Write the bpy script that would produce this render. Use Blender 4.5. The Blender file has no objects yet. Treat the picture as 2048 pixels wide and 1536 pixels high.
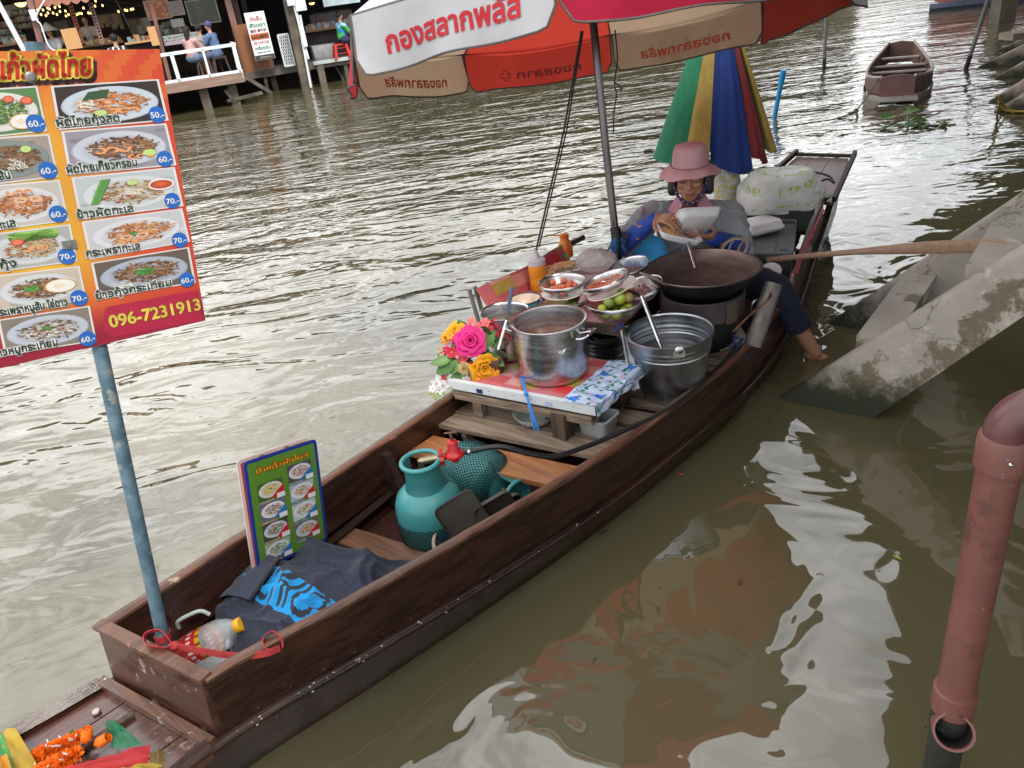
import bpy, math, random, numpy as np
from math import sin, cos, pi, radians
from mathutils import Vector, Matrix, Quaternion, noise
from mathutils.geometry import tessellate_polygon
random.seed(7)
S = bpy.context.scene; COL = S.collection
# ------------------------------------------------------------ camera, light, exposure
FOC, PITCH, ROLL, EYE = 1540.0, radians(27), radians(8), 1.65
fw = Vector((0, cos(PITCH), -sin(PITCH))); r0 = Vector((1, 0, 0)); d0 = fw.cross(r0)
CX = cos(ROLL)*r0 + sin(ROLL)*d0; CY = -sin(ROLL)*r0 + cos(ROLL)*d0
C0 = Vector((0, 0, EYE))
cam = bpy.data.objects.new('camera', bpy.data.cameras.new('camera')); COL.objects.link(cam)
mw = Matrix.Identity(4)
for i in range(3):
    mw[i][0] = CX[i]; mw[i][1] = -CY[i]; mw[i][2] = -fw[i]; mw[i][3] = C0[i]
cam.matrix_world = mw
cam.data.sensor_width = 36; cam.data.lens = 36*FOC/2048; cam.data.clip_start = .05; cam.data.clip_end = 2000
S.camera = cam
world = bpy.data.worlds.new('World'); S.world = world; world.use_nodes = True
wn = world.node_tree.nodes; wl = world.node_tree.links; wn.clear()
SUN_EL, SUN_AZ = radians(50), radians(150)     # azimuth measured from +Y towards +X
def N(t, nodes, **k):
    n = nodes.new(t)
    for a, b in k.items():
        if a.startswith('i_'):
            n.inputs[int(a[2:]) if a[2:].isdigit() else a[2:].replace('_', ' ')].default_value = b
        else: setattr(n, a, b)
    return n
sky = N('ShaderNodeTexSky', wn, sky_type='NISHITA', sun_disc=False, sun_elevation=SUN_EL, sun_rotation=SUN_AZ, altitude=0, air_density=1.2, dust_density=2.5)
tc = N('ShaderNodeTexCoord', wn); sep = N('ShaderNodeSeparateXYZ', wn); wl.new(tc.outputs['Generated'], sep.inputs[0])
mxz = N('ShaderNodeMath', wn, operation='MAXIMUM', i_1=.0); wl.new(sep.outputs[2], mxz.inputs[0])
adz = N('ShaderNodeMath', wn, operation='ADD', i_1=.22); wl.new(mxz.outputs[0], adz.inputs[0])
cmb = N('ShaderNodeCombineXYZ', wn)
for i in (0, 1):
    dv = N('ShaderNodeMath', wn, operation='DIVIDE'); wl.new(sep.outputs[i], dv.inputs[0]); wl.new(adz.outputs[0], dv.inputs[1]); wl.new(dv.outputs[0], cmb.inputs[i])
n1 = N('ShaderNodeTexNoise', wn, i_Scale=1.5, i_Detail=7, i_Roughness=.58); wl.new(cmb.outputs[0], n1.inputs[0])
lr = N('ShaderNodeMath', wn, operation='MULTIPLY_ADD', i_1=-.16); wl.new(sep.outputs[0], lr.inputs[0]); wl.new(n1.outputs[0], lr.inputs[2])   # the cloud bank is thicker upstream
cr = N('ShaderNodeValToRGB', wn); wl.new(lr.outputs[0], cr.inputs[0])
cr.color_ramp.elements[0].position = .36; cr.color_ramp.elements[0].color = (.30, .30, .30, 1)
cr.color_ramp.elements[1].position = .56; cr.color_ramp.elements[1].color = (1, 1, 1, 1)
n2 = N('ShaderNodeTexNoise', wn, i_Scale=2.6, i_Detail=6, i_Roughness=.6); wl.new(cmb.outputs[0], n2.inputs[0])
c2 = N('ShaderNodeValToRGB', wn); wl.new(n2.outputs[0], c2.inputs[0])
c2.color_ramp.elements[0].position = .3; c2.color_ramp.elements[0].color = (18., 18.6, 19.8, 1)
c2.color_ramp.elements[1].position = .68; c2.color_ramp.elements[1].color = (34., 33.7, 33., 1)
mx = N('ShaderNodeMix', wn, data_type='RGBA'); wl.new(cr.outputs[0], mx.inputs[0]); wl.new(sky.outputs[0], mx.inputs[6]); wl.new(c2.outputs[0], mx.inputs[7])
bg = N('ShaderNodeBackground', wn, i_Strength=.11); wl.new(mx.outputs[2], bg.inputs[0])
wo = N('ShaderNodeOutputWorld', wn); wl.new(bg.outputs[0], wo.inputs[0])
sun = bpy.data.lights.new('sun', 'SUN'); sun.energy = 4.6; sun.angle = radians(14); sun.color = (1, .95, .87)
so = bpy.data.objects.new('sun', sun); COL.objects.link(so)
sd = Vector((sin(SUN_AZ)*cos(SUN_EL), cos(SUN_AZ)*cos(SUN_EL), sin(SUN_EL)))
so.rotation_euler = sd.to_track_quat('Z', 'Y').to_euler(); so.location = sd*20
S.view_settings.view_transform = 'Standard'; S.view_settings.look = 'None'
S.view_settings.exposure = -0.34; S.view_settings.gamma = 1
S.cycles.max_bounces = 7; S.cycles.transparent_max_bounces = 12; S.cycles.use_denoising = True
S.cycles.caustics_reflective = False; S.cycles.caustics_refractive = False

# ------------------------------------------------------------ helpers: rays
def ray(px, py): return fw*FOC + CX*(px-1024) + CY*(py-768)
def at(px, py, z=0.):
    d = ray(px, py); return C0 + d*((z-EYE)/d.z)
def aty(px, py, y):
    d = ray(px, py); return C0 + d*(y/d.y)
# boat frame
BO = Vector((-.92, 1.39, 0)); BA = math.atan2(.724, .69)
BM = Matrix.Translation(BO) @ Matrix.Rotation(BA, 4, 'Z')
def bw(u, c, z): return BM @ Vector((u, c, z))
BI = BM.inverted()

# ------------------------------------------------------------ mesh builder
def lerp(a, b, t): return a+(b-a)*t
def rnd(a, b): return random.uniform(a, b)
def frame(d, up=None):
    d = Vector(d).normalized(); up = Vector(up) if up else (Vector((0, 0, 1)) if abs(d.z) < .95 else Vector((1, 0, 0)))
    x = up.cross(d).normalized(); y = d.cross(x); return x, y
def RZ(a): return Matrix.Rotation(a, 4, 'Z')
def TR(*p): return Matrix.Translation(Vector(p[0]) if len(p) == 1 else Vector(p))
def RX(a): return Matrix.Rotation(a, 4, 'X')
def RY(a): return Matrix.Rotation(a, 4, 'Y')
def toward(p, d, up=None):
    """matrix at p whose z axis is d"""
    x, y = frame(d, up); z = Vector(d).normalized(); m = Matrix.Identity(4)
    for i in range(3): m[i][0] = x[i]; m[i][1] = y[i]; m[i][2] = z[i]; m[i][3] = p[i]
    return m
class G:
    def __init__(s): s.v = []; s.f = []; s.c = []; s.hc = False
    def add(s, vs, fs, M=None, col=None):
        o = len(s.v)
        for p in vs: s.v.append(tuple(M @ Vector(p)) if M else tuple(p))
        for f in fs: s.f.append(tuple(i+o for i in f)); s.c.append(col)
        if col is not None: s.hc = True
        return s
    def box(s, c, d, M=None, col=None, tp=1.0):
        x, y, z = [q/2 for q in d]; vs = []
        for k, t in ((-1, 1), (1, tp)):
            for a, b in ((-1, -1), (1, -1), (1, 1), (-1, 1)): vs.append((c[0]+a*x*t, c[1]+b*y*t, c[2]+k*z))
        return s.add(vs, [(3, 2, 1, 0), (4, 5, 6, 7), (0, 1, 5, 4), (1, 2, 6, 5), (2, 3, 7, 6), (3, 0, 4, 7)], M, col)
    def beam(s, a, b, w, h, up=None, col=None):
        a = Vector(a); b = Vector(b); m = toward(a, b-a, up); L = (b-a).length
        return s.box((0, 0, L/2), (w, h, L), m, col)
    def prism(s, poly, h, M=None, col=None):
        n = len(poly); vs = [(p[0], p[1], 0) for p in poly]+[(p[0], p[1], h) for p in poly]
        fs = [tuple(range(n-1, -1, -1)), tuple(range(n, 2*n))]+[(i, (i+1) % n, n+(i+1) % n, n+i) for i in range(n)]
        return s.add(vs, fs, M, col)
    def poly(s, pts, M=None, col=None): return s.add(pts, [tuple(range(len(pts)))], M, col)
    def tube(s, pts, r, n=8, cap=True, col=None, flat=1.0, up=None, M=None):
        pts = [Vector(p) for p in pts]; k = len(pts); R = r if isinstance(r, (list, tuple)) else [r]*k; vs = []; px = None
        for i in range(k):
            d = (pts[min(i+1, k-1)]-pts[max(i-1, 0)]).normalized()
            if px is None: x, y = frame(d, up)
            else: x = (px-d*px.dot(d)).normalized(); y = d.cross(x)
            px = x
            for j in range(n):
                a = 2*pi*j/n; vs.append(pts[i]+(x*cos(a)+y*sin(a)*flat)*R[i])
        fs = [(i*n+j, i*n+(j+1) % n, (i+1)*n+(j+1) % n, (i+1)*n+j) for i in range(k-1) for j in range(n)]
        if cap: fs += [tuple(range(n-1, -1, -1)), tuple(range((k-1)*n, k*n))]
        return s.add(vs, fs, M, col)
    def lathe(s, prof, n=24, M=None, col=None, cap=False, wob=None):
        vs = []
        for r, z in prof:
            for j in range(n):
                a = 2*pi*j/n; rr = r*(wob(a, z) if wob else 1); vs.append((rr*cos(a), rr*sin(a), z))
        k = len(prof); fs = [(i*n+j, i*n+(j+1) % n, (i+1)*n+(j+1) % n, (i+1)*n+j) for i in range(k-1) for j in range(n)]
        if cap: fs += [tuple(range(n-1, -1, -1)), tuple(range((k-1)*n, k*n))]
        return s.add(vs, fs, M, col)
    def ball(s, c, r, n=10, M=None, col=None):
        r = (r, r, r) if isinstance(r, (int, float)) else r; m = n//2+1; vs = []
        for i in range(m+1):
            t = pi*i/m
            for j in range(n):
                a = 2*pi*j/n; vs.append((c[0]+r[0]*sin(t)*cos(a), c[1]+r[1]*sin(t)*sin(a), c[2]-r[2]*cos(t)))
        fs = [(i*n+j, i*n+(j+1) % n, (i+1)*n+(j+1) % n, (i+1)*n+j) for i in range(m) for j in range(n)]
        return s.add(vs, fs, M, col)
    def cap2(s, a, b, ra, rb, n=10, fl=1.0, up=None):
        """tapered capsule"""
        a = Vector(a); b = Vector(b); d = (b-a).normalized(); P = []; R = []
        for t in (-.96, -.75, -.4): P.append(a+d*ra*t); R.append(ra*math.sqrt(1-t*t))
        P += [a, a.lerp(b, .5), b]; R += [ra, (ra+rb)/2, rb]
        for t in (.4, .75, .96): P.append(b+d*rb*t); R.append(rb*math.sqrt(1-t*t))
        return s.tube(P, R, n, flat=fl, up=up)
    def grid(s, fn, nu, nv, col=None, M=None, closeu=False):
        vs = [fn(i/nu, j/nv) for j in range(nv+1) for i in range(nu+1)]
        o = len(s.v); s.v += [tuple(M @ Vector(p)) if M else tuple(p) for p in vs]
        for j in range(nv):
            for i in range(nu):
                a = o+j*(nu+1)+i; s.f.append((a, a+1, a+nu+2, a+nu+1))
                cc = col((i+.5)/nu, (j+.5)/nv) if callable(col) else col
                s.c.append(cc)
                if cc is not None: s.hc = True
        return s
    def mesh(s, name, smooth=40):
        me = bpy.data.meshes.new(name); me.from_pydata([tuple(p) for p in s.v], [], s.f)
        if s.hc:
            at_ = me.color_attributes.new('Col', 'FLOAT_COLOR', 'CORNER'); buf = []
            for f, c in zip(s.f, s.c):
                c = c or (.5, .5, .5); buf += [c[0], c[1], c[2], 1.0]*len(f)
            at_.data.foreach_set('color', buf)
        if smooth:
            me.polygons.foreach_set('use_smooth', [True]*len(me.polygons))
            if smooth < 180: me.set_sharp_from_angle(angle=radians(smooth))
        me.update(); return me
W = {}
def base_name(n): return n
def T(name, label, cat, M=None, group=None):
    o = bpy.data.objects.new(name, None); COL.objects.link(o); o.empty_display_size = .05
    M = M if isinstance(M, Matrix) else TR(M if M is not None else (0, 0, 0))
    o.matrix_world = M; W[o.name] = M; tag(o, label, cat, group); return o
def tag(o, label=None, cat=None, group=None, kind=None):
    for k, v in (('label', label), ('category', cat), ('group', group), ('kind', kind)):
        if v: o[k] = v
    return o
def P(g, name, mat, parent, smooth=40, world=False, label=None, M=None, kind=None):
    """part: g is in the thing's own frame (or in world space with world=True)"""
    if world:
        inv = W[parent.name].inverted(); g.v = [tuple(inv @ Vector(p)) for p in g.v]
    me = g if isinstance(g, bpy.types.Mesh) else g.mesh(name, smooth)
    if not me.materials: me.materials.append(mat)
    o = bpy.data.objects.new(name, me); COL.objects.link(o); o.parent = parent
    if M: o.matrix_local = M
    W[o.name] = W[parent.name] @ (M or Matrix.Identity(4))
    if label: o['label'] = label
    if kind: o['kind'] = kind
    return o
def ONE(g, name, mat, label, cat, group=None, smooth=40, M=None, kind=None):
    """thing of one mesh; g in world space, origin moved to the base, or in its own frame with M"""
    if M is None:
        n = len(g.v); b = Vector((sum(p[0] for p in g.v)/n, sum(p[1] for p in g.v)/n, min(p[2] for p in g.v))); M = TR(b)
        g.v = [(p[0]-b.x, p[1]-b.y, p[2]-b.z) for p in g.v]
    me = g.mesh(name, smooth); me.materials.append(mat)
    o = bpy.data.objects.new(name, me); COL.objects.link(o); o.matrix_world = M; W[o.name] = M
    return tag(o, label, cat, group, kind)
def STR(g, name, mat, smooth=40, M=None):
    me = g.mesh(name, smooth); me.materials.append(mat); o = bpy.data.objects.new(name, me); COL.objects.link(o); o['kind'] = 'structure'
    W[o.name] = M or Matrix.Identity(4)
    if M: o.matrix_world = M
    return o
def DUP(root, M, label=None, group=None):
    r = root.copy(); COL.objects.link(r); r.matrix_world = M; W[r.name] = M
    if label: r['label'] = label
    if group: r['group'] = group
    for ch in root.children:
        c = ch.copy(); COL.objects.link(c); c.parent = r; c.matrix_local = ch.matrix_local.copy()
        for gg in ch.children:
            d = gg.copy(); COL.objects.link(d); d.parent = c; d.matrix_local = gg.matrix_local.copy()
    return r
def bezier(pts, n=8):
    """Catmull-Rom through pts"""
    p = [Vector(q) for q in pts]; p = [2*p[0]-p[1]]+p+[2*p[-1]-p[-2]]; out = []
    for i in range(1, len(p)-2):
        for k in range(n):
            t = k/n; a, b, c, d = p[i-1:i+3]
            out.append(.5*((2*b)+(c-a)*t+(2*a-5*b+4*c-d)*t*t+(3*b-a-3*c+d)*t**3))
    out.append(p[-2]); return out
_tmp = []
def organic(g, name, voxel=.006, smooth=4, disp=None, mats=None):
    """fuse overlapping volumes into one continuous skin"""
    me = g.mesh(name, 0); o = bpy.data.objects.new('tmp', me); COL.objects.link(o)
    r = o.modifiers.new('r', 'REMESH'); r.mode = 'VOXEL'; r.voxel_size = voxel; r.use_smooth_shade = True
    if smooth:
        q = o.modifiers.new('s', 'SMOOTH'); q.factor = .5; q.iterations = smooth
    dg = bpy.context.evaluated_depsgraph_get(); dg.update()
    out = bpy.data.meshes.new_from_object(o.evaluated_get(dg)); out.name = name
    bpy.data.objects.remove(o)
    if disp:
        for v in out.vertices: v.co = v.co + v.normal*disp(v.co)
    out.polygons.foreach_set('use_smooth', [True]*len(out.polygons))
    return out
def paint(me, fn):
    """flat colour of the thing itself per face (cloth print, skin, lips)"""
    a = me.color_attributes.new('Col', 'FLOAT_COLOR', 'CORNER'); buf = []
    for p in me.polygons:
        c = fn(p.center, p.normal); buf += [c[0], c[1], c[2], 1.0]*p.loop_total
    a.data.foreach_set('color', buf); return me

# ------------------------------------------------------------ lettering
_lc = {}
def glyphs(txt):
    if txt in _lc: return _lc[txt]
    c = bpy.data.curves.new('t', 'FONT'); c.body = txt; c.fill_mode = 'NONE'; c.resolution_u = 3
    o = bpy.data.objects.new('t', c); COL.objects.link(o)
    dg = bpy.context.evaluated_depsgraph_get(); dg.update(); me = o.evaluated_get(dg).to_mesh()
    nb = {}
    for e in me.edges:
        a, b = e.vertices; nb.setdefault(a, []).append(b); nb.setdefault(b, []).append(a)
    co = [(v.co.x, v.co.y) for v in me.vertices]; seen = set(); loops = []
    for s0 in range(len(co)):
        if s0 in seen or s0 not in nb: continue
        L = [s0]; seen.add(s0); cur = s0
        while True:
            nx = [q for q in sorted(nb[cur]) if q not in seen]
            if not nx: break
            cur = nx[0]; seen.add(cur); L.append(cur)
        loops.append(L)
    out = []
    for L in loops:
        if len(L) < 3: continue
        if L[1] != L[0]+1 and L[-1] == L[0]+1: L = [L[0]]+L[:0:-1]
        out.append([co[i] for i in L])
    o.evaluated_get(dg).to_mesh_clear(); bpy.data.objects.remove(o); bpy.data.curves.remove(c)
    xs = [p[0] for L in out for p in L]
    _lc[txt] = (out, min(xs), max(xs)); return _lc[txt]
def area(L): return sum(L[i][0]*L[(i+1) % len(L)][1]-L[(i+1) % len(L)][0]*L[i][1] for i in range(len(L)))/2
def inside(p, L):
    x, y = p; r = False
    for i in range(len(L)):
        x1, y1 = L[i]; x2, y2 = L[i-1]
        if (y1 > y) != (y2 > y) and x < (x2-x1)*(y-y1)/(y2-y1)+x1: r = not r
    return r
def text(g, txt, M, h=1., width=None, bold=0., col=None, outline=0., ocol=None, slant=0., warp=None, zs=.0002):
    """flat lettering in the xy plane of M; h = letter height, width = total width, bold and outline in letter heights"""
    loops, x0, x1 = glyphs(txt); sx = h*1.0; sy = h
    if width: sx = width/(x1-x0)
    k = sx/sy
    def tf(p, z=0.):
        x = (p[0]-x0)*sx+p[1]*sy*slant; y = p[1]*sy
        if warp: x, y = warp(x, y)
        return (x, y, z)
    s = 1 if area(max(loops, key=lambda L: abs(area(L)))) > 0 else -1
    outer = [L for L in loops if area(L)*s > 0]; holes = [L for L in loops if area(L)*s <= 0]
    own = {i: [] for i in range(len(outer))}
    for H in holes:
        c = [(abs(area(L)), i) for i, L in enumerate(outer) if inside(H[0], L)]
        if c: own[min(c)[1]].append(H)
    def ribbon(L, w, z, cc):
        n = len(L)
        for i in range(n):
            a = L[i]; b = L[(i+1) % n]; dx, dy = b[0]-a[0], (b[1]-a[1]); l = math.hypot(dx, dy)
            if l < 1e-6: continue
            nx, ny = -dy/l*w, dx/l*w; ex, ey = dx/l*w*.6, dy/l*w*.6
            q = [(a[0]-ex+nx/k, a[1]-ey+ny), (a[0]-ex-nx/k, a[1]-ey-ny), (b[0]+ex-nx/k, b[1]+ey-ny), (b[0]+ex+nx/k, b[1]+ey+ny)]
            g.poly([tf(p, z) for p in q], M, cc)
    for i, L in enumerate(outer):
        dz = zs*.1*(i % 3)
        if outline:
            for Q in [L]+own[i]: ribbon(Q, bold+outline, zs+dz, ocol)
        polys = [[Vector((p[0], p[1], 0)) for p in Q] for Q in [L]+own[i]]
        flat = [p for Q in [L]+own[i] for p in Q]
        try: tri = tessellate_polygon(polys)
        except Exception: tri = []
        vs = [tf(p, zs*2+dz) for p in flat]
        fs = []
        for t in tri:
            a, b, c = [flat[q] for q in t]
            ar = (b[0]-a[0])*(c[1]-a[1])-(c[0]-a[0])*(b[1]-a[1])
            fs.append(tuple(t) if ar > 0 else tuple(reversed(t)))
        g.add(vs, fs, M, col)
        if bold:
            for Q in [L]+own[i]: ribbon(Q, bold, zs*2.5+dz, col)
    return (x1-x0)*sx

# ------------------------------------------------------------ materials
def mat(name, col=(.5, .5, .5), rough=.5, metal=0, col2=None, scale=6, amt=.5, stretch=(1, 1, 1), bump=0, bscale=None, trans=0, ior=1.45,
        alpha=1, transl=0, tcol=None, attr=False, spec=None, coat=0, emit=None, estr=0, rvar=0, detail=6, spots=None, sheen=0):
    m = bpy.data.materials.new(name); m.use_nodes = True; nt = m.node_tree; n = nt.nodes; l = nt.links
    b = n['Principled BSDF']; b.inputs['Roughness'].default_value = rough; b.inputs['Metallic'].default_value = metal
    b.inputs['Transmission Weight'].default_value = trans; b.inputs['IOR'].default_value = ior; b.inputs['Alpha'].default_value = alpha
    if spec is not None: b.inputs['Specular IOR Level'].default_value = spec
    if coat: b.inputs['Coat Weight'].default_value = coat; b.inputs['Coat Roughness'].default_value = .15
    if sheen: b.inputs['Sheen Weight'].default_value = sheen
    if emit: b.inputs['Emission Color'].default_value = (*emit, 1); b.inputs['Emission Strength'].default_value = estr
    t = N('ShaderNodeTexCoord', n); mp = N('ShaderNodeMapping', n); mp.inputs['Scale'].default_value = stretch; l.new(t.outputs['Object'], mp.inputs[0])
    ns = N('ShaderNodeTexNoise', n, i_Scale=scale, i_Detail=detail, i_Roughness=.62); l.new(mp.outputs[0], ns.inputs[0])
    last = None
    if attr:
        at_ = N('ShaderNodeVertexColor', n, layer_name='Col'); last = at_.outputs[0]
        if col2 is not None or amt:
            hs = N('ShaderNodeMix', n, data_type='RGBA', blend_type='MULTIPLY'); rr = N('ShaderNodeMapRange', n, i_1=.3, i_2=.7, i_3=1-amt*.5, i_4=1.0)
            l.new(ns.outputs[0], rr.inputs[0]); hs.inputs[0].default_value = 1; l.new(last, hs.inputs[6]); l.new(rr.outputs[0], hs.inputs[7]); last = hs.outputs[2]
    else:
        c2_ = col2 if col2 is not None else tuple(q*(1-amt*.6) for q in col)
        rp = N('ShaderNodeValToRGB', n); rp.color_ramp.elements[0].position = .36; rp.color_ramp.elements[1].position = .64
        rp.color_ramp.elements[0].color = (*c2_, 1); rp.color_ramp.elements[1].color = (*col, 1); l.new(ns.outputs[0], rp.inputs[0]); last = rp.outputs[0]
    if spots:   # (colour, scale, threshold)
        for sc_, ss, th in spots:
            sn = N('ShaderNodeTexNoise', n, i_Scale=ss, i_Detail=8, i_Roughness=.7); l.new(t.outputs['Object'], sn.inputs[0])
            sr = N('ShaderNodeMapRange', n, i_1=th, i_2=th+.04); l.new(sn.outputs[0], sr.inputs[0])
            ms = N('ShaderNodeMix', n, data_type='RGBA'); l.new(sr.outputs[0], ms.inputs[0]); l.new(last, ms.inputs[6]); ms.inputs[7].default_value = (*sc_, 1); last = ms.outputs[2]
    l.new(last, b.inputs['Base Color'])
    if rvar:
        r2 = N('ShaderNodeMapRange', n, i_1=.3, i_2=.7, i_3=max(rough-rvar, .02), i_4=min(rough+rvar, 1)); l.new(ns.outputs[0], r2.inputs[0]); l.new(r2.outputs[0], b.inputs['Roughness'])
    if bump:
        bn = N('ShaderNodeTexNoise', n, i_Scale=bscale or scale*3, i_Detail=5, i_Roughness=.6); l.new(mp.outputs[0], bn.inputs[0])
        bm = N('ShaderNodeBump', n, i_Strength=1, i_Distance=bump); l.new(bn.outputs[0], bm.inputs['Height']); l.new(bm.outputs[0], b.inputs['Normal'])
    if transl:
        tb = N('ShaderNodeBsdfTranslucent', n); mm = N('ShaderNodeMixShader', n, i_0=transl)
        if tcol: tb.inputs[0].default_value = (*tcol, 1)
        else: l.new(last, tb.inputs[0])
        l.new(b.outputs[0], mm.inputs[1]); l.new(tb.outputs[0], mm.inputs[2]); l.new(mm.outputs[0], n['Material Output'].inputs[0])
    return m
def wood(name, c1, c2, rough=.6, axis=0, scale=9, bump=.0015, wet=0, worn=None, metal=0):
    st = [14, 14, 14]; st[axis] = .9
    sp = [worn] if worn else None
    return mat(name, c1, rough, 0, c2, scale=scale/3, stretch=st, bump=bump, bscale=scale, rvar=.15, coat=wet, spots=sp, detail=8)
# ------------------------------------------------------------ water
def water():
    g = G(); g.add([(-120, -30, 0), (160, -30, 0), (160, 260, 0), (-120, 260, 0)], [(0, 1, 2, 3)])
    m = bpy.data.materials.new('river_water'); m.use_nodes = True; nt = m.node_tree; n = nt.nodes; l = nt.links; n.clear()
    t = N('ShaderNodeTexCoord', n)
    def noise_(scale, stretch, detail=2, dist=0., rough=.5, rot=0):
        mp = N('ShaderNodeMapping', n); mp.inputs['Scale'].default_value = stretch; mp.inputs['Rotation'].default_value = (0, 0, rot); l.new(t.outputs['Object'], mp.inputs[0])
        q = N('ShaderNodeTexNoise', n, i_Scale=scale, i_Detail=detail, i_Distortion=dist, i_Roughness=rough); l.new(mp.outputs[0], q.inputs[0]); return q.outputs[0]
    def mth(op, a, b=None):
        q = N('ShaderNodeMath', n, operation=op)
        for i, v in enumerate((a, b)):
            if v is None: continue
            if isinstance(v, (int, float)): q.inputs[i].default_value = v
            else: l.new(v, q.inputs[i])
        return q.outputs[0]
    sp = N('ShaderNodeSeparateXYZ', n); l.new(t.outputs['Object'], sp.inputs[0])
    # open water is rougher; behind the boat and the steps it is sheltered
    shel = mth('ADD', mth('MULTIPLY', sp.outputs[1], .8), mth('MULTIPLY', sp.outputs[0], -1.0))
    rr = N('ShaderNodeMapRange', n, interpolation_type='SMOOTHSTEP', i_1=1.2, i_2=4.0, i_3=.0, i_4=1.0); l.new(shel, rr.inputs[0])
    far = N('ShaderNodeMapRange', n, interpolation_type='SMOOTHSTEP', i_1=3.0, i_2=10.0, i_3=.0, i_4=1.0); l.new(sp.outputs[1], far.inputs[0])
    ruf = mth('MAXIMUM', rr.outputs[0], far.outputs[0])
    swell = noise_(.9, (.7, 1.5, 1), 1, .5, rot=-.22)
    mid = noise_(2.1, (.6, 1.4, 1), 2, 1.2, rot=-.25)
    mid2 = noise_(3.8, (.8, 1.25, 1), 2, 1.0, rot=.55)
    small = noise_(9., (.7, 1.4, 1), 2, .4, rot=.25)
    tiny = noise_(20., (.8, 1.3, 1), 2, .2, rot=-.5)
    calm = noise_(2.6, (1, 1, 1), 2, 1.1)
    h = mth('MULTIPLY', swell, mth('MULTIPLY_ADD', ruf, .05) if False else mth('ADD', mth('MULTIPLY', ruf, .05), .006))
    h = mth('ADD', h, mth('MULTIPLY', mid, mth('MULTIPLY', ruf, .027)))
    h = mth('ADD', h, mth('MULTIPLY', mid2, mth('MULTIPLY', ruf, .011)))
    h = mth('ADD', h, mth('MULTIPLY', small, mth('MULTIPLY', far.outputs[0], .0036)))
    h = mth('ADD', h, mth('MULTIPLY', tiny, mth('MULTIPLY', far.outputs[0], .0010)))
    h = mth('ADD', h, mth('MULTIPLY', calm, .012))
    bm = N('ShaderNodeBump', n, i_Strength=1, i_Distance=1); l.new(h, bm.inputs['Height'])
    fr = N('ShaderNodeFresnel', n, i_0=1.33); l.new(bm.outputs[0], fr.inputs[1])
    fac = N('ShaderNodeMapRange', n, i_1=.02, i_2=.42, i_3=.12, i_4=.74); l.new(fr.outputs[0], fac.inputs[0])
    mud = noise_(.8, (1, 1, 1), 4, .6)
    cr = N('ShaderNodeValToRGB', n); l.new(mud, cr.inputs[0]); cr.color_ramp.elements[0].position = .35; cr.color_ramp.elements[1].position = .68
    cr.color_ramp.elements[0].color = (.088, .078, .040, 1); cr.color_ramp.elements[1].color = (.115, .099, .052, 1)
    df = N('ShaderNodeBsdfDiffuse', n); l.new(cr.outputs[0], df.inputs[0])
    gl = N('ShaderNodeBsdfGlossy', n, i_1=.015); gl.inputs[0].default_value = (.97, .97, .97, 1); l.new(bm.outputs[0], gl.inputs['Normal'])
    mx_ = N('ShaderNodeMixShader', n); l.new(fac.outputs[0], mx_.inputs[0]); l.new(df.outputs[0], mx_.inputs[1]); l.new(gl.outputs[0], mx_.inputs[2])
    o = N('ShaderNodeOutputMaterial', n); l.new(mx_.outputs[0], o.inputs[0])
    return STR(g, 'water', m, 0)
water()
g = G(); g.add([(-140, -50, -2.5), (180, -50, -2.5), (180, 280, -2.5), (-140, 280, -2.5)], [(0, 1, 2, 3)])
STR(g, 'riverbed', mat('mud', (.12, .10, .06), .9), 0)

# ------------------------------------------------------------ shared materials
HULL = wood('hull_wood', (.046, .016, .010), (.018, .008, .006), .28, 0, 8, .0014, .35, ((.10, .055, .03), 6, .66))
HULLIN = wood('hull_inside', (.032, .014, .010), (.014, .007, .005), .55, 0, 8, .001)
FLOORM = mat('floor_paint', (.085, .028, .020), .5, 0, (.04, .015, .012), scale=9, bump=.001)
RIM = wood('gunwale_wood', (.15, .065, .035), (.05, .020, .012), .45, 0, 12, .002, .2, ((.34, .24, .18), 10, .63))
DECK = wood('deck_wood', (.105, .038, .026), (.035, .013, .010), .18, 0, 12, .0022, .9, ((.24, .17, .15), 11, .60))
GREYW = wood('grey_wood', (.27, .20, .145), (.12, .085, .06), .75, 1, 14, .0016)
GREYWX = wood('grey_wood_long', (.27, .20, .145), (.12, .085, .06), .75, 0, 14, .0016)
DARKW = wood('dark_wood', (.10, .065, .045), (.04, .025, .02), .8, 2, 14, .002)
THW = wood('thwart_wood', (.40, .17, .065), (.22, .08, .03), .4, 1, 14, .001, .3)
STEEL = mat('steel', (.62, .62, .63), .26, 1, (.42, .42, .44), scale=5, stretch=(1, 1, 8), rvar=.06)
GALV = mat('galvanised', (.50, .52, .56), .36, 1, (.30, .32, .36), scale=5, rvar=.12, bump=.0012, bscale=9)
BLACKP = mat('black_plastic', (.02, .02, .022), .45)
WHITEP = mat('white_plastic', (.78, .78, .78), .35, amt=.05)

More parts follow.
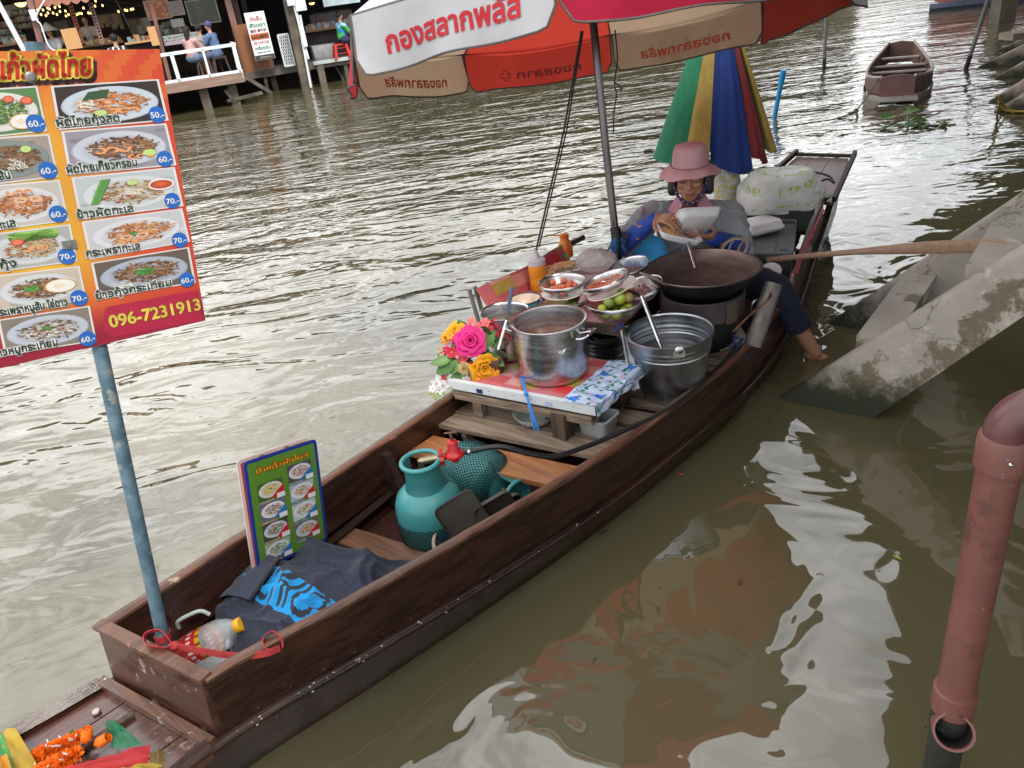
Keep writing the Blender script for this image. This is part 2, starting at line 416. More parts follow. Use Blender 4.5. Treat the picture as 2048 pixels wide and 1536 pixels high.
# ------------------------------------------------------------ the vendor's boat
ST = [(-.80, .07, .20, .30, .20), (-.3, .065, .222, .30, .18), (0, .055, .208, .33, .165), (.35, .035, .26, .315, .15), (.72, .015, .31, .30, .13), (1.2, .0, .373, .28, .115), (1.6, 0, .41, .27, .11),
      (2.15, .0, .427, .267, .11), (2.7, .01, .385, .285, .12), (3.2, .04, .313, .33, .15), (3.6, .07, .245, .36, .19), (3.88, .092, .205, .395, .23), (4.2, .13, .17, .44, .30), (4.5, .15, .13, .48, .38)]
SU = np.array([s[0] for s in ST])
def stn(u):
    P_ = []
    for k in range(1, 5):
        i = int(np.clip(np.searchsorted(SU, u)-1, 0, len(ST)-2)); i0 = max(i-1, 0); i3 = min(i+2, len(ST)-1)
        a, b, c, d = ST[i0][k], ST[i][k], ST[i+1][k], ST[i3][k]; ua, ub, uc, ud = ST[i0][0], ST[i][0], ST[i+1][0], ST[i3][0]
        t = (u-ub)/(uc-ub); h = uc-ub
        m1 = (c-a)/(uc-ua) if uc > ua and i0 != i else (c-b)/h; m2 = (d-b)/(ud-ub) if i3 != i+1 else (c-b)/h
        P_.append((2*t**3-3*t*t+1)*b+(t**3-2*t*t+t)*h*m1+(-2*t**3+3*t*t)*c+(t**3-t*t)*h*m2)
    return P_
def skew(u, c): return u-.165*(c-.03)*min(1, max(0, (3.4-u)/.9))
def HB(u, c, z): return (skew(u, c), c, z)
boat = T('sampan', 'long dark brown wooden food boat carrying pots, parasol and a vendor', 'boat', BM)
def side(s):
    us = np.linspace(0, 3.88, 60); th = .022
    # upper side plank
    def sec(u, k):
        c0, h, zg, zl = stn(u)
        return [(c0+s*h, zg), (c0+s*(h+.004), (zg+zl)/2), (c0+s*(h-.004), zl), (c0+s*(h-th-.004), zl), (c0+s*(h-th), (zg+zl)/2), (c0+s*(h-th), zg)][k]
    g = G(); vs = []
    for u in us: vs += [HB(u, *sec(u, k)) for k in range(6)]
    fs = [(i*6+k, i*6+(k+1) % 6, (i+1)*6+(k+1) % 6, (i+1)*6+k)[::-s] for i in range(len(us)-1) for k in range(6)]
    n = (len(us)-1)*6; fs += [(0, 1, 2, 3, 4, 5), (n, n+1, n+2, n+3, n+4, n+5)]
    g.add(vs, fs); P(g, 'side_plank', HULL, boat, 40)
    # gunwale: worn rail along the top edge
    g = G(); vs = []
    for i, u in enumerate(us):
        c0, h, zg, zl = stn(u); w = .0015*sin(u*37)+.001*sin(u*91)
        for a, b in ((.006, .001), (.007, .011+w), (.001, .0155+w), (-th+.002, .015+w), (-th-.005, .010), (-th-.004, .001)): vs.append(HB(u, c0+s*(h+a), zg+b))
    fs = [(i*6+k, i*6+(k+1) % 6, (i+1)*6+(k+1) % 6, (i+1)*6+k)[::-s] for i in range(len(us)-1) for k in range(6)]+[(0, 1, 2, 3, 4, 5), (n, n+1, n+2, n+3, n+4, n+5)]
    g.add(vs, fs); P(g, 'gunwale', RIM, boat, 40)
    # lower strake with its ledge
    us2 = np.linspace(-.8, 4.5, 80); g = G(); vs = []
    for u in us2:
        c0, h, zg, zl = stn(u); e = max(0, -u)*.25+max(0, u-3.9)*.3
        for a, z in ((-.02, zl), (.010, zl+.002), (.018, zl-.006), (.014, zl-.022), (-.006, zl*.45-.02), (-.045, -.06+e*.3), (-.12, -.12+e*.4)): vs.append(HB(u, c0+s*(h+a), z))
    fs = [(i*7+k, i*7+k+1, (i+1)*7+k+1, (i+1)*7+k)[::-s] for i in range(len(us2)-1) for k in range(6)]
    g.add(vs, fs); P(g, 'lower_strake', wet_hull, boat, 60)
    # nails in a row above the ledge, white flecks painted for foam and wet glints on it
    g = G()
    for u in np.linspace(.08, 3.8, 46):
        c0, h, zg, zl = stn(u); g.ball(HB(u, c0+s*(h+.001), zl+.020+.004*sin(u*50)), (.004, .0016, .004), 6)
    P(g, 'nails', DARKW, boat, kind='stuff')
    g = G(); random.seed(33)
    for _ in range(80):
        u = abs(random.gauss(.25, .45)) if s < 0 else rnd(0, 2); u = min(u, 2.6); c0, h, zg, zl = stn(u); r = rnd(.0008, .0030)*(1.5 if random.random() < .08 else 1); g.ball(HB(u, c0+s*(h+.013+rnd(-.004, .004)), zl+rnd(-.016, .003)), (r*1.5, r*.8, r*.5), 6)
    P(g, 'foam_glint_flecks', FLECKM, boat, kind='stuff')
    # inner stringer
    g = G(); g.tube([HB(u, stn(u)[0]+s*(stn(u)[1]-.034), .105) for u in np.linspace(.05, 3.8, 40)], .014, 6); P(g, 'stringer', HULLIN, boat)
FLECKM = mat('foam_glint_flecks', (.62, .62, .60), .3, amt=.1)
wet_hull = wood('wet_hull', (.040, .014, .009), (.014, .007, .005), .25, 0, 8, .002, .3, ((.5, .5, .48), 34, .69))
side(-1); side(1)
g = G(); us = np.linspace(.0, 3.88, 50)
vs = []
for u in us:
    c0, h, zg, zl = stn(u); vs += [HB(u, c0-h+.024, .03), HB(u, c0+h-.024, .03)]
g.add(vs, [(2*i, 2*i+2, 2*i+3, 2*i+1) for i in range(len(us)-1)]); P(g, 'floor', FLOORM, boat)
def transom(u, zt, zb, lean, m, s):
    c0, h, zg, zl = stn(u); g = G(); e = .008
    pts = [(u, c0-h+e, zt), (u, c0+h-e, zt), (u+lean, c0+h-e, zb), (u+lean, c0-h+e, zb)]
    vs = [HB(*p) for p in pts]+[(HB(*p)[0]+s*.024, p[1], p[2]) for p in pts]
    g.add(vs, [(0, 1, 2, 3), (7, 6, 5, 4), (0, 4, 5, 1), (1, 5, 6, 2), (2, 6, 7, 3), (3, 7, 4, 0)]); return P(g, 'transom', m, boat)
TRW = wood('transom_wood', (.085, .036, .024), (.035, .015, .011), .4, 1, 9, .0015, .3, ((.30, .22, .18), 12, .60))
transom(-.004, .338, .165, -.02, TRW, 1)
g = G(); c0, h, zg, zl = stn(0)
a = Vector(HB(-.004, c0-h+.0, .345)); b = Vector(HB(-.004, c0+h, .345)); g.beam(a+Vector((.008, 0, 0)), b+Vector((.008, 0, 0)), .032, .012, (0, 0, 1)); P(g, 'transom_cap', RIM, boat)
g = G(); a = Vector(HB(-.045, c0-h-.01, .178)); b = Vector(HB(-.045, c0+h+.01, .178)); g.beam(a, b, .026, .024, (0, 0, 1)); P(g, 'cleat_strip', wood('cleat', (.15, .062, .035), (.05, .022, .015), .3, 1, 10, .002, .4, ((.5, .45, .4), 12, .6)), boat)
# bow deck planks
edges = [-.235, -.12, -.005, .108, .222]
for i in range(4):
    g = G(); vs = []; n = 10
    for k in range(n+1):
        u = -.055-.745*k/n; c0, h, zg, zl = stn(u); z = .163+.02*(k/n)+.05*(k/n)**2
        for e, zz in ((edges[i]+.0015, 0), (edges[i+1]-.0015, 0)): vs.append(HB(u, c0+e*.99, z+.0015*(i % 2)))
        for e, zz in ((edges[i]+.0015, 0), (edges[i+1]-.0015, 0)): vs.append(HB(u, c0+e*.99, z-.02))
    fs = []
    for k in range(n):
        o = 4*k; fs += [(o, o+1, o+5, o+4), (o, o+4, o+6, o+2), (o+1, o+3, o+7, o+5)]
    fs.append((0, 2, 3, 1)); g.add(vs, fs); P(g, 'deck_plank', DECK, boat)
for s in (-1, 1):
    g = G(); P_ = []
    for k in range(9):
        u = -.05-.75*k/8; c0, h, zg, zl = stn(u); P_.append(HB(u, c0+s*(h+.006), .178+.02*(k/8)+.05*(k/8)**2))
    g.tube(P_, .021, 4, up=(0, 0, 1)); P(g, 'deck_rail', wood('deck_rail', (.06, .028, .02), (.02, .011, .009), .25, 0, 10, .002, .7, ((.22, .18, .16), 16, .63)), boat)
g = G(); g.beam(HB(-.07, .10, .171), HB(-.24, .105, .176), .016, .01, (0, 0, 1)); P(g, 'deck_batten', DARKW, boat)
g = G(); g.lathe([(0, .006), (.009, .0055), (.011, .003), (.011, 0)], 14, TR(HB(-.11, .19, .170))); P(g, 'deck_rivet', mat('rivet', (.5, .42, .36), .35, .8), boat)
# ribs
for u in (1.03, 1.62, 2.5, 3.3):
    for s in (-1, 1):
        c0, h, zg, zl = stn(u); g = G(); q = []
        prof = [(h-.024, zg-.02), (h-.024, .03), (h-.16, .03), (h-.115, .07), (h-.075, .15), (h-.052, zg-.02)]
        for du in (-.014, .014): q += [HB(u+du, c0+s*a, z) for a, z in prof]
        g.add(q, [(0, 1, 2, 3, 4, 5), (11, 10, 9, 8, 7, 6)]+[(i, i+6, (i+1) % 6+6, (i+1) % 6) for i in range(6)]); P(g, 'rib', HULLIN, boat)
# thwarts and loose boards across the hull
def cross(u, w, z, th, m, name, c_a=None, c_b=None, world=None):
    c0, h, zg, zl = stn(u); a = c0-h+.026 if c_a is None else c_a; b = c0+h-.026 if c_b is None else c_b; g = G()
    vs = [HB(u+du, c, z+dz) for dz in (0, -th) for du, c in ((-w/2, a), (w/2, a), (w/2, b), (-w/2, b))]
    g.add(vs, [(0, 1, 2, 3), (7, 6, 5, 4), (0, 4, 5, 1), (1, 5, 6, 2), (2, 6, 7, 3), (3, 7, 4, 0)]); return P(g, name, m, boat)
cross(1.22, .13, .195, .02, THW, 'thwart')
cross(.78, .085, .085, .016, wood('low_board', (.25, .125, .075), (.12, .055, .03), .6, 1, 12, .0015), 'thwart')
cross(3.0, .2, .25, .02, HULLIN, 'thwart')
for i, (u, w) in enumerate(((1.385, .10), (1.495, .105), (1.62, .10), (1.74, .05), (1.80, .05), (1.865, .055), (1.935, .055), (2.0, .055), (2.07, .06), (2.15, .07), (2.25, .09), (2.36, .09))):
    cross(u, w-.004, .212+.0015*(i % 3), .016, GREYW, 'shelf_board')
for s in (-1, 1):
    g = G(); g.beam(HB(1.34, s*.30, .188), HB(2.4, s*.34, .188), .03, .016, (0, 0, 1)); P(g, 'shelf_bearer', DARKW, boat)
    g = G(); g.prism([(0, 0), (.05, 0), (.05, -.09), (.03, -.11)], .02, TR(HB(1.34, s*.27, .185)) @ RX(pi/2)); P(g, 'shelf_bracket', GREYWX, boat)
# stern: transom, flared board and raking deck
transom(3.88, .405, .2, .02, HULLIN, -1)
g = G(); c0, h, zg, zl = stn(3.88)
vs = [(3.87, c0-h-.03, .425), (3.87, c0+h+.03, .425), (3.93, c0+h+.03, .425), (3.93, c0-h-.03, .425), (3.875, c0-h+.02, .36), (3.875, c0+h-.02, .36), (3.915, c0+h-.02, .36), (3.915, c0-h+.02, .36)]
g.add(vs, [(0, 1, 2, 3), (7, 6, 5, 4), (0, 4, 5, 1), (1, 5, 6, 2), (2, 6, 7, 3), (3, 7, 4, 0)]); P(g, 'stern_board', mat('stern_dark', (.05, .04, .035), .5, bump=.001), boat)
SDK = wood('stern_deck', (.17, .115, .115), (.09, .06, .06), .45, 0, 12, .002, .2)
for i in range(3):
    g = G(); e0 = -1+2*i/3; e1 = -1+2*(i+1)/3
    vs = [(u, stn(u)[0]+e*(stn(u)[1]+.04), zz+dz) for u, zz in ((3.93, .385), (4.56, .475)) for e in (e0+.01, e1-.01) for dz in (0, -.02)]
    g.add(vs, [(0, 2, 6, 4), (1, 5, 7, 3), (0, 4, 5, 1), (2, 3, 7, 6), (4, 6, 7, 5), (0, 1, 3, 2)]); P(g, 'stern_plank', SDK, boat)
for s in (-1, 1):
    g = G(); g.beam((3.93, stn(3.93)[0]+s*(stn(3.93)[1]+.05), .40), (4.6, stn(4.5)[0]+s*(stn(4.5)[1]+.05), .50), .022, .03, (0, 0, 1)); P(g, 'stern_rail', HULLIN, boat)
g = G(); g.beam((4.56, stn(4.5)[0]-.17, .49), (4.56, stn(4.5)[0]+.17, .49), .02, .02, (0, 0, 1)); P(g, 'stern_rail', HULLIN, boat)
g = G(); q = [at(x, y, .50) for x, y in ((1612, 343), (1632, 345), (1655, 351), (1664, 358), (1668, 366), (1655, 358), (1640, 362), (1625, 352))]; g.tube(bezier(q, 5), .006, 6)
ONE(g, 'mooring_rope', mat('rope_black', (.02, .018, .018), .9, bump=.001), 'short black mooring rope looped on the stern deck of the food boat', 'rope')

# ------------------------------------------------------------ big parasol
UC = Vector((.521, 3.351, 1.366)); UN = Vector((-.013, .185, 1)).normalized()
ua = Vector((0, -1, 0)); ua = (ua-UN*ua.dot(UN)).normalized(); ub = ua.cross(UN)
UR = 1.028
def ucor(k, r=UR, h=0.): return UC+(ua*cos(.238+k*pi/4)+ub*sin(.238+k*pi/4))*r+UN*h
VH = .185; AP = UC+UN*.80
def cloth(name, col, tcol, transl, dirt=None, rough=.85): return mat(name, col, rough, 0, col2=tuple(q*.82 for q in col), scale=4, transl=transl, tcol=tcol, spots=dirt, bump=.002, bscale=6, spec=.2)
UWH = cloth('canopy_white', (.47, .48, .51), (.5, .5, .52), .12, [((.38, .33, .27), 2.2, .60), ((.30, .24, .19), 9, .68)])
UTAN = cloth('canopy_stained', (.52, .40, .29), (.52, .38, .26), .40, [((.36, .23, .14), 2.5, .56), ((.22, .14, .09), 11, .66)])
URED = cloth('canopy_red', (.50, .05, .04), (.75, .075, .05), .40, [((.34, .05, .04), 3, .6)])
UMAR = cloth('canopy_maroon', (.33, .012, .04), (.4, .02, .04), .12, [((.2, .01, .03), 3, .6)])
UPNK = cloth('canopy_pinkred', (.62, .06, .09), (.7, .08, .1), .3)
UDRD = cloth('canopy_dull_red', (.40, .065, .05), (.55, .09, .06), .35, [((.25, .05, .04), 3, .55)])
PIPG = mat('piping_grey', (.10, .095, .095), .8)
parasol = T('market_parasol', 'big octagonal parasol with red and white panels over the food boat', 'parasol', TR(at(1238, 535, .22)))
pmats = [(UWH, 'dirty white front panel with red lettering'), (UPNK, 'pinkish red side panel'), (UTAN, 'stained tan panel with faded lettering'), (URED, 'bright red panel with a faded cross'), (UTAN, 'stained tan panel with faded lettering'), (UDRD, 'dull red panel with a torn corner'), (UWH, None), (UMAR, 'dark maroon front panel')]
TXR = mat('lettering_red', (.42, .012, .02), .7, amt=.1); TXF = mat('lettering_faded', (.50, .10, .06), .8, amt=.2); TXD = mat('lettering_dark', (.22, .045, .05), .8, amt=.2)
for k in range(8):
    m, lab = pmats[k]; a = ucor(k, UR, VH); b = ucor((k+1) % 8, UR, VH); mid = (a+b)/2
    # canopy gore, sagging a little between the ribs
    def fn(s, t, a=a, b=b):
        e = a.lerp(b, s); q = e.lerp(AP, t); sag = .05*sin(pi*s)*(1-t)*(.25+t)*2.2
        return q-UN*sag+(mid-UC).normalized()*0
    g = G(); g.grid(fn, 10, 10); P(g, 'canopy_panel', m, parasol, 180, True, lab)
    # valance with rounded lower corners
    out = (mid-UC); out = (out-UN*out.dot(UN)).normalized(); xd = (b-a).normalized(); L = (b-a).length
    hang = Vector((0, 0, -1)); hang = (UN*-.55+hang*.45).normalized()
    torn = (k == 5)
    def vh(s, torn=torn):
        e = min(s, 1-s)*L; r = .055
        q = VH*1.02 if e > r else VH*1.02-(r-math.sqrt(max(r*r-(r-e)**2, 0)))*1.0
        if torn: q = VH*(1.05-.22*s) if s > .05 else VH*1.1
        return q+.006*sin(s*9+k)
    def fv(s, t, vh=vh, a=a, b=b, k=k):
        w = .012*sin(s*7+k*2)*t+.010*sin(s*15+k)*t*t+(.05 if k == 1 else .0)*sin(pi*s)*t
        return a.lerp(b, .006+.988*s)+hang*(vh(s)*t)+out*(.004+w)
    g = G(); g.grid(fv, 26, 6); va = P(g, 'valance', m, parasol, 180, True)
    g = G(); pts = [fv(0, t) for t in np.linspace(0, 1, 5)]+[fv(s, 1) for s in np.linspace(0, 1, 27)[1:]]+[fv(1, t) for t in np.linspace(1, 0, 5)[1:]]
    g.tube(pts, .0042, 5); P(g, 'piping', PIPG, va, 40, True)
    g = G(); g.tube([a, a.lerp(b, .5)-UN*.004, b], .005, 5); P(g, 'piping', PIPG, va, 40, True)
    def put(txt, mt, s0, s1, tm, hh, inner, outer, bold=.02, slant=0, fn_=fv):
        for sgn, on in ((1, outer), (-1, inner)):
            if not on: continue
            gg = G(); out_ = out
            xs = s0 if True else 0
            lo, x0, x1 = glyphs(txt); wtot = (s1-s0)*L
            def wp(x, y): return x, y
            tmp = G(); text(tmp, txt, None, hh, wtot, bold=bold, slant=slant)
            fsn = []
            for p in tmp.v:
                s = s1-(p[0]/L) if False else s0+p[0]/L; t = tm-p[1]/VH
                q = fn_(max(0, min(1, s)), t)+out_*(sgn*.0022)
                fsn.append(q)
            gg.add(fsn, tmp.f if sgn > 0 else [tuple(reversed(f)) for f in tmp.f]); P(gg, 'lettering', mt, va, 0, True)
    # lettering reads from outside; s runs against the reading direction when xd points left
    if k in (0, 2, 4):
        rev = True
        def fr(s, t, fv=fv): return fv(1-s, t)
        put('กองสลากพลัส', TXR if k == 0 else TXF, (.17 if k == 0 else .2), (.86 if k == 0 else .8), (.72 if k == 0 else .78), (.085 if k == 0 else .055), k != 0, k == 0, bold=.035, fn_=fr)
    if k == 3:
        def fr(s, t, fv=fv): return fv(1-s, t)
        put('กองสลาก', TXD, .22, .66, .78, .05, True, False, bold=.03, fn_=fr)
        gg = G(); tm = G(); c_ = [(-3, -1), (-1, -1), (-1, -3), (1, -3), (1, -1), (3, -1), (3, 1), (1, 1), (1, 3), (-1, 3), (-1, 1), (-3, 1)]
        q = [fr(.74+c[0]*.011, .68+c[1]*.045)-out*.002 for c in c_]; gg.tube(q+[q[0]], .0022, 4); P(gg, 'cross_mark', TXD, va, 0, True)
# ribs under the canopy, hub, pole
UM = mat('rib_steel', (.30, .30, .31), .4, .9)
for k in range(8):
    g = G(); c = ucor(k, UR*.985, VH-.004); g.tube([c, c.lerp(AP, .5)-UN*.012, AP-UN*.03], .0045, 5); rb = P(g, 'rib', UM, parasol, 40, True)
    g = G(); g.tube([c.lerp(AP, .48)-UN*.015, UC+UN*.36], .0035, 5); P(g, 'strut', UM, rb, 40, True)
pb = at(1238, 535, .22); pb = Vector((pb.x, pb.y, .22)); p47 = aty(1238, 530, 3.268)
pb = Vector((.552, 3.268, .22))
ptop = AP+UN*.05
g = G(); mid_ = aty(1212, 300, 3.30); g.tube([aty(1240, 560, 3.262)-Vector((-.004, 0, .2)), aty(1237, 520, 3.268), mid_, aty(1187, 50, 3.34), ptop], .0165, 16)
POLE = mat('dark_chrome', (.16, .145, .145), .2, 1, (.07, .065, .07), scale=3, stretch=(1, 1, .5))
P(g, 'pole', POLE, parasol, 60, True)
g = G(); d_ = (mid_-aty(1237, 520, 3.268)).normalized(); q = aty(1232, 468, 3.272); g.tube([q-d_*.035, q+d_*.03], .023, 14); g.box((0, 0, 0), (.02, .04, .03), TR(q+Vector((.03, -.01, .0)))); P(g, 'clamp', BLACKP, parasol, 40, True)
g = G(); g.tube([UC+UN*.33, UC+UN*.40], .03, 12); P(g, 'hub', BLACKP, parasol, 40, True)
# rag knotted round the pole
g = G(); random.seed(3)
for i in range(9):
    a = rnd(0, 6.28); g.ball(q+Vector((cos(a)*.028, sin(a)*.02-.01, rnd(-.045, -.02))), (rnd(.014, .024), rnd(.012, .02), rnd(.012, .02)), 8)
for i in range(5):
    a = rnd(-.5, 3.5); p_ = q+Vector((cos(a)*.03, -.03, -.04)); g.tube([p_, p_+Vector((cos(a)*.02, -.006, -.02)), p_+Vector((cos(a)*.035, 0, -.045))], [.012, .01, .004], 6, flat=.4)
me = organic(g, 'rag', .004, 2, lambda c: .003*noise.noise(c*90)); me.materials.append(mat('blue_rag', (.02, .10, .20), .9, col2=(.015, .04, .09), scale=30))
o = bpy.data.objects.new('blue_rag', me); COL.objects.link(o); tag(o, 'dark blue rag knotted round the metal parasol pole', 'rag')
# cords
CORD = mat('black_cord', (.02, .02, .022), .6)
g = G(); g.tube([aty(1163, 62, 3.2), aty(1128, 260, 3.22), aty(1074, 492, 3.24), aty(1068, 560, 3.24)], .0045, 6); g.tube([aty(1166, 62, 3.205), aty(1133, 262, 3.225), aty(1078, 494, 3.245)], .0035, 6)
ONE(g, 'parasol_cord', CORD, 'long black double cord slanting from the parasol rim down to the boat', 'cord')
g = G(); q = [aty(x, y, 4.2) for x, y in ((1230, 60), (1235, 120), (1229, 165), (1233, 190), (1228, 225), (1227, 265))]; g.tube(bezier(q, 4), .004, 5); g.tube([q[2], aty(1240, 172, 4.2), aty(1243, 182, 4.2)], .004, 5)
ONE(g, 'loose_string', CORD, 'thin loose string dangling from the rear rim of the big parasol', 'string')
# ------------------------------------------------------------ concrete steps by the boat
def concrete(name, c=(.36, .33, .29), lo=.0):
    m = mat(name, c, .85, 0, tuple(q*.72 for q in c), scale=3, bump=.004, bscale=14, detail=10, spots=[((.15, .125, .085), 3.5, .55), ((.44, .40, .35), 5, .60), ((.10, .09, .06), 26, .66)])
    n = m.node_tree.nodes; l = m.node_tree.links; b = n['Principled BSDF']; src = b.inputs['Base Color'].links[0].from_socket
    ge = N('ShaderNodeNewGeometry', n); sp = N('ShaderNodeSeparateXYZ', n); l.new(ge.outputs['Position'], sp.inputs[0])
    ns = N('ShaderNodeTexNoise', n, i_Scale=5, i_Detail=8, i_Roughness=.7); l.new(ge.outputs['Position'], ns.inputs[0])
    a = N('ShaderNodeMath', n, operation='MULTIPLY_ADD', i_1=-.42, i_2=.21); l.new(ns.outputs[0], a.inputs[0])
    s = N('ShaderNodeMath', n, operation='ADD'); l.new(sp.outputs[2], s.inputs[0]); l.new(a.outputs[0], s.inputs[1])
    r = N('ShaderNodeMapRange', n, i_1=.07+lo, i_2=.22+lo, i_3=1, i_4=0); l.new(s.outputs[0], r.inputs[0])
    mx_ = N('ShaderNodeMix', n, data_type='RGBA'); l.new(r.outputs[0], mx_.inputs[0]); l.new(src, mx_.inputs[6]); mx_.inputs[7].default_value = (.022, .026, .014, 1)
    # hairline cracks
    v = N('ShaderNodeTexVoronoi', n, feature='DISTANCE_TO_EDGE', i_Scale=1.6); nz = N('ShaderNodeTexNoise', n, i_Scale=7, i_Detail=5); l.new(ge.outputs['Position'], nz.inputs[0])
    va = N('ShaderNodeVectorMath', n, operation='MULTIPLY_ADD'); l.new(nz.outputs[1], va.inputs[0]); va.inputs[1].default_value = (.45, .45, .45); l.new(ge.outputs['Position'], va.inputs[2]); l.new(va.outputs[0], v.inputs[0])
    cr = N('ShaderNodeMapRange', n, i_1=.003, i_2=.009, i_3=.55, i_4=0); l.new(v.outputs[0], cr.inputs[0])
    m2 = N('ShaderNodeMix', n, data_type='RGBA'); l.new(cr.outputs[0], m2.inputs[0]); l.new(mx_.outputs[2], m2.inputs[6]); m2.inputs[7].default_value = (.07, .06, .05, 1)
    l.new(m2.outputs[2], b.inputs['Base Color']); return m
CONC = concrete('concrete', (.38, .345, .305)); CONC2 = concrete('concrete_far', (.30, .24, .19), -.04)
SD = Vector((.76, -.65, 0)).normalized(); SNn = Vector((.65, .76, 0)).normalized()
steps = T('concrete_steps', 'cracked mossy concrete steps running down into the water beside the boat', 'steps', TR(1.1, 2.75, 0))
def stringer(S0, thick, slope, low0, low1, tmax=2.2, name='stringer', m=None, parent=None):
    """S0: where the top edge meets the water; low: underside meets water at low0 along the run, rises with low1"""
    g = G(); prof = []
    n = 24; sec = []
    for i in range(n+1):
        t = -.5+(tmax+.5)*i/n; zt = t*slope; zb = max((t-low0)*low1, -.9) if t > -.1 else -.9
        sec.append((t, zt, min(zb, zt-.12)))
    vs = []; K = 8
    for t, zt, zb in sec:
        r = thick/2; w = .003*noise.noise(Vector((t*4, S0.x, 0)))
        ring = [(0, zb), (0, (zt+zb)/2), (0, zt-.035), (.008, zt-.010), (thick*.3, zt+w), (thick*.7, zt+.001), (thick-.008, zt-.012), (thick, zt-.035), (thick, zb)]
        for a, z in ring: vs.append(S0+SD*t+SNn*a+Vector((0, 0, z)))
    k = 9; fs = [(i*k+j, (i+1)*k+j, (i+1)*k+(j+1) % k, i*k+(j+1) % k) for i in range(n) for j in range(k)]
    fs += [tuple(range(k)), tuple(range(n*k+k-1, n*k-1, -1))]
    g.add(vs, fs)
    if parent: return P(g, name, m or CONC, parent, 50, True)
    return g
stringer(Vector((1.085, 2.757, 0)), .07, .955, .37, 1.16, name='stringer', parent=steps)
stringer(Vector((1.575, 3.398, 0)), .07, .955, .37, 1.10, name='stringer', parent=steps)
def tread(t, z, dep=.13, th=.05):
    g = G(); a = Vector((1.085, 2.757, 0))+SNn*.07+SD*t; L = .735
    vs = []
    for dz in (0, -th):
        for i, j in ((0, 0), (1, 0), (1, 1), (0, 1)): vs.append(a+SNn*(L*j)+SD*(dep*i)+Vector((0, 0, z+dz)))
    g.add(vs, [(0, 1, 2, 3), (7, 6, 5, 4), (0, 4, 5, 1), (1, 5, 6, 2), (2, 6, 7, 3), (3, 7, 4, 0)]); P(g, 'tread', CONC, steps, 0, True)
for t in (.27, .60, .95, 1.3): tread(t, t*.955+.05)

# ------------------------------------------------------------ brown drain pipe
PVC = mat('brown_pvc', (.20, .082, .065), .42, 0, (.15, .060, .050), scale=7, bump=.0006, bscale=20, spots=[((.12, .052, .045), 5, .56), ((.15, .07, .06), 30, .62), ((.34, .20, .18), 8, .62), ((.09, .25, .50), 45, .655), ((.50, .47, .43), 80, .68)])
PVCD = mat('pipe_dirty', (.035, .035, .03), .6, 0, (.012, .014, .012), scale=12, bump=.002, spots=[((.05, .22, .40), 24, .64)])
px_, py_ = .778, 1.02
def pz(y):
    lo, hi = -1., 1.6
    for _ in range(50):
        m = (lo+hi)/2; v = Vector((px_, py_, m))-C0; Y = 768+FOC*v.dot(CY)/v.dot(fw)
        if Y > y: lo = m
        else: hi = m
    return m
rp = .0335; pipe = T('drain_pipe', 'brown plastic drain pipe with elbow and open tee standing in the water', 'pipe', TR(px_, py_, 0))
z1, z2, z3 = pz(870), pz(1385), pz(1440)
g = G(); g.lathe([(rp, z2-.06), (rp, z1)], 40); P(g, 'pipe_length', PVC, pipe)
g = G(); zc = z1; g.lathe([(rp+.0002, zc-.062), (rp+.006, zc-.060), (rp+.006, zc-.004), (rp+.003, zc+.002), (rp-.001, zc+.003)], 40); P(g, 'elbow_collar', PVC, pipe)
g = G(); el = []
for i in range(13):
    a = pi/2*i/12; R_ = .055; el.append(Vector((R_*(1-cos(a)), 0, zc+R_*sin(a)))+Vector((0, 0, 0)))
el.append(Vector((.35, 0, zc+.055))); ROTE = RZ(-.35)
g.tube(el, rp+.001, 36, M=ROTE, up=(0, 1, 0)); P(g, 'elbow', mat('pvc_elbow', (.13, .055, .055), .3, 0, (.10, .04, .04), scale=6), pipe, 60)
g = G(); g.ball((0, 0, 0), .0042, 8, toward((-.012-0*rp, -rp-.005, zc-.03), (-.3, -1, 0))); P(g, 'screw', STEEL, pipe)
g = G(); g.lathe([(rp+.0002, z2-.045), (rp+.006, z2-.043), (rp+.006, z2+.01), (rp+.0002, z2+.012)], 40); P(g, 'tee_collar', PVC, pipe)
g = G(); g.ball((0, 0, 0), .004, 8, toward((-.01, -rp-.005, z2-.018), (-.3, -1, 0))); P(g, 'screw', DARKW, pipe)
# tee mouth: short branch looking out towards the water, open
td = Vector((-.30, -.62, .42)).normalized(); q0 = Vector((0, 0, z3-.006)); g = G(); mt = toward(q0, td)
g.lathe([(rp+.002, 0), (rp+.004, .052), (rp+.004, .060), (rp-.001, .060), (rp-.003, .05), (rp-.003, -.01)], 40, mt); P(g, 'tee_mouth', PVC, pipe, 50)
g = G(); g.lathe([(rp-.0035, .056), (rp-.0035, .0), (.0005, -.004)], 32, mt); P(g, 'tee_lining', PVCD, pipe, 50)
g = G(); g.lathe([(rp-.001, -.6), (rp-.001, z3-.02), (rp+.003, z3-.015), (rp+.003, z3+.03)], 40); P(g, 'lower_pipe', PVCD, pipe)

# ------------------------------------------------------------ pier roof over the landing (mirrored in the water)
roof = T('pier_roof', 'dark landing roof standing over the concrete steps', 'roof', TR(4.5, 4.5, 0))
RP = [(1.6, 2.55), (2.05, 3.2), (2.5, 4.0), (2.8, 4.9), (2.85, 6.4), (3.6, 8.2), (6.6, 11.2), (13.5, 18.5), (24, 20), (24, -4), (.3, -4), (.3, .2), (1.2, .9)]
g = G(); g.prism(RP, .08, TR(0, 0, 2.75)); P(g, 'roof_sheet', mat('roof_dark', (.05, .045, .035), .8), roof, 0, True)
for q in ((6.2, 3.0), (8.5, 8.0), (4.8, .5)):
    g = G(); g.box((q[0], q[1], 1.0), (.16, .16, 3.5)); P(g, 'post', DARKW, roof, 0, True)
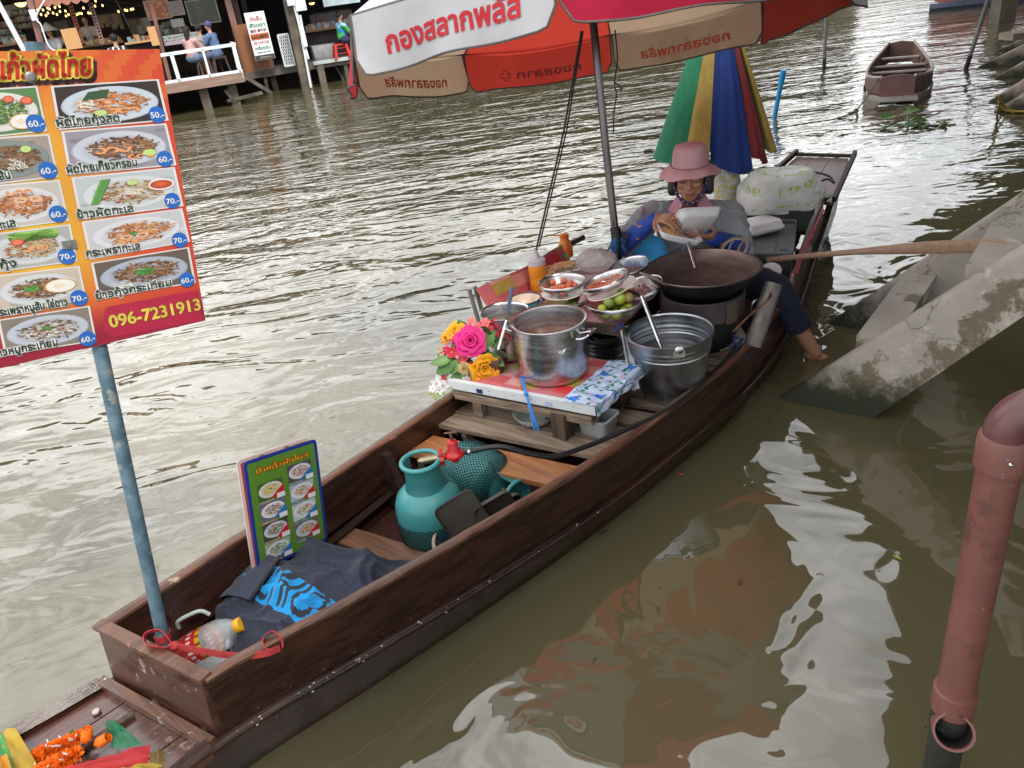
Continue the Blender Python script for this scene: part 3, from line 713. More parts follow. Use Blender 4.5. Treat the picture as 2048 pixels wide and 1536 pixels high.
# ------------------------------------------------------------ printed food pictures (flat print)
def shade(c, k): return tuple(max(0, min(1, q*k)) for q in c)
PAL = {'noodle': [(.62, .20, .06), (.70, .30, .10), (.50, .12, .04), (.75, .42, .18)], 'brown': [(.22, .10, .05), (.33, .15, .07), (.14, .06, .03), (.42, .22, .10)],
       'rice': [(.60, .42, .20), (.70, .55, .32), (.50, .30, .12), (.35, .12, .08)], 'white': [(.75, .72, .68), (.62, .60, .56), (.30, .14, .07), (.20, .10, .05)],
       'green': [(.10, .22, .05), (.18, .34, .08), (.06, .14, .04), (.30, .40, .12)], 'yellow': [(.75, .50, .05), (.80, .60, .10), (.62, .36, .04)], 'pink': [(.55, .20, .16), (.66, .32, .25), (.40, .10, .08)]}
def dish(g, Q, kind, bgc, plate, seed, extras=(), res=1.0, border=True, z0=.0006):
    """Q maps (s,t) in the unit square (t up) to the board plane; everything is flat print"""
    rn = random.Random(seed); lay = [z0]
    def put(pts, c, dz=0):
        lay[0] += .0000045; g.poly([(*Q(p[0], p[1]), lay[0]+dz) for p in pts], None, c)
    def ell(cx, cy, rx, ry, c, n=18, a0=0): put([(cx+rx*cos(a0+2*pi*i/n), cy+ry*sin(a0+2*pi*i/n)) for i in range(n)], c)
    if border: put([(-.025, -.035), (1.025, -.035), (1.025, 1.035), (-.025, 1.035)], (.72, .72, .74))
    lay[0] += .0001; put([(0, 0), (1, 0), (1, 1), (0, 1)], bgc)
    for i in range(10):
        x, y = rn.random()*.9+.05, rn.random()*.86+.07; k = rn.uniform(.7, 1.3); r = rn.uniform(.03, .1); r = min(r, x, 1-x, y/1.4, (1-y)/1.4); ell(x, y, r, r*.8, shade(bgc, k), 8)
    cx, cy = .5, .5
    ell(cx, cy, .47, .44, shade(plate, .75), 32); ell(cx, cy+.01, .455, .425, plate, 32); ell(cx, cy, .37, .33, shade(plate, .86), 28)
    pal = PAL[kind]
    for i in range(int(260*res)):
        a = rn.random()*6.28; r = math.sqrt(rn.random()); x = cx+.33*r*cos(a)+.02; y = cy+.27*r*sin(a)+.02; c = shade(rn.choice(pal), rn.uniform(.65, 1.25)*(1.08-.35*r))
        t = rn.random()
        if kind in ('noodle', 'brown') and t < .6 or t < .25:
            L = rn.uniform(.05, .12); b = rn.random()*6.28; w = .011; k = rn.uniform(-.03, .03)
            p = [(x, y), (x+L*.5*cos(b)-k*sin(b), y+L*.5*sin(b)+k*cos(b)), (x+L*cos(b), y+L*sin(b))]; nx, ny = -sin(b)*w, cos(b)*w
            put([(q[0]+nx, q[1]+ny) for q in p]+[(q[0]-nx, q[1]-ny) for q in p[::-1]], c)
        else:
            n = rn.choice((4, 5, 6)); rr = rn.uniform(.014, .04); b = rn.random()*6
            put([(x+rr*cos(b+6.283*j/n), y+rr*sin(b+6.283*j/n)*rn.uniform(.7, 1)) for j in range(n)], c)
    for e in extras:
        k, x, y, r = e
        if k == 'lime': ell(x, y, r, r*1.15, (.28, .48, .06), 20); ell(x, y, r*.86, r, (.62, .75, .32), 20); [put([(x, y), (x+r*.75*cos(a), y+r*.85*sin(a)), (x+r*.75*cos(a+.5), y+r*.85*sin(a+.5))], (.50, .66, .22)) for a in np.arange(0, 6.2, .8)]
        if k == 'shrimp':
            for q in range(3): a0 = rn.random()*6; xx, yy = x+q*r*1.7, y+rn.uniform(-.02, .02)
            for q in range(3):
                xx = x+q*r*1.7; a0 = rn.random()*6; pts = [(xx+r*cos(a0+t), yy+r*1.2*sin(a0+t)) for t in np.linspace(0, 4.4, 10)]+[(xx+r*.45*cos(a0+t), yy+r*.55*sin(a0+t)) for t in np.linspace(4.4, 0, 10)]
                for i in range(9): put([pts[i], pts[i+1], pts[18-i], pts[19-i]], (.80, .30+.1*(i % 2), .14))
        if k == 'ring':
            for q in range(2):
                xx = x+q*r*2.3; pts = 14
                for i in range(pts):
                    a, b = 6.283*i/pts, 6.283*(i+1)/pts; put([(xx+r*cos(a), y+r*sin(a)), (xx+r*cos(b), y+r*sin(b)), (xx+r*.5*cos(b), y+r*.5*sin(b)), (xx+r*.5*cos(a), y+r*.5*sin(a))], (.76, .50, .34))
        if k == 'leaf': [put([(x+rn.uniform(-r, r), y+rn.uniform(-r, r)) for _ in range(4)], shade((.08, .26, .06), rn.uniform(.6, 1.6))) for _ in range(14)]
        if k == 'sprout':
            for i in range(34):
                a = rn.random()*6; xx, yy = x+rn.uniform(-r, r), y+rn.uniform(-r, r); L = r*.9; put([(xx, yy), (xx+L*cos(a), yy+L*sin(a)), (xx+L*cos(a)+.008, yy+L*sin(a)+.012), (xx+.008, yy+.012)], (.82, .82, .74))
        if k == 'tomato': ell(x, y, r, r*1.1, (.62, .05, .03), 18); ell(x, y, r*.75, r*.85, (.80, .20, .10), 16)
        if k == 'bowl': ell(x, y, r*1.15, r*1.25, (.85, .85, .85), 24); ell(x, y, r, r*.95, (.50, .07, .02), 22); ell(x-.01, y+.01, r*.5, r*.4, (.62, .14, .04), 12)
        if k == 'egg': ell(x, y, r*1.25, r*1.3, (.60, .38, .14), 14, .3); ell(x, y, r*1.1, r*1.15, (.86, .84, .80), 16); ell(x-.02, y, r*.45, r*.5, (.80, .72, .55), 14)
        if k == 'scallion': [put([(x+i*.012, y-r), (x+i*.012+.012, y-r), (x+.16+i*.014, y+r), (x+.14+i*.014, y+r)], shade((.10, .30, .06), rn.uniform(.7, 1.5))) for i in range(7)]
        if k == 'salad': [put([(x+rn.uniform(-r, r)*1.6, y+rn.uniform(-r, r)*.7) for _ in range(5)], shade((.22, .46, .08), rn.uniform(.6, 1.5))) for _ in range(26)]
        if k == 'dark': put([(x-r, y-r), (x+r, y-r*.6), (x+r*1.3, y+r), (x-r*.4, y+r*.7)], (.03, .09, .03))
PRINT = mat('print', (.5, .5, .5), .35, attr=True, amt=.08, coat=.15)
for n_ in PRINT.node_tree.nodes:
    if n_.type == 'MAP_RANGE': n_.inputs[3].default_value = .70; n_.inputs[4].default_value = .80  # print dimmed to stand in for the shade on the menu board
def quadmap(tl, tr, br, bl):
    def Q(s, t):
        a = lerp(tl[0], tr[0], s), lerp(tl[1], tr[1], s); b = lerp(bl[0], br[0], s), lerp(bl[1], br[1], s); return lerp(b[0], a[0], t), lerp(b[1], a[1], t)
    return Q
# ------------------------------------------------------------ tall menu board on its painted pole
e1 = ray(3068, 36).normalized(); e2 = -ray(1167, 5124).normalized(); e2 = (e2-e1*e1.dot(e2)).normalized(); e3 = e1.cross(e2)
PB = at(325, 1270, .33); pd = -ray(1167, 5124).normalized()
# pole from the boat floor up behind the board
PO = PB+pd*.6; FM = Matrix.Identity(4)
PLO = PO+e3*.022
for i in range(3): FM[i][0] = e1[i]; FM[i][1] = e2[i]; FM[i][2] = e3[i]; FM[i][3] = PLO[i]
def fpx(px, py):
    d = ray(px, py); t = (PLO-C0).dot(e3)/d.dot(e3); w = C0+d*t-PLO; return w.dot(e1), w.dot(e2)
def z8(x, y): return fpx(x/2.193, 60+y/2.193)      # from the enlarged view of the board
BLUEP = mat('pole_paint', (.12, .19, .24), .55, .2, (.05, .10, .14), scale=20, bump=.0006, spots=[((.22, .24, .24), 22, .57), ((.05, .13, .26), 9, .60)])
sign = T('menu_sign', 'large red and yellow Thai food menu board with prices, mounted on a blue pole', 'menu sign', TR(PB))
g = G(); g.tube([PB-pd*.31, PB+pd*1.36], .0155, 16); P(g, 'pole', BLUEP, sign, 60, True)
tr_ = fpx(319, 98); br_ = fpx(411, 641); tl_ = (tr_[0]-.74, tr_[1]+.006); bl_ = (br_[0]-.72, br_[1]-.004)
g = G(); g.prism([bl_, br_, tr_, tl_], .004, FM @ TR(0, 0, -.005)); P(g, 'board', mat('board_white', (.7, .68, .66), .5), sign, 0, True)
# printed background: red rim, yellow middle
bgq = quadmap(tl_, tr_, br_, bl_); g = G(); nx, ny = 64, 60
def bgcol(s, t):
    # print design: yellow-orange glow down the gutter, red outside, maroon foot
    gut = abs(s-(.60)); k = min(1, max(0, (t-.10)/.55)); yel = max(0, 1-gut/.22)*max(0, min(1, (t-.12)/.2))*max(0, min(1, (.93-t)/.2))
    red = (.60, .035, .02); orange = (.72, .22, .03); ye = (.80, .50, .03); mar = (.30, .005, .03)
    ray_ = (math.atan2(t-.4, s-.55)*9) % 1 < .5
    c = [lerp(red[i], orange[i], .45 if (ray_ and t > .80) else .12) for i in range(3)]
    c = [lerp(c[i], orange[i], min(1, max(0, 1-gut/.34))*max(0, min(1, (t-.05)/.3))*.8) for i in range(3)]; c = [lerp(c[i], ye[i], yel) for i in range(3)]
    m = max(0, min(1, (.15-t)/.1)); return tuple(lerp(c[i], mar[i], m) for i in range(3))
g.grid(lambda s, t: (*bgq(s, t), 0), nx, ny, bgcol, FM); P(g, 'printed_sheet', PRINT, sign, 0, True)
def zq(*p): return quadmap(*[z8(*q) for q in p])
pics = [  # tl, tr, br, bl in the enlarged view; kind, background, plate, extras
 ((235, 252), (686, 222), (727, 392), (268, 432), 'noodle', (.03, .02, .02), (.55, .62, .72), [('sprout', .25, .5, .13), ('dark', .35, .75, .12), ('shrimp', .5, .34, .06), ('lime', .38, .3, .065)], 'ผัดไทยกุ้งสด', (252, 428, 525, 405), '50.-', (687, 371)),
 ((281, 450), (720, 416), (762, 588), (314, 630), 'brown', (.30, .29, .34), (.55, .58, .68), [('shrimp', .3, .5, .07), ('shrimp', .6, .3, .05), ('lime', .78, .35, .075)], 'ผัดไทยเกี๊ยวกรอบ', (297, 634, 603, 600), '60.-', (721, 565)),
 ((325, 652), (757, 607), (793, 768), (360, 825), 'rice', (.50, .55, .58), (.62, .66, .70), [('scallion', .1, .6, .3), ('lime', .55, .75, .06), ('sprout', .5, .5, .1), ('bowl', .84, .62, .12)], 'ข้าวผัดทะเล', (342, 832, 585, 800), '70.-', (754, 748)),
 ((370, 845), (790, 788), (822, 925), (403, 1000), 'noodle', (.55, .56, .60), (.66, .68, .74), [('ring', .38, .42, .07), ('shrimp', .3, .28, .06), ('leaf', .45, .5, .06)], 'กระเพราทะเล', (382, 1000, 615, 965), '70.-', (786, 920)),
 ((410, 1025), (820, 958), (848, 1105), (440, 1170), 'brown', (.13, .10, .08), (.40, .45, .55), [('leaf', .5, .55, .12), ('sprout', .25, .25, .08)], 'ข้าวกุ้งกระเทียม', (423, 1185, 752, 1122), '60.-', (818, 1095)),
 ((-205, 275), (155, 252), (197, 438), (-165, 478), 'green', (.10, .22, .08), (.72, .72, .70), [('tomato', .85, .72, .08), ('tomato', .63, .78, .07), ('egg', .75, .25, .14)], None, None, '60.-', (155, 409)),
 ((-165, 488), (208, 463), (246, 640), (-120, 682), 'brown', (.36, .30, .27), (.22, .27, .26), [('lime', .70, .72, .07), ('sprout', .6, .35, .1)], 'ผัดไทยวุ้นเส้น', (-200, 690, 48, 655), '60.-', (209, 615)),
 ((-115, 694), (253, 664), (292, 832), (-75, 880), 'noodle', (.55, .52, .48), (.66, .68, .72), [('ring', .50, .62, .08), ('shrimp', .4, .8, .06)], 'ผัดซีอิ๊วทะเล', (-160, 900, 70, 865), '60.-', (253, 806)),
 ((-75, 905), (300, 858), (330, 1010), (-35, 1060), 'rice', (.40, .42, .40), (.60, .64, .66), [('salad', .55, .85, .2), ('tomato', .36, .72, .08), ('shrimp', .45, .5, .06)], 'ข้าวผัดกุ้ง', (-190, 1080, 75, 1040), '70.-', (292, 991)),
 ((-35, 1085), (340, 1040), (370, 1180), (0, 1240), 'brown', (.55, .48, .40), (.62, .64, .68), [('leaf', .4, .55, .1), ('tomato', .35, .42, .03), ('egg', .75, .52, .16)], 'กระเพราหมูสับ ไข่ดาว', (-20, 1262, 297, 1210), '70.-', (345, 1174)),
 ((0, 1275), (385, 1215), (413, 1360), (30, 1420), 'white', (.24, .20, .17), (.50, .55, .64), [('leaf', .48, .58, .07)], 'ข้าวหมูกระเทียม', (-30, 1440, 255, 1385), '60.-', (383, 1353))]
INK = (.01, .05, .03); WH = (.85, .85, .85)
for i, (tl, tr, br, bl, kind, bgc, plate, ex, name, tp, price, pc) in enumerate(pics):
    g = G(); dish(g, zq(tl, tr, br, bl), kind, bgc, plate, 11+i, ex, z0=.0012); g.v = [tuple(FM @ Vector(v)) for v in g.v]; P(g, 'menu_picture', PRINT, sign, 0, True)
    c = z8(*pc); r = .0165; g = G(); g.add([(c[0]+r*cos(a), c[1]+r*sin(a), .0028) for a in np.linspace(0, 2*pi, 29)[:-1]], [tuple(range(28))], FM, (.01, .13, .52))
    text(g, price, FM @ TR(c[0]-r*.78, c[1]-.006, .003) @ RZ(-.0), .016, r*1.6, bold=.02, col=WH, zs=.0002); P(g, 'price_badge', PRINT, sign, 0, True)
    if name:
        a = z8(tp[0], tp[1]); b = z8(tp[2], tp[3]); ang = math.atan2(b[1]-a[1], b[0]-a[0]); wd = math.hypot(b[0]-a[0], b[1]-a[1]); g = G()
        text(g, name, FM @ TR(a[0], a[1]+.002, .0024) @ RZ(ang), .0215, wd, bold=.022, col=INK, outline=.085, ocol=WH, zs=.00025); P(g, 'dish_name', PRINT, sign, 0, True)
a = z8(-130, 218); b = z8(395, 196); ang = math.atan2(b[1]-a[1], b[0]-a[0]); wd = math.hypot(b[0]-a[0], b[1]-a[1]); Mt = FM @ TR(a[0], a[1]-.001, .0006) @ RZ(ang)
g = G(); text(g, 'ป้าแก้วผัดไทย', Mt @ TR(.004, -.007, 0), .052, wd, bold=.06, col=(.03, .01, .01), outline=.08, ocol=(.06, .01, .01), slant=.22)
text(g, 'ป้าแก้วผัดไทย', Mt @ TR(0, 0, .0012), .052, wd, bold=.03, col=(.55, .02, .01), outline=.075, ocol=(.82, .62, .08), slant=.22); P(g, 'title', PRINT, sign, 0, True)
a = z8(485, 1305); b = z8(880, 1225); ang = math.atan2(b[1]-a[1], b[0]-a[0]); wd = math.hypot(b[0]-a[0], b[1]-a[1]); g = G()
q = [z8(455, 1240), z8(470, 1215), z8(868, 1140), z8(888, 1275), z8(500, 1345), z8(455, 1320)]; g.poly([(x, y, .0004) for x, y in q][::-1], FM, (.42, .01, .05))
text(g, '096-7231913', FM @ TR(a[0], a[1], .0009) @ RZ(ang), .037, wd, bold=.03, col=(.78, .62, .10), outline=.03, ocol=(.30, .02, .02)); P(g, 'phone_number', PRINT, sign, 0, True)
for x, y, n in ((135, 208, 0), (303, 940, 1)):
    c = z8(x, y); g = G()
    if n == 0: g.lathe([(0, .006), (.006, .0055), (.0075, .004), (.0105, .003), (.0105, .0005)], 20, FM @ TR(c[0], c[1], 0)); 
    else: g.box((c[0], c[1], .004), (.026, .016, .003), FM @ TR(0, 0, 0)); g.lathe([(0, .008), (.005, .0075), (.006, .005)], 14, FM @ TR(c[0], c[1], 0))
    P(g, 'bolt', mat('bolt_grey', (.22, .22, .21), .5, .7), sign, 40, True)

# ------------------------------------------------------------ red cloth tie
RED_T = mat('red_tape', (.36, .035, .035), .9, 0, (.26, .02, .02), scale=20, bump=.0006, bscale=300)
def ribbonw(g, pts, w, th=.0016, up=(0, 0, 1)):
    pts = bezier(pts, 8); n = len(pts); vs = []
    for i, p in enumerate(pts):
        d = (pts[min(i+1, n-1)]-pts[max(i-1, 0)]).normalized(); u_ = Vector(up[i*len(up)//n]) if isinstance(up, list) else Vector(up); u_ = (u_-d*u_.dot(d)).normalized(); s = d.cross(u_)
        for a, b in ((-.5, 1), (.5, 1), (.5, -1), (-.5, -1)): vs.append(p+u_*w*a+s*th*b*.5)
    fs = [(i*4+j, i*4+(j+1) % 4, i*4+4+(j+1) % 4, i*4+4+j) for i in range(n-1) for j in range(4)]+[(3, 2, 1, 0), (4*n-4, 4*n-3, 4*n-2, 4*n-1)]
    g.add(vs, fs)
tie = T('cloth_tie', 'dull red cloth strap knotted round the sign pole and over the bow', 'strap', TR(at(325, 1275, .3)))
g = G(); c = PB-pd*.005; x, y = frame(pd); loop = [c+(x*cos(a)+y*sin(a))*.0185+pd*.004*sin(a) for a in np.linspace(0, 2*pi, 12)]; ribbonw(g, loop, .02, .002, tuple(pd)); P(g, 'loop', RED_T, tie, 60, True)
A0 = at(348, 1292, .345); g = G(); ribbonw(g, [A0, at(420, 1305, .34), at(480, 1312, .335), at(530, 1307, .33), at(560, 1296, .325)], .017, .002, (0, .35, 1)); P(g, 'strap', RED_T, tie, 60, True)
g = G(); ribbonw(g, [A0, at(322, 1262, .37), at(292, 1268, .37), at(294, 1290, .36), at(330, 1296, .355), A0], .018, .002, (.2, -.6, 1)); ribbonw(g, [A0, at(352, 1305, .33), at(358, 1322, .30)], .03, .002, (1, .3, .4)); P(g, 'bow_loop', RED_T, tie, 60, True)
g = G(); g.ball(A0, (.016, .013, .012), 10); P(g, 'knot', RED_T, tie, 60, True)
g = G(); ribbonw(g, [at(552, 1302, .325), at(530, 1296, .335), at(526, 1275, .345), at(545, 1263, .35), at(562, 1278, .34), at(566, 1296, .33)], .012, .0025, (.4, -.5, .6)); P(g, 'end_loop', RED_T, tie, 60, True)

# ------------------------------------------------------------ plastic bottles in the bow
PET = mat('clear_plastic', (.85, .90, .94), .08, 0, amt=.02, alpha=.26, spec=.9)
PETM = mat('cloudy_plastic', (.80, .85, .88), .12, 0, amt=.03, trans=.7, ior=1.2)
def bottle(a, b, r, label, capcol, name='plastic_bottle', sleeve=None, handle=False, m=PET, neck=.3):
    a = Vector(a); b = Vector(b); L = (b-a).length; M = toward(a, b-a); t = T(name, label, 'bottle', M)
    g = G(); g.lathe([(0, .004), (r*.8, .001), (r*.98, .012), (r, .03), (r*.985, L*.35), (r, L*.62), (r*.93, L*.72), (r*.66, L*.84), (r*.36, L*.92), (r*.30, L*.95)], 28); P(g, 'bottle_body', m, t, 60)
    g = G(); cr = r*.42
    g.lathe([(cr, L*.925), (cr*1.02, L*.94), (cr, L*.995), (cr*.93, L*1.003), (0, L*1.005)], 24, wob=lambda a, z: 1+.012*cos(24*a)); P(g, 'cap', mat('cap', capcol, .4, amt=.08), t, 50)
    if sleeve:
        g = G(); g.grid(lambda s, q: ((r*1.012)*cos(s*2*pi), (r*1.012)*sin(s*2*pi), L*(.08+.46*q)), 40, 14, sleeve); P(g, 'printed_label', PRINT, t, 60)
    if handle:
        g = G(); g.tube(bezier([(-r*.9, 0, L*.64), (-r*1.5, 0, L*.60), (-r*1.75, 0, L*.40), (-r*1.5, 0, L*.16), (-r*.95, 0, L*.12)], 6), .0055, 8, flat=.7); P(g, 'handle', mat('handle_grey', (.45, .5, .5), .4), t)
    return t
def slv(s, t):
    if t > .83: return (.75, .42, .02) if int(s*40) % 3 else (.35, .05, .02)
    if .55 < t < .75 and int(s*60) % 3: return (.78, .70, .68)
    if .1 < t < .4 and int(s*80+t*5) % 4 == 0: return (.62, .25, .22)
    return (.60, .03, .025)
bottle(at(352, 1318, .10), at(484, 1247, .20), .047, 'big clear bottle with red label and yellow cap by the sign pole', (.75, .40, .02), sleeve=slv)
g = G(); hp = [at(358, 1256, .21), at(356, 1243, .235), at(380, 1229, .25), at(402, 1222, .255), at(420, 1229, .24)]; g.tube(bezier(hp, 6), .0055, 8)
P(g, 'handle', mat('handle_grey', (.42, .47, .47), .4), bpy.data.objects['plastic_bottle'], 40, True)
bottle(at(372, 1340, .05), at(468, 1325, .12), .042, 'clear lying bottle with white cap in the bow corner', (.72, .72, .72))
def slv2(s, t): return (.10, .28, .55) if (.35 < t < .48 or (int(s*50) % 4 == 0 and t > .6)) else (.60, .68, .72)
bottle(at(560, 1312, .05), at(455, 1285, .10), .043, 'clear bottle with pale blue label under the red strap', (.65, .70, .75), sleeve=slv2)

# ------------------------------------------------------------ dark T-shirt with blue lettering
_sl = glyphs('FASHION'); 
def tshirt():
    # outline of the heap given by boat coordinates; a draped sheet with folds
    cor = [at(392, 1198, .20), at(615, 1058, .22), at(950, 1108, .20), at(535, 1335, .22)]
    cb = [BI @ c for c in cor]
    def fn(s, t):
        q = cb[0].lerp(cb[1], t).lerp(cb[3].lerp(cb[2], t), s); e = min(s, 1-s, t, 1-t); u, c = q.x, q.y
        wob = .03*noise.noise(Vector((s*3, t*3, 1)))
        # long soft folds gathered towards the middle of the near edge
        dx, dy = s-1.05, t-.42; a = math.atan2(dy, -dx); r = math.hypot(dx, dy)
        f1 = 1-abs(sin(a*4.3+1.2*noise.noise(Vector((s*2, t*2, 9)))+.6)); f2 = 1-abs(sin(a*8.5+2.4*noise.noise(Vector((s*2.6, t*2.6, 3)))+r*2))
        fold = (.045*f1**1.8+.022*f2**2+.014*(1-abs(noise.noise(Vector((s*4+t, t*5, 6)))*4 if abs(noise.noise(Vector((s*4+t, t*5, 6)))) < .25 else 1)))*min(1, r*2.4)*min(1, e*9)
        fold += .020*noise.noise(Vector((s*3.4, t*3.4, 4)))+.004*noise.noise(Vector((s*12, t*12, 3)))
        z = q.z-.035-.09*(1-min(1, e*9))**2+fold+.03*sin(pi*min(1, max(0, s)))*sin(pi*t)
        lim = stn(max(u, .02)); cw = c+.7*wob; cw = max(cw, lim[0]-lim[1]+.028); cw = min(cw, lim[0]+lim[1]-.03)
        return (u+wob*.6, cw, max(z, .035))
    loops, x0, x1 = _sl; outer = [L for L in loops]
    navy = (.030, .035, .058); blu = (.012, .29, .66)
    def col(s, t):
        # band of big letters running across the chest, partly folded away
        k = noise.noise(Vector((s*70, t*70, 0))); c = tuple(q*(1+.45*k) for q in navy)
        # the chest print: s from .08 to .95, centred on t ~ .33 - .1 s
        x = (s-.06)/.86; ctr = .36-.02*s; y = (t-ctr)/.20+.5
        if 0 < x < 1 and 0 < y < 1:
            gx = x0+(x1-x0)*(1-x) if False else x0+(x1-x0)*x; gy = 1-y*1.0
            dark = sum(inside((gx, gy*.74), L) for L in outer) % 2
            if not dark and not (.40 < x < .46 and y > .7): return blu
            return (.03, .035, .05)
        if .80 < s < 1.0 and .56 < t < .76: return blu
        return c
    g = G(); g.grid(fn, 150, 150, col)
    return g
SHIRT = mat('tshirt_cloth', (.5, .5, .5), .95, attr=True, amt=.25, scale=40, bump=.0015, bscale=60, sheen=.1)
g = tshirt(); ONE(g, 'tshirt', SHIRT, 'crumpled dark grey T-shirt with bright blue print heaped in the bow', 'T-shirt', smooth=180, M=BM)
g = G()
def flap(s, t):
    a = at(500, 1200, .225).lerp(at(558, 1112, .25), t); b = at(430, 1200, .18).lerp(at(500, 1130, .225), t); q = (BI @ a).lerp(BI @ b, s); return (q.x, q.y, q.z+.018*sin(pi*s)+.008*noise.noise(Vector((s*4, t*6, 8))))
g.grid(flap, 14, 20, (.034, .039, .062)); g.tube([BI @ at(500, 1200, .225), BI @ at(531, 1154, .248), BI @ at(558, 1112, .25)], .006, 6, col=(.02, .02, .03))
o = P(g, 'sleeve', SHIRT, bpy.data.objects['tshirt'], 180)

# ------------------------------------------------------------ two menus standing in the bow
def menu_card(tl, tr, br, bl, label, face, kind, rim, order=0):
    """corners in world space"""
    o_ = bl; x = (br-bl).normalized(); y = (tl-bl).normalized(); k_ = x.dot(y)/2; x = (x-y*k_).normalized(); y = (y-x*x.dot(y)).normalized(); z = x.cross(y); M = Matrix.Identity(4)
    for i in range(3): M[i][0] = x[i]; M[i][1] = y[i]; M[i][2] = z[i]; M[i][3] = o_[i]
    w = (br-bl).length; h = (tl-bl).dot(y); t = T('menu_card', label, 'menu', M)
    def rr(w0, h0, w1, h1, r, n=5): 
        pts = []
        for cx, cy, a0 in ((w1-r, h0+r, -pi/2), (w1-r, h1-r, 0), (w0+r, h1-r, pi/2), (w0+r, h0+r, pi)):
            pts += [(cx+r*cos(a0+pi/2*i/n), cy+r*sin(a0+pi/2*i/n)) for i in range(n+1)]
        return pts
    g = G(); g.prism(rr(0, 0, w, h, .014), .005, TR(0, 0, -.0055)); P(g, 'board', rim, t, 30)
    g = G(); g.prism(rr(.010, .010, w-.012, h-.010, .006), .0006, None, face); P(g, 'printed_sheet', PRINT, t, 0)
    return t, w, h
GR = (.09, .22, .025)
# card plane: stands inside the hull, leaning slightly on the far side
mp0 = bw(.46, .205, .06); mdx = (bw(.80, .245, .06)-mp0).normalized(); mdy = (BM.to_3x3() @ Vector((0, .10, 1))).normalized(); mnn = mdx.cross(mdy)
def mpl(px, py, off=0.):
    d = ray(px, py); p_ = mp0-mnn*off; return C0+d*((p_-C0).dot(mnn)/d.dot(mnn))
gbl, gbr, gtr, gtl = mpl(517, 1145), mpl(657, 1090), mpl(616, 862), mpl(473, 930)
BLUEB = mat('blue_binding', (.012, .03, .22), .4)
REDB = mat('white_edge', (.55, .42, .40), .5)
m1, w, h = menu_card(gtl, gtr, gbr, gbl, 'green Thai menu card with blue binding propped against the hull', GR, 0, BLUEB)
# the lower part is hidden by the shirt; pictures in two columns
u = 1.0
def mc(x0, y0, x1, y1): return quadmap((x0*w, y1*h), (x1*w, y1*h), (x1*w, y0*h), (x0*w, y0*h))
g = G(); text(g, 'ป้าแก้วผัดไทย', TR(.14*w, h*.865, .0012), .020, .70*w, bold=.05, col=(.80, .36, .02), outline=.06, ocol=(.30, .02, .01)); P(g, 'title', PRINT, m1, 0)
rows = [(.645, .815), (.46, .625), (.275, .44), (.09, .255)]
kinds = [('yellow', (.05, .10, .03), (.6, .6, .5)), ('pink', (.08, .05, .09), (.6, .6, .62)), ('brown', (.12, .12, .22), (.66, .66, .68)), ('noodle', (.35, .40, .48), (.62, .66, .7)), ('brown', (.06, .05, .04), (.5, .55, .6)), ('rice', (.45, .50, .55), (.6, .64, .68)), ('green', (.3, .4, .3), (.62, .66, .66)), ('noodle', (.14, .13, .13), (.5, .55, .6))]
for r, (y0, y1) in enumerate(rows):
    for c_ in (0, 1):
        x0 = .12+.42*c_; y_ = y0+(.035 if c_ else -.035); k = kinds[r*2+c_]; g = G()
        Q = mc(x0, y_, x0+.34, y_+.155); dish(g, Q, k[0], k[1], k[2], 50+r*2+c_, [('leaf', .5, .55, .06)], res=.45, border=False, z0=.0012)
        bc = (.50, .01, .03) if (r+c_) % 2 == 0 else (.02, .16, .50)
        g.poly([(*Q(.45, 0), .0029), (*Q(1, 0), .0029), (*Q(1, .62), .0029)], None, bc); g.poly([(*Q(.70, -.12), .0031), (*Q(1.02, -.12), .0031), (*Q(1.02, .16), .0031), (*Q(.70, .16), .0031)], None, (.70, .68, .72))
        P(g, 'menu_picture', PRINT, m1, 0)
        g = G(); text(g, ('ขนมเบื้อง', 'ต้มยำกุ้ง', 'ผัดไทยกุ้งสด', 'ข้าวผัดทะเล', 'ผัดหมี่', 'กุ้งผัด', 'ข้าวผัด', 'ผัดไทย')[r*2+c_], TR(*Q(.02, -.16), .0032), .0085, .19*w, bold=.02, col=(.5, .02, .02) if c_ == 0 else (.02, .12, .4), outline=.07, ocol=WH); P(g, 'dish_name', PRINT, m1, 0)
off = e3*0+(BM.to_3x3() @ Vector((.02, .03, 0)))
m2, w2, h2 = menu_card(mpl(462, 926, .012), mpl(606, 852, .012), mpl(645, 1090, .012), mpl(507, 1148, .012), 'red menu card with white edge standing behind the green menu card', (.52, .05, .02), 1, REDB)
g = G(); text(g, 'ป้าแก้ว', TR(.25*w2, h2*.90, .0012), .03, .55*w2, bold=.05, col=(.78, .50, .05), outline=.06, ocol=(.06, .01, .01), slant=.2); P(g, 'title', PRINT, m2, 0)
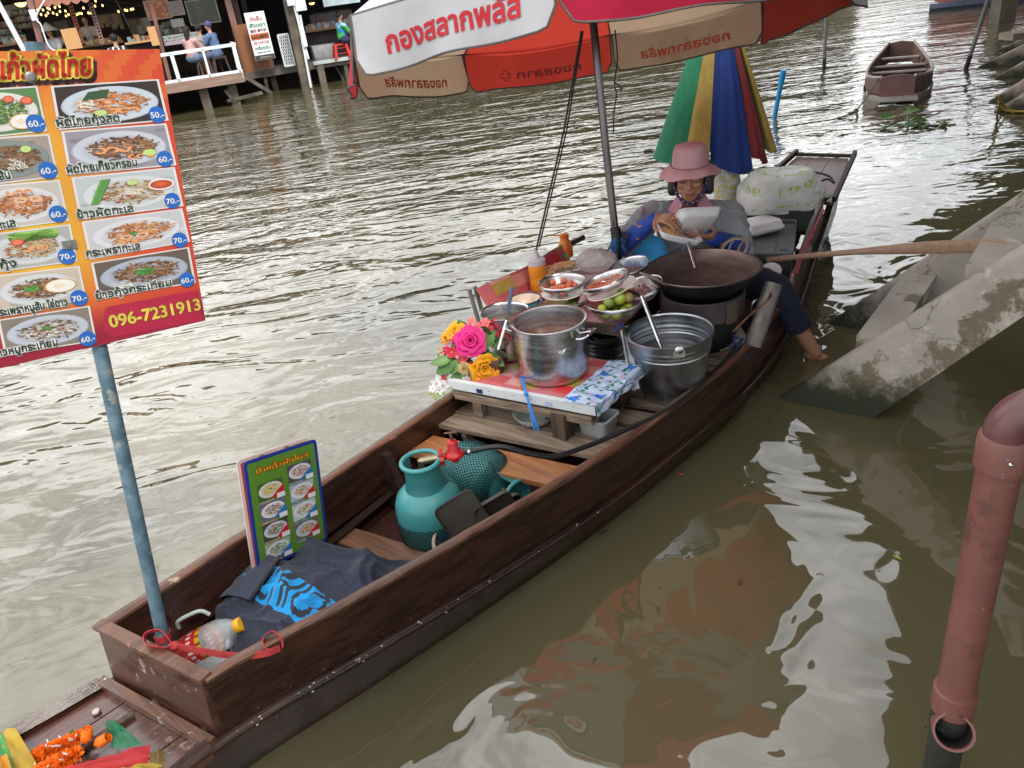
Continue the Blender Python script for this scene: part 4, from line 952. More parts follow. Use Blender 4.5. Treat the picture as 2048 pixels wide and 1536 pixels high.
# ------------------------------------------------------------ gas cylinders
def sc(p): return (Vector(p)-C0).dot(fw)/FOC      # metres per photo pixel at p
TEAL = mat('teal_paint', (.065, .30, .30), .36, 0, (.055, .26, .265), scale=4, bump=.0006, bscale=40, spots=[((.02, .05, .05), 14, .72)])
TEALD = mat('teal_collar', (.035, .19, .19), .42, 0, (.03, .15, .155), scale=6)
NETM = mat('net_black', (.012, .014, .016), .6)
def cylinder(M, label, net=(0, .55), prof=None):
    t = T('gas_cylinder', label, 'gas cylinder', M, 'gas cylinders in the boat'); r = .112
    g = G(); g.lathe([(0, .012), (.07, .010), (.095, .022), (.109, .045), (r, .07), (r, .155), (.109, .180), (.099, .206), (.078, .226), (.052, .240), (.025, .247), (0, .248)], 48); P(g, 'tank', TEAL, t, 180)
    g = G(); g.lathe([(.076, 0), (.080, .0), (.080, .022), (.074, .024)], 40); P(g, 'foot_ring', TEALD, t)
    # collar: flared sheet with a wide opening, rolled top ring
    g = G(); n = 40; vs = []; a0, a1 = radians(-150), radians(95)
    for i in range(n+1):
        a = lerp(a0, a1, i/n); e = min(i, n-i)/n
        flare = .018*max(0, 1-e*7)
        for z, rr in ((.206, .084+flare), (.232, .066+flare*.5), (.265, .0575), (.322, .0575)): vs.append((rr*cos(a), rr*sin(a), z-(.0 if z > .24 else 0)))
        for z, rr in ((.322, .0548), (.265, .0548), (.232, .063+flare*.5), (.206, .080+flare)): vs.append((rr*cos(a), rr*sin(a), z))
    g.add(vs, [(i*8+j, i*8+(j+1) % 8, i*8+8+(j+1) % 8, i*8+8+j) for i in range(n) for j in range(8)]); P(g, 'collar', TEALD, t, 50)
    g = G(); g.tube([(.061*cos(a), .061*sin(a), .327) for a in np.linspace(0, 2*pi, 37)], .0078, 10, cap=False); P(g, 'collar_ring', TEAL, t)
    # net sleeve
    g = G(); z0, z1 = net[0]*.258+.004, net[1]*.258; K = 56
    pr = [(0, .004), (.072, .008), (.0975, .020), (.1105, .045), (.1135, .07), (.1135, .155), (.111, .182), (.1015, .208), (.083, .232), (.056, .252), (.0, .26)]
    def rad(z):
        for (r1, za), (r2, zb) in zip(pr, pr[1:]):
            if za <= z <= zb: return lerp(r1, r2, (z-za)/(zb-za))
        return .11
    for s_ in (-1, 1):
        for k in range(K):
            pts = []
            for i in range(9):
                z = lerp(z0, z1, i/8); a = 2*pi*k/K+s_*(z-z0)*7.0; q = rad(z)+.0008; pts.append((q*cos(a), q*sin(a), z))
            g.tube(pts, .0012, 3, cap=False)
    P(g, 'net', NETM, t, 0, kind='stuff')
    g = G(); g.lathe([(.012, .256), (.012, .27), (.008, .272), (.008, .288), (.011, .29), (.011, .298), (0, .299)], 14); P(g, 'valve', mat('brass', (.45, .36, .20), .35, .9), t)
    return t
c1 = cylinder(bw(.918, .050, .03) and TR(bw(.918, .050, .032)) @ RZ(radians(-75)), 'upright teal gas cylinder with the red regulator and black netting round its lower half', (0, .52))
ax0, ax1 = at(925, 935, .135), at(1062, 1010, .125)
c2 = cylinder(toward(ax0-(ax1-ax0).normalized()*.04, ax1-ax0), 'lying teal gas cylinder wrapped in black netting behind the upright one', (.05, .97))
# regulator on the upright one
RR = mat('red_paint', (.50, .018, .020), .35, 0, (.36, .01, .015), scale=20)
BR = mat('brass_hose', (.42, .35, .22), .35, .85)
rc = bw(.918, .050, .032)
vt = rc+Vector((0, 0, .30)); rg = at(905, 905, vt.z+.035)
reg = T('gas_regulator', 'red gas regulator screwed on the upright teal cylinder', 'regulator', TR(rg))
dirx = (rg-vt); dirx.z = 0; dirx = dirx.normalized()
g = G(); g.tube([vt, vt+Vector((0, 0, .030))], .009, 10); g.tube([vt+Vector((0, 0, .026)), vt+Vector((0, 0, .026))+dirx*.055], .0115, 16); 
for i in range(6): q = vt+Vector((0, 0, .026))+dirx*(.008+.006*i); g.tube([q, q+dirx*.003], .0128, 16)
P(g, 'brass_connector', BR, reg, 40, True)
h0 = vt+Vector((0, 0, .026))+dirx*.060
g = G(); g.lathe([(0, 0), (.022, 0), (.024, .006), (.022, .014), (0, .015)], 24, toward(h0, dirx), wob=lambda a, z: 1+.16*cos(6*a)); P(g, 'hand_wheel', RR, reg, 50, True)
bc = h0+dirx*.05
g = G(); g.lathe([(0, -.004), (.030, -.004), (.032, 0), (.032, .005), (.030, .009), (.022, .013), (.0185, .018), (.0175, .045), (.014, .052), (.006, .054), (.006, .06)], 28, TR(bc)); g.tube([h0+dirx*.012, bc], .010, 12); g.tube([bc, bc-Vector((0, 0, .025))], .011, 12)
for i in range(6): a = pi/3*i; g.ball(bc+Vector((cos(a)*.027, sin(a)*.027, .009)), .003, 6)
P(g, 'regulator_body', RR, reg, 50, True)
g = G(); g.tube([bc+Vector((0, 0, .052)), bc+Vector((0, 0, .082))], .005, 8); g.tube([bc+Vector((-.02, .004, .08)), bc+Vector((.02, -.004, .084))], .003, 6); P(g, 'screw_handle', mat('rusty', (.20, .12, .08), .6, .6), reg, 40, True)
HOSE = mat('rubber_hose', (.016, .016, .018), .35, bump=.0004)
hs = bc+dirx*.03
g = G(); g.tube(bezier([bc+dirx*.022, hs+dirx*.02, at(1000, 893, .375), at(1060, 908, .335), at(1110, 912, .305), at(1180, 890, .29), at(1250, 860, .287), at(1330, 822, .285), at(1400, 770, .282), at(1450, 722, .28), at(1475, 690, .30)], 8), .0085, 10)
ONE(g, 'gas_hose', HOSE, 'black rubber hose running from the regulator along the near gunwale', 'hose')
g = G(); g.lathe([(.0095, 0), (.0105, .001), (.0105, .008), (.0095, .009)], 16, toward(hs+dirx*.012, dirx)); g.box((0, .011, .004), (.008, .006, .008), toward(hs+dirx*.012, dirx)); P(g, 'hose_clamp', STEEL, reg, 40, True)

# ------------------------------------------------------------ baskets and trays by the cylinders
BSK = mat('basket_plastic', (.42, .31, .27), .6, amt=.1)
bt = T('plastic_basket', 'beige plastic hand basket lying against the near side of the hull', 'basket', toward(at(912, 1085, .12), Vector((-.3, -.45, .9))))
g = G(); r = .062
for k in range(22):
    a = 2*pi*k/22; g.tube([(r*.62*cos(a), r*.62*sin(a), -.06), (r*.85*cos(a), r*.85*sin(a), -.02), (r*cos(a), r*sin(a), .035)], .0018, 4)
for z, q in ((-.06, .62), (-.03, .79), (.0, .92)): g.tube([(r*q*cos(a), r*q*sin(a), z) for a in np.linspace(0, 2*pi, 25)], .0022, 5)
P(g, 'basket_ribs', BSK, bt, kind='stuff')
g = G(); g.tube([(r*cos(a), r*sin(a), .036) for a in np.linspace(0, 2*pi, 33)], .006, 8, flat=.5); P(g, 'rim', BSK, bt)
g = G(); g.tube(bezier([(r*.7, r*.5, .036), (r*.5, r*1.0, .07), (-r*.2, r*1.25, .085), (-r*.8, r*.9, .065), (-r*.85, r*.4, .036)], 5), .005, 8, flat=.6); P(g, 'handle', BSK, bt)
DK = mat('dark_tray', (.055, .046, .038), .55, amt=.2)
def tray(M, w, h, label):
    t = T('food_tray', label, 'tray', M, 'dark trays stacked against the hull'); g = G(); n = 6; r = .02
    def ring(s, z):
        o = []
        for cx, cy, a0 in ((w/2-r, -h/2+r, -pi/2), (w/2-r, h/2-r, 0), (-w/2+r, h/2-r, pi/2), (-w/2+r, -h/2+r, pi)): o += [(cx*s+r*cos(a0+pi/2*i/n), cy*s+r*sin(a0+pi/2*i/n), z) for i in range(n+1)]
        return o
    R_ = [ring(1, .008), ring(1, .011), ring(.965, .011), ring(.94, .0)]; k = len(R_[0]); vs = sum(R_, []); fs = [(i*k+j, i*k+(j+1) % k, (i+1)*k+(j+1) % k, (i+1)*k+j) for i in range(3) for j in range(k)]+[tuple(range(3*k, 4*k))]
    vs += ring(.95, -.006); fs += [tuple(range(5*k-1, 4*k-1, -1))]+[(j, 4*k+j, 4*k+(j+1) % k, (j+1) % k) for j in range(k)]
    g.add(vs, fs); P(g, 'tray_body', DK, t, 40); return t
tx = (at(1005, 1035, .22)-at(925, 1090, .13)); 
def tray_at(bl, br, tl):
    x = (br-bl).normalized(); y = tl-bl; y = (y-x*x.dot(y)).normalized(); z = x.cross(y); c = bl.lerp(br, .5)+y*(tl-bl).length/2; M = Matrix.Identity(4)
    for i in range(3): M[i][0] = x[i]; M[i][1] = y[i]; M[i][2] = z[i]; M[i][3] = c[i]
    return M
tl_p = at(958, 996, .29)
tray(tray_at(at(915, 1095, .15), at(990, 1048, .20), tl_p), .135, .12, 'front dark brown rectangular tray leaning above the basket')
tray(tray_at(at(965, 1070, .15), at(1045, 1022, .19), at(1000, 1000, .26)), .13, .09, 'second dark brown tray leaning behind the front tray')
tray(tray_at(at(1000, 1060, .12), at(1062, 1015, .17), at(1015, 1000, .235)), .12, .08, 'black tray nearest the net of the lying cylinder')
g = G(); g.tube(bezier([at(905, 1100, .20), at(885, 1102, .22), at(872, 1112, .22), at(872, 1122, .20), at(880, 1126, .18)], 5), .0035, 6)
ONE(g, 'bag_handle', mat('red_plastic', (.55, .03, .03), .4), 'thin red plastic handle sticking up beside the dark T-shirt', 'handle loop')

# ------------------------------------------------------------ front table: white edge, oilcloth, floral cloth
tb = T('pot_table', 'low wooden table with white metal edge and patterned oilcloth holding the big pot', 'table', BM)
TZ = .362
def Q2(a, b):   # a along the hull 0..1, b across 0(near)..1(far)
    p = Vector((1.455, -.255)); q = Vector((1.372, .345)); r_ = Vector((1.79, -.235)); s_ = Vector((1.72, .37)); return p.lerp(q, b).lerp(r_.lerp(s_, b), a)
pal = [(.50, .13, .14), (.55, .22, .20), (.62, .03, .03), (.44, .10, .12), (.38, .27, .06), (.58, .28, .26), (.45, .09, .10)]
def oil(s, t):
    x, y = s*6+.3*t, t*9; i, j = int(x), int(y); fx, fy = x-i, y-j; k = ((i*31+j*17+(3 if fx+fy > 1 else 0)+(5 if fx > fy else 0))*7+i*j) % 7; h_ = noise.noise(Vector((s*60, t*60, 0)))
    return tuple(q*(1+.25*h_) for q in pal[k])
OIL = mat('oilcloth', (.5, .5, .5), .35, attr=True, amt=.2, coat=.2)
g = G(); g.grid(lambda s, t: (*Q2(s, t), TZ+.0015*noise.noise(Vector((s*6, t*6, 0)))), 66, 78, oil); P(g, 'oilcloth', OIL, tb, 180)
g = G(); vs = [(*Q2(a, b), TZ-.004-dz) for dz in (0, .022) for a, b in ((0, 0), (1, 0), (1, 1), (0, 1))]; g.add(vs, [(0, 1, 2, 3), (7, 6, 5, 4), (0, 4, 5, 1), (1, 5, 6, 2), (2, 6, 7, 3), (3, 7, 4, 0)]); P(g, 'table_board', GREYW, tb)
WM = mat('white_metal', (.62, .66, .68), .45, .1, (.55, .58, .60), scale=14, spots=[((.25, .18, .12), 26, .70)])
g = G(); a, b = Vector((*Q2(-.008, -.0), TZ-.014)), Vector((*Q2(-.008, 1.03), TZ-.014)); g.beam(a, b, .034, .003, (1, 0, 0)); g.beam(a+Vector((.009, 0, .0175)), b+Vector((.009, 0, .0175)), .0025, .018, (1, 0, 0))
me_ = P(g, 'white_edge', WM, tb)
for bb, col_ in ((.79, (.015, .03, .09)), (.30, (.35, .45, .60))):
    g = G(); q = Vector((*Q2(-.012, bb), TZ-.018)); d = (b-a).normalized(); g.add([q-d*.014+Vector((-.0012, 0, -.010)), q+d*.014+Vector((-.0012, 0, -.010)), q+d*.014+Vector((-.0012, 0, .008)), q-d*.014+Vector((-.0012, 0, .008))], [(0, 1, 2, 3)]); P(g, 'sticker', mat('sticker', col_, .4, amt=.1), me_, 0)
for bb in (.72, .42, .14, .55):
    g = G(); q = Vector((*Q2(-.012, bb), TZ-.012)); g.ball(q, .0022, 6); P(g, 'screw', DARKW, me_)
g = G(); a, b = Vector((*Q2(.0, .03), TZ-.052)), Vector((*Q2(.0, 1.0), TZ-.052)); g.beam(a, b, .020, .012, (1, 0, 0)); P(g, 'front_rail', GREYW, tb); g = G(); g.beam(a+Vector((.02, 0, -.016)), b+Vector((.02, 0, -.016)), .010, .05, (1, 0, 0)); P(g, 'front_rail', GREYW, tb)
for a_, b_, wx, wy in ((.10, .86, .035, .045), (.03, .24, .05, .06), (.85, .86, .035, .045), (.85, .12, .05, .06)):
    g = G(); q = Q2(a_, b_); g.box((q.x, q.y, (TZ-.05+.214)/2), (wx, wy, TZ-.05-.214)); P(g, 'leg', DARKW if b_ < .5 else GREYW, tb)
# floral cloth folded over the near end
FW, FB, FG_, FO = (.48, .56, .78), (.02, .14, .60), (.015, .20, .09), (.65, .2, .08)
def flo(s, t):
    x, y = s*3.1, t*6.5; i, j = math.floor(x), math.floor(y); dx, dy = x-i-.5, y-j-.5; h_ = (i*5+j*3) % 4
    a = math.atan2(dy, dx); r_ = math.hypot(dx, dy)
    if h_ == 0 and r_ < .26+.05*cos(5*a): return FB if r_ > .08 else (.05, .25, .7)
    if h_ == 1 and r_ < .13: return FO if r_ < .06 else (.70, .35, .45)
    if r_ < .46 and abs(sin(a*1.5+i+j*2)) > .93 and r_ > .22: return FG_
    if h_ == 2 and abs(dx-dy*.4) < .09*(1-abs(dy)*1.9): return FG_
    if h_ == 3 and abs(dy+dx*.5) < .08*(1-abs(dx)*1.9): return FG_
    return FW
def flf(s, t):
    a_ = t*1.0-.02; b_ = .22-.36*s
    if b_ > -.005: q = Q2(a_, b_); z = TZ+.004+.010*max(0, sin(s*4+t*7))*.6+.006*noise.noise(Vector((s*9, t*9, 1)))
    else: q = Q2(a_, -.005+.02*noise.noise(Vector((t*7, s*3, 2)))); z = TZ+.004+(b_+.005)*.27+.010*noise.noise(Vector((s*7, t*8, 4)))
    return (q.x+.05*(s if t > .8 else 0), q.y-(.004+.012*max(0, -b_)), z)
FLO = mat('floral_cloth', (.5, .5, .5), .55, attr=True, amt=.15, bump=.001, bscale=30)
g = G(); g.grid(flf, 90, 110, flo); P(g, 'floral_cloth', FLO, tb, 180)
# blue string tied to the front edge
g = G(); random.seed(5)
top, mid2, low = BI @ at(1042, 750, .385), BI @ at(1052, 788, .372), BI @ at(1074, 860, .262)
for i in range(9):
    o = Vector((rnd(-.004, .004), rnd(-.008, .008), 0)); o2 = Vector((rnd(-.003, .003), rnd(-.011, .011), rnd(-.01, .008))); g.tube(bezier([top+o, mid2+o*.4, low+o2], 4), .0022, 4, flat=.5)
g.ball(mid2, (.008, .009, .009), 8)
o = ONE(g, 'string_bundle', mat('blue_string', (.02, .22, .62), .5, 0, (.015, .12, .42), scale=50), 'frayed bright blue plastic string tied to the white table edge', 'string', M=BM)

# ------------------------------------------------------------ pots
def pot(u, c, z0, r, h, label, content, handles=True, name='stock_pot', rot=0):
    t = T(name, label, 'pot', TR(bw(u, c, z0)) @ RZ(rot))
    g = G(); th = .002
    g.lathe([(0, .001), (r*.94, 0), (r*.985, .006), (r, .02), (r, h-.012), (r*1.0, h-.006)], 56); g.lathe([(r*1.0, h-.006), (r*1.045, h-.004), (r*1.055, h), (r*1.045, h+.004), (r*.985, h+.002), (r-th*2, h-.006), (r-th*2, h*.3), (r*.9, .012), (0, .01)], 56); P(g, 'pot_body', STEEL, t, 60)
    g = G(); g.lathe([(0, h*.62), (r*.5, h*.625), (r*.97, h*.615)], 40); P(g, 'broth', content, t)
    if handles:
        for s in (-1, 1):
            g = G(); zz = h*.80; g.tube(bezier([(s*r, -.045, zz), (s*(r+.022), -.043, zz+.004), (s*(r+.040), -.028, zz+.012), (s*(r+.042), .0, zz+.014), (s*(r+.040), .028, zz+.012), (s*(r+.022), .043, zz+.004), (s*r, .045, zz)], 5), .0048, 8); hd = P(g, 'handle', STEEL, t)
            for y in (-.045, .045):
                for dz in (0, -.02): g = G(); g.ball((s*(r-.004), y*.2+.006*dz, zz-.01+dz*.8), .0035, 6); P(g, 'rivet', STEEL, hd)
    return t
BROTH = mat('red_broth', (.20, .055, .02), .35, 0, (.10, .03, .012), scale=40, bump=.004, bscale=60)
CREAM = mat('cream_broth', (.30, .26, .17), .4, 0, (.22, .19, .12), scale=30)
pot(1.607, .036, TZ+.002, .133, .212, 'big stainless steel pot of red broth on the oilcloth', BROTH, rot=radians(-35))
pot(1.66, .30, TZ+.002, .092, .18, 'smaller steel pot with ladle between the flowers and the big pot', CREAM, False, 'small_pot')
# ladles
lad = T('ladle', 'steel ladle with black and blue handle standing in the smaller pot', 'ladle', TR(at(1010, 650, .56)))
a, b = at(996, 700, .50), at(1013, 640, .575); c = at(1024, 575, .66)
g = G(); g.tube([a, b], .005, 8, flat=.6); P(g, 'shaft', STEEL, lad, 40, True); g = G(); g.tube([b, c], [.0065, .0085], 10, flat=.6); P(g, 'grip', mat('navy_grip', (.025, .045, .09), .4), lad, 40, True)
g = G(); g.tube([at(1015, 628, .60), at(1032, 665, .56), at(1050, 700, .50)], [.008, .007, .010], 8, flat=.6)
ONE(g, 'wooden_spoon', DARKW, 'dark wooden spoon resting over the rim of the big pot', 'spoon')
# ladle hooked on the near handle
hk = T('hanging_ladle', 'shiny steel ladle hooked on the near handle of the big pot', 'ladle', TR(at(1140, 680, .50)))
g = G(); g.tube(bezier([at(1182, 662, .555), at(1150, 668, .54), at(1130, 678, .535)], 4), .004, 8); P(g, 'shaft', STEEL, hk, 40, True)
g = G(); g.tube(bezier([at(1130, 676, .535), at(1120, 690, .515), at(1119, 706, .50), at(1127, 704, .50), at(1133, 688, .52), at(1130, 676, .535)], 4), .0035, 8); P(g, 'hook', STEEL, hk, 40, True)
# bowl and tub on the shelf
ENAM = mat('melamine', (.62, .66, .66), .3, 0, (.55, .58, .58), scale=4); CLR = mat('frosted_tub', (.60, .63, .64), .3, 0, amt=.06, alpha=.72, transl=.3)
bt_ = at(1072, 842, .215); bl_t = T('shallow_bowl', 'shallow pale bowl with patterned rim under the pot table', 'bowl', TR(bt_))
r = 45*sc(bt_); g = G(); g.lathe([(0, .003), (r*.5, .0), (r*.8, .014), (r*.97, .038), (r, .042), (r*.955, .040), (r*.76, .017), (r*.48, .005), (0, .005)], 40); P(g, 'bowl_body', ENAM, bl_t, 60)
g = G(); 
for i in range(26):
    a = 2*pi*i/26; q = (r*.885*cos(a), r*.885*sin(a), .0248); g.ball(q, (.003, .003, .003), 5)
P(g, 'dots', mat('blue_dots', (.10, .12, .35), .4), bl_t, 0, kind='stuff')
g = G(); g.box((.006, .004, .022), (.055, .04, .03)); P(g, 'clear_lid_inside', CLR, bl_t)
def tub(M, w, d, h, label, m=CLR, name='plastic_tub', cat='tub', group=None, th=.002):
    t = T(name, label, cat, M, group); g = G(); n = 4; r = .018
    def ring(s, z, e=0):
        o = []
        for cx, cy, a0 in ((w/2*s-r, -d/2*s+r, -pi/2), (w/2*s-r, d/2*s-r, 0), (-w/2*s+r, d/2*s-r, pi/2), (-w/2*s+r, -d/2*s+r, pi)): o += [(cx+(r+e)*cos(a0+pi/2*i/n), cy+(r+e)*sin(a0+pi/2*i/n), z) for i in range(n+1)]
        return o
    R_ = [ring(.84, 0), ring(.88, .008), ring(.98, h-.004), ring(1, h-.004, .005), ring(1, h, .005), ring(.98, h, -th), ring(.88, .010, -th), ring(.84, .004, -th)]
    k = len(R_[0]); vs = sum(R_, []); fs = [(i*k+j, i*k+(j+1) % k, (i+1)*k+(j+1) % k, (i+1)*k+j) for i in range(7) for j in range(k)]+[tuple(range(k-1, -1, -1)), tuple(range(7*k, 8*k))]
    g.add(vs, fs); P(g, 'tub_body', m, t, 50); return t
q = at(1197, 862, .215); tub(TR(q) @ RZ(BA+pi/2+radians(2)), .125, .10, .072, 'frosted square plastic tub under the floral cloth')
q = at(1232, 905, .215)

# ------------------------------------------------------------ bucket
bk = T('steel_bucket', 'large ribbed metal bucket standing on the slatted boards', 'bucket', TR(bw(1.905, -.283, .214)) @ RZ(radians(20)))
r0_, r1_, h = .112, .158, .248
def br(z): return lerp(r0_, r1_, z/h)
rib = [(z, .0025 if abs(z-h*.86) < .003 or abs(z-h*.79) < .003 or abs(z-h*.74) < .003 else 0) for z in sorted(list(np.linspace(0, h, 12))+[h*.86-.006, h*.86, h*.86+.006, h*.79-.006, h*.79, h*.79+.006, h*.74-.005, h*.74, h*.74+.005])]
dent = lambda a, z: 1-.018*math.exp(-((a-4.6)**2/.10+(z-.12)**2/.0012))
g = G(); g.lathe([(0, .004), (r0_*.9, .004), (r0_*.97, 0)]+[(br(z)+e, z+.001) for z, e in rib]+[(r1_+.005, h+.001), (r1_+.006, h+.005), (r1_, h+.008), (r1_-.004, h+.003)]+[(br(z)-.003+e, z) for z, e in rib[::-1] if z > .02]+[(r0_*.95, .02), (0, .02)], 64, wob=dent); P(g, 'bucket_body', GALV, bk, 50)
for a in (radians(-112), radians(68)):
    g = G(); M_ = TR(r1_*cos(a), r1_*sin(a), h-.012) @ RZ(a); g.box((.004, 0, -.004), (.004, .042, .026), M_); g.lathe([(.014, 0), (.016, .003), (.010, .006), (0, .006)], 16, M_ @ TR(.006, 0, .012) @ RY(pi/2)); P(g, 'ear', STEEL, bk)
g = G(); g.lathe([(0, .16), (r1_*.84, .16)], 40); P(g, 'dish_water', mat('dish_water', (.10, .10, .10), .08, spec=.8), bk)
g = G(); g.tube([at(1325, 702, .42), at(1283, 592, .60)], [.010, .0075], 12); ONE(g, 'steel_tube', STEEL, 'slim steel tube leaning inside the ribbed metal bucket', 'tube')

# ------------------------------------------------------------ stove and wok
IRON = mat('cast_iron', (.035, .034, .036), .5, .5, (.012, .012, .013), scale=9, bump=.0015, spots=[((.10, .09, .09), 7, .62)])
CLAY = mat('stove_ring', (.085, .068, .07), .7, .2, (.055, .045, .048), scale=10, bump=.001)
DARK = mat('soot', (.018, .016, .017), .8, amt=.3, bump=.002)
wc = bw(2.345, -.19, 0)
stove = T('clay_stove', 'dark round stove with a metal band carrying the wok', 'stove', TR(wc.x, wc.y, .214))
g = G(); g.lathe([(0, 0), (.115, 0), (.125, .02), (.150, .12), (.155, .15)], 44); P(g, 'stove_base', DARK, stove)
g = G(); g.lathe([(.156, .145), (.164, .148), (.170, .235), (.166, .24), (.158, .236), (.15, .15)], 56); P(g, 'metal_band', CLAY, stove, 40)
g = G(); a0 = radians(-75); vs = [((.1725+.0*k)*cos(a0+.11*i), .1725*sin(a0+.11*i), z) for i in range(4) for z in (.142, .232)]; g.add(vs, [(2*i, 2*i+2, 2*i+3, 2*i+1) for i in range(3)]); P(g, 'band_patch', mat('rust_patch', (.13, .09, .07), .8, .2, bump=.001), stove, 60)
wk = T('wok', 'wide black iron wok with two loop handles in front of the vendor', 'wok', TR(wc.x, wc.y, .436) @ RZ(radians(8)))
rw, hw = .226, .112; g = G(); pr = [(rw*sin(t), hw*(1-cos(t)**1.0)/(1-cos(1.35)) if True else 0) for t in np.linspace(0, 1.35, 14)]; pr = [(r*rw/pr[-1][0], z) for r, z in pr]
g.lathe(pr+[(rw+.008, hw+.002), (rw+.007, hw+.005), (rw-.002, hw+.003)], 64); P(g, 'wok_body', IRON, wk, 70)
g = G(); g.lathe([(rw-.002, hw+.003)]+[(max(r-.003, 0), z+.005) for r, z in pr[::-1]], 64); P(g, 'wok_inside', mat('wok_inside', (.30, .215, .19), .34, .65, (.16, .105, .09), scale=5, stretch=(1, 1, 5)), wk, 70)
WH_ = mat('handle_alu', (.42, .37, .36), .4, .6)
for s, a in ((1, radians(32)), (-1, radians(180+12))):
    g = G(); M_ = RZ(a); q = [(rw-.01, -.055, hw-.004), (rw+.02, -.052, hw+.022), (rw+.045, -.030, hw+.038), (rw+.052, 0, hw+.040), (rw+.045, .030, hw+.038), (rw+.02, .052, hw+.022), (rw-.01, .055, hw-.004)]; g.tube(bezier(q, 5), .0085, 8, flat=.55, M=M_); hd = P(g, 'loop_handle', WH_, wk)
    for y in (-.022, .022): g = G(); g.tube([(rw-.012, y, hw-.012), (rw+.010, y, hw+.022), (rw+.038, y*1.1, hw+.034)], .005, 6, M=M_); P(g, 'handle_strut', WH_, hd)
sp_ = T('spatula', 'long steel spatula standing in the wok below the foam box', 'spatula', TR(at(1385, 520, .55)))
g = G(); g.tube([aty(1392, 536, wc.y-.02), aty(1374, 476, wc.y+.12)], [.0065, .0085], 10, flat=.7); P(g, 'shaft', STEEL, sp_, 40, True)
g = G(); g.tube([aty(1375, 480, wc.y+.115), aty(1378, 492, wc.y+.09)], .0095, 10); P(g, 'collar', IRON, sp_, 40, True)

# ------------------------------------------------------------ back table with oilcloth side
kt = T('food_table', 'raised back table covered in red patterned oilcloth carrying the wire bowls', 'table', BM); KZ = .462
def Q3(a, b): return Vector((1.86, -.10)).lerp(Vector((1.80, .50)), b).lerp(Vector((2.52, .06)).lerp(Vector((2.46, .50)), b), a)
g = G(); g.grid(lambda s, t: (*Q3(s, t), KZ), 40, 44, lambda s, t: oil(s*.9, t*.8)); P(g, 'oilcloth', OIL, kt, 180)
g = G(); vs = [(*Q3(a, b), KZ-.003-dz) for dz in (0, .02) for a, b in ((0, 0), (1, 0), (1, 1), (0, 1))]; g.add(vs, [(0, 1, 2, 3), (7, 6, 5, 4), (0, 4, 5, 1), (1, 5, 6, 2), (2, 6, 7, 3), (3, 7, 4, 0)]); P(g, 'table_board', DARKW, kt)
def sd(s, t):
    q = Q3(s*.9-.02, 1.0); z = KZ+.105*t; return (q.x-.03*(1-s)*t, q.y+.035*t+.008*sin(s*9), z-.01*sin(pi*s)*t)
g = G(); g.grid(sd, 40, 14, lambda s, t: oil(s*.9, .35+t*.25)); P(g, 'cloth_side', OIL, kt, 180)
for d_ in (-.015, .02):
    g = G(); q = Q3(0, 1.0); g.tube([(q.x+d_-.02, q.y+.02, .22), (q.x+d_-.05, q.y+.05, KZ+.11)], .009, 8); P(g, 'post', mat('grey_tube', (.18, .18, .175), .4, .5), kt)
WHS = mat('worn_white_strip', (.42, .45, .47), .5, .3, (.24, .25, .27), scale=14, bump=.001)
g = G(); q = Q3(0, 0); a, b = BI @ at(1243, 655, .462), BI @ at(1266, 780, .31); g.beam(a, b, .022, .006, (0, 1, 0)); g.beam(a+Vector((.012, -.010, 0)), b+Vector((.012, -.010, 0)), .004, .02, (0, 1, 0)); P(g, 'metal_leg', WHS, kt)
g = G(); a, b = BI @ at(1170, 652, .45), BI @ at(1250, 664, .45); g.beam(a, b, .02, .035, (0, 0, 1)); P(g, 'front_rail', DARKW, kt)
for a_, b_ in ((.95, .06), (.95, .94)): g = G(); q = Q3(a_, b_); g.beam((q.x, q.y, .22), (q.x, q.y, KZ-.02), .03, .03); P(g, 'leg', DARKW, kt)
me = G(); random.seed(9); q = at(1243, 652, .47)
for i in range(7): a = rnd(0, 6.28); p_ = q+Vector((rnd(-.012, .012), rnd(-.01, .01), rnd(-.01, .01))); me.tube([p_, p_+Vector((cos(a)*.022, sin(a)*.012, rnd(-.02, .012))), p_+Vector((cos(a)*.035, sin(a)*.02, rnd(-.045, .01)))], [.007, .006, .003], 6, flat=.4)
ONE(me, 'blue_tie', mat('blue_tie', (.02, .06, .22), .8, 0, (.01, .03, .12), scale=40), 'dark blue rag tied at the top of the white metal table leg', 'rag')
# stacked dark plates beneath
pc_ = at(1212, 725, .235)
for i in range(6):
    g = G(); r = .075; g.lathe([(0, .004), (r*.6, .002), (r*.85, .01), (r, .02), (r*.97, .021), (r*.83, .013), (0, .007)], 28)
    ONE(g, 'dark_plate', mat('dark_plate', (.07, .07, .075), .3, .5) if i == 0 else bpy.data.materials['dark_plate'], '%s dark metal plate of the stack under the food table' % ('bottom', 'second', 'third', 'fourth', 'fifth', 'topmost')[i], 'plate', 'dark plates stacked under the food table', M=TR(pc_+Vector((.004*(i % 2), .003*(i % 3), .018*i))))
pl_ = T('steaming_pan', 'dark two handled pan on top of the plate stack under the table', 'pan', TR(at(1213, 680, .36)))
g = G(); r = .055; g.lathe([(0, 0), (r*.8, .0), (r, .025), (r*1.05, .03), (r*.96, .028), (r*.8, .006), (0, .006)], 28); P(g, 'pan_body', bpy.data.materials['dark_plate'], pl_); g = G(); g.tube([(r*1.0, -.02, .03), (r*1.3, 0, .035), (r*1.0, .02, .03)], .003, 6); P(g, 'handle', STEEL, pl_)
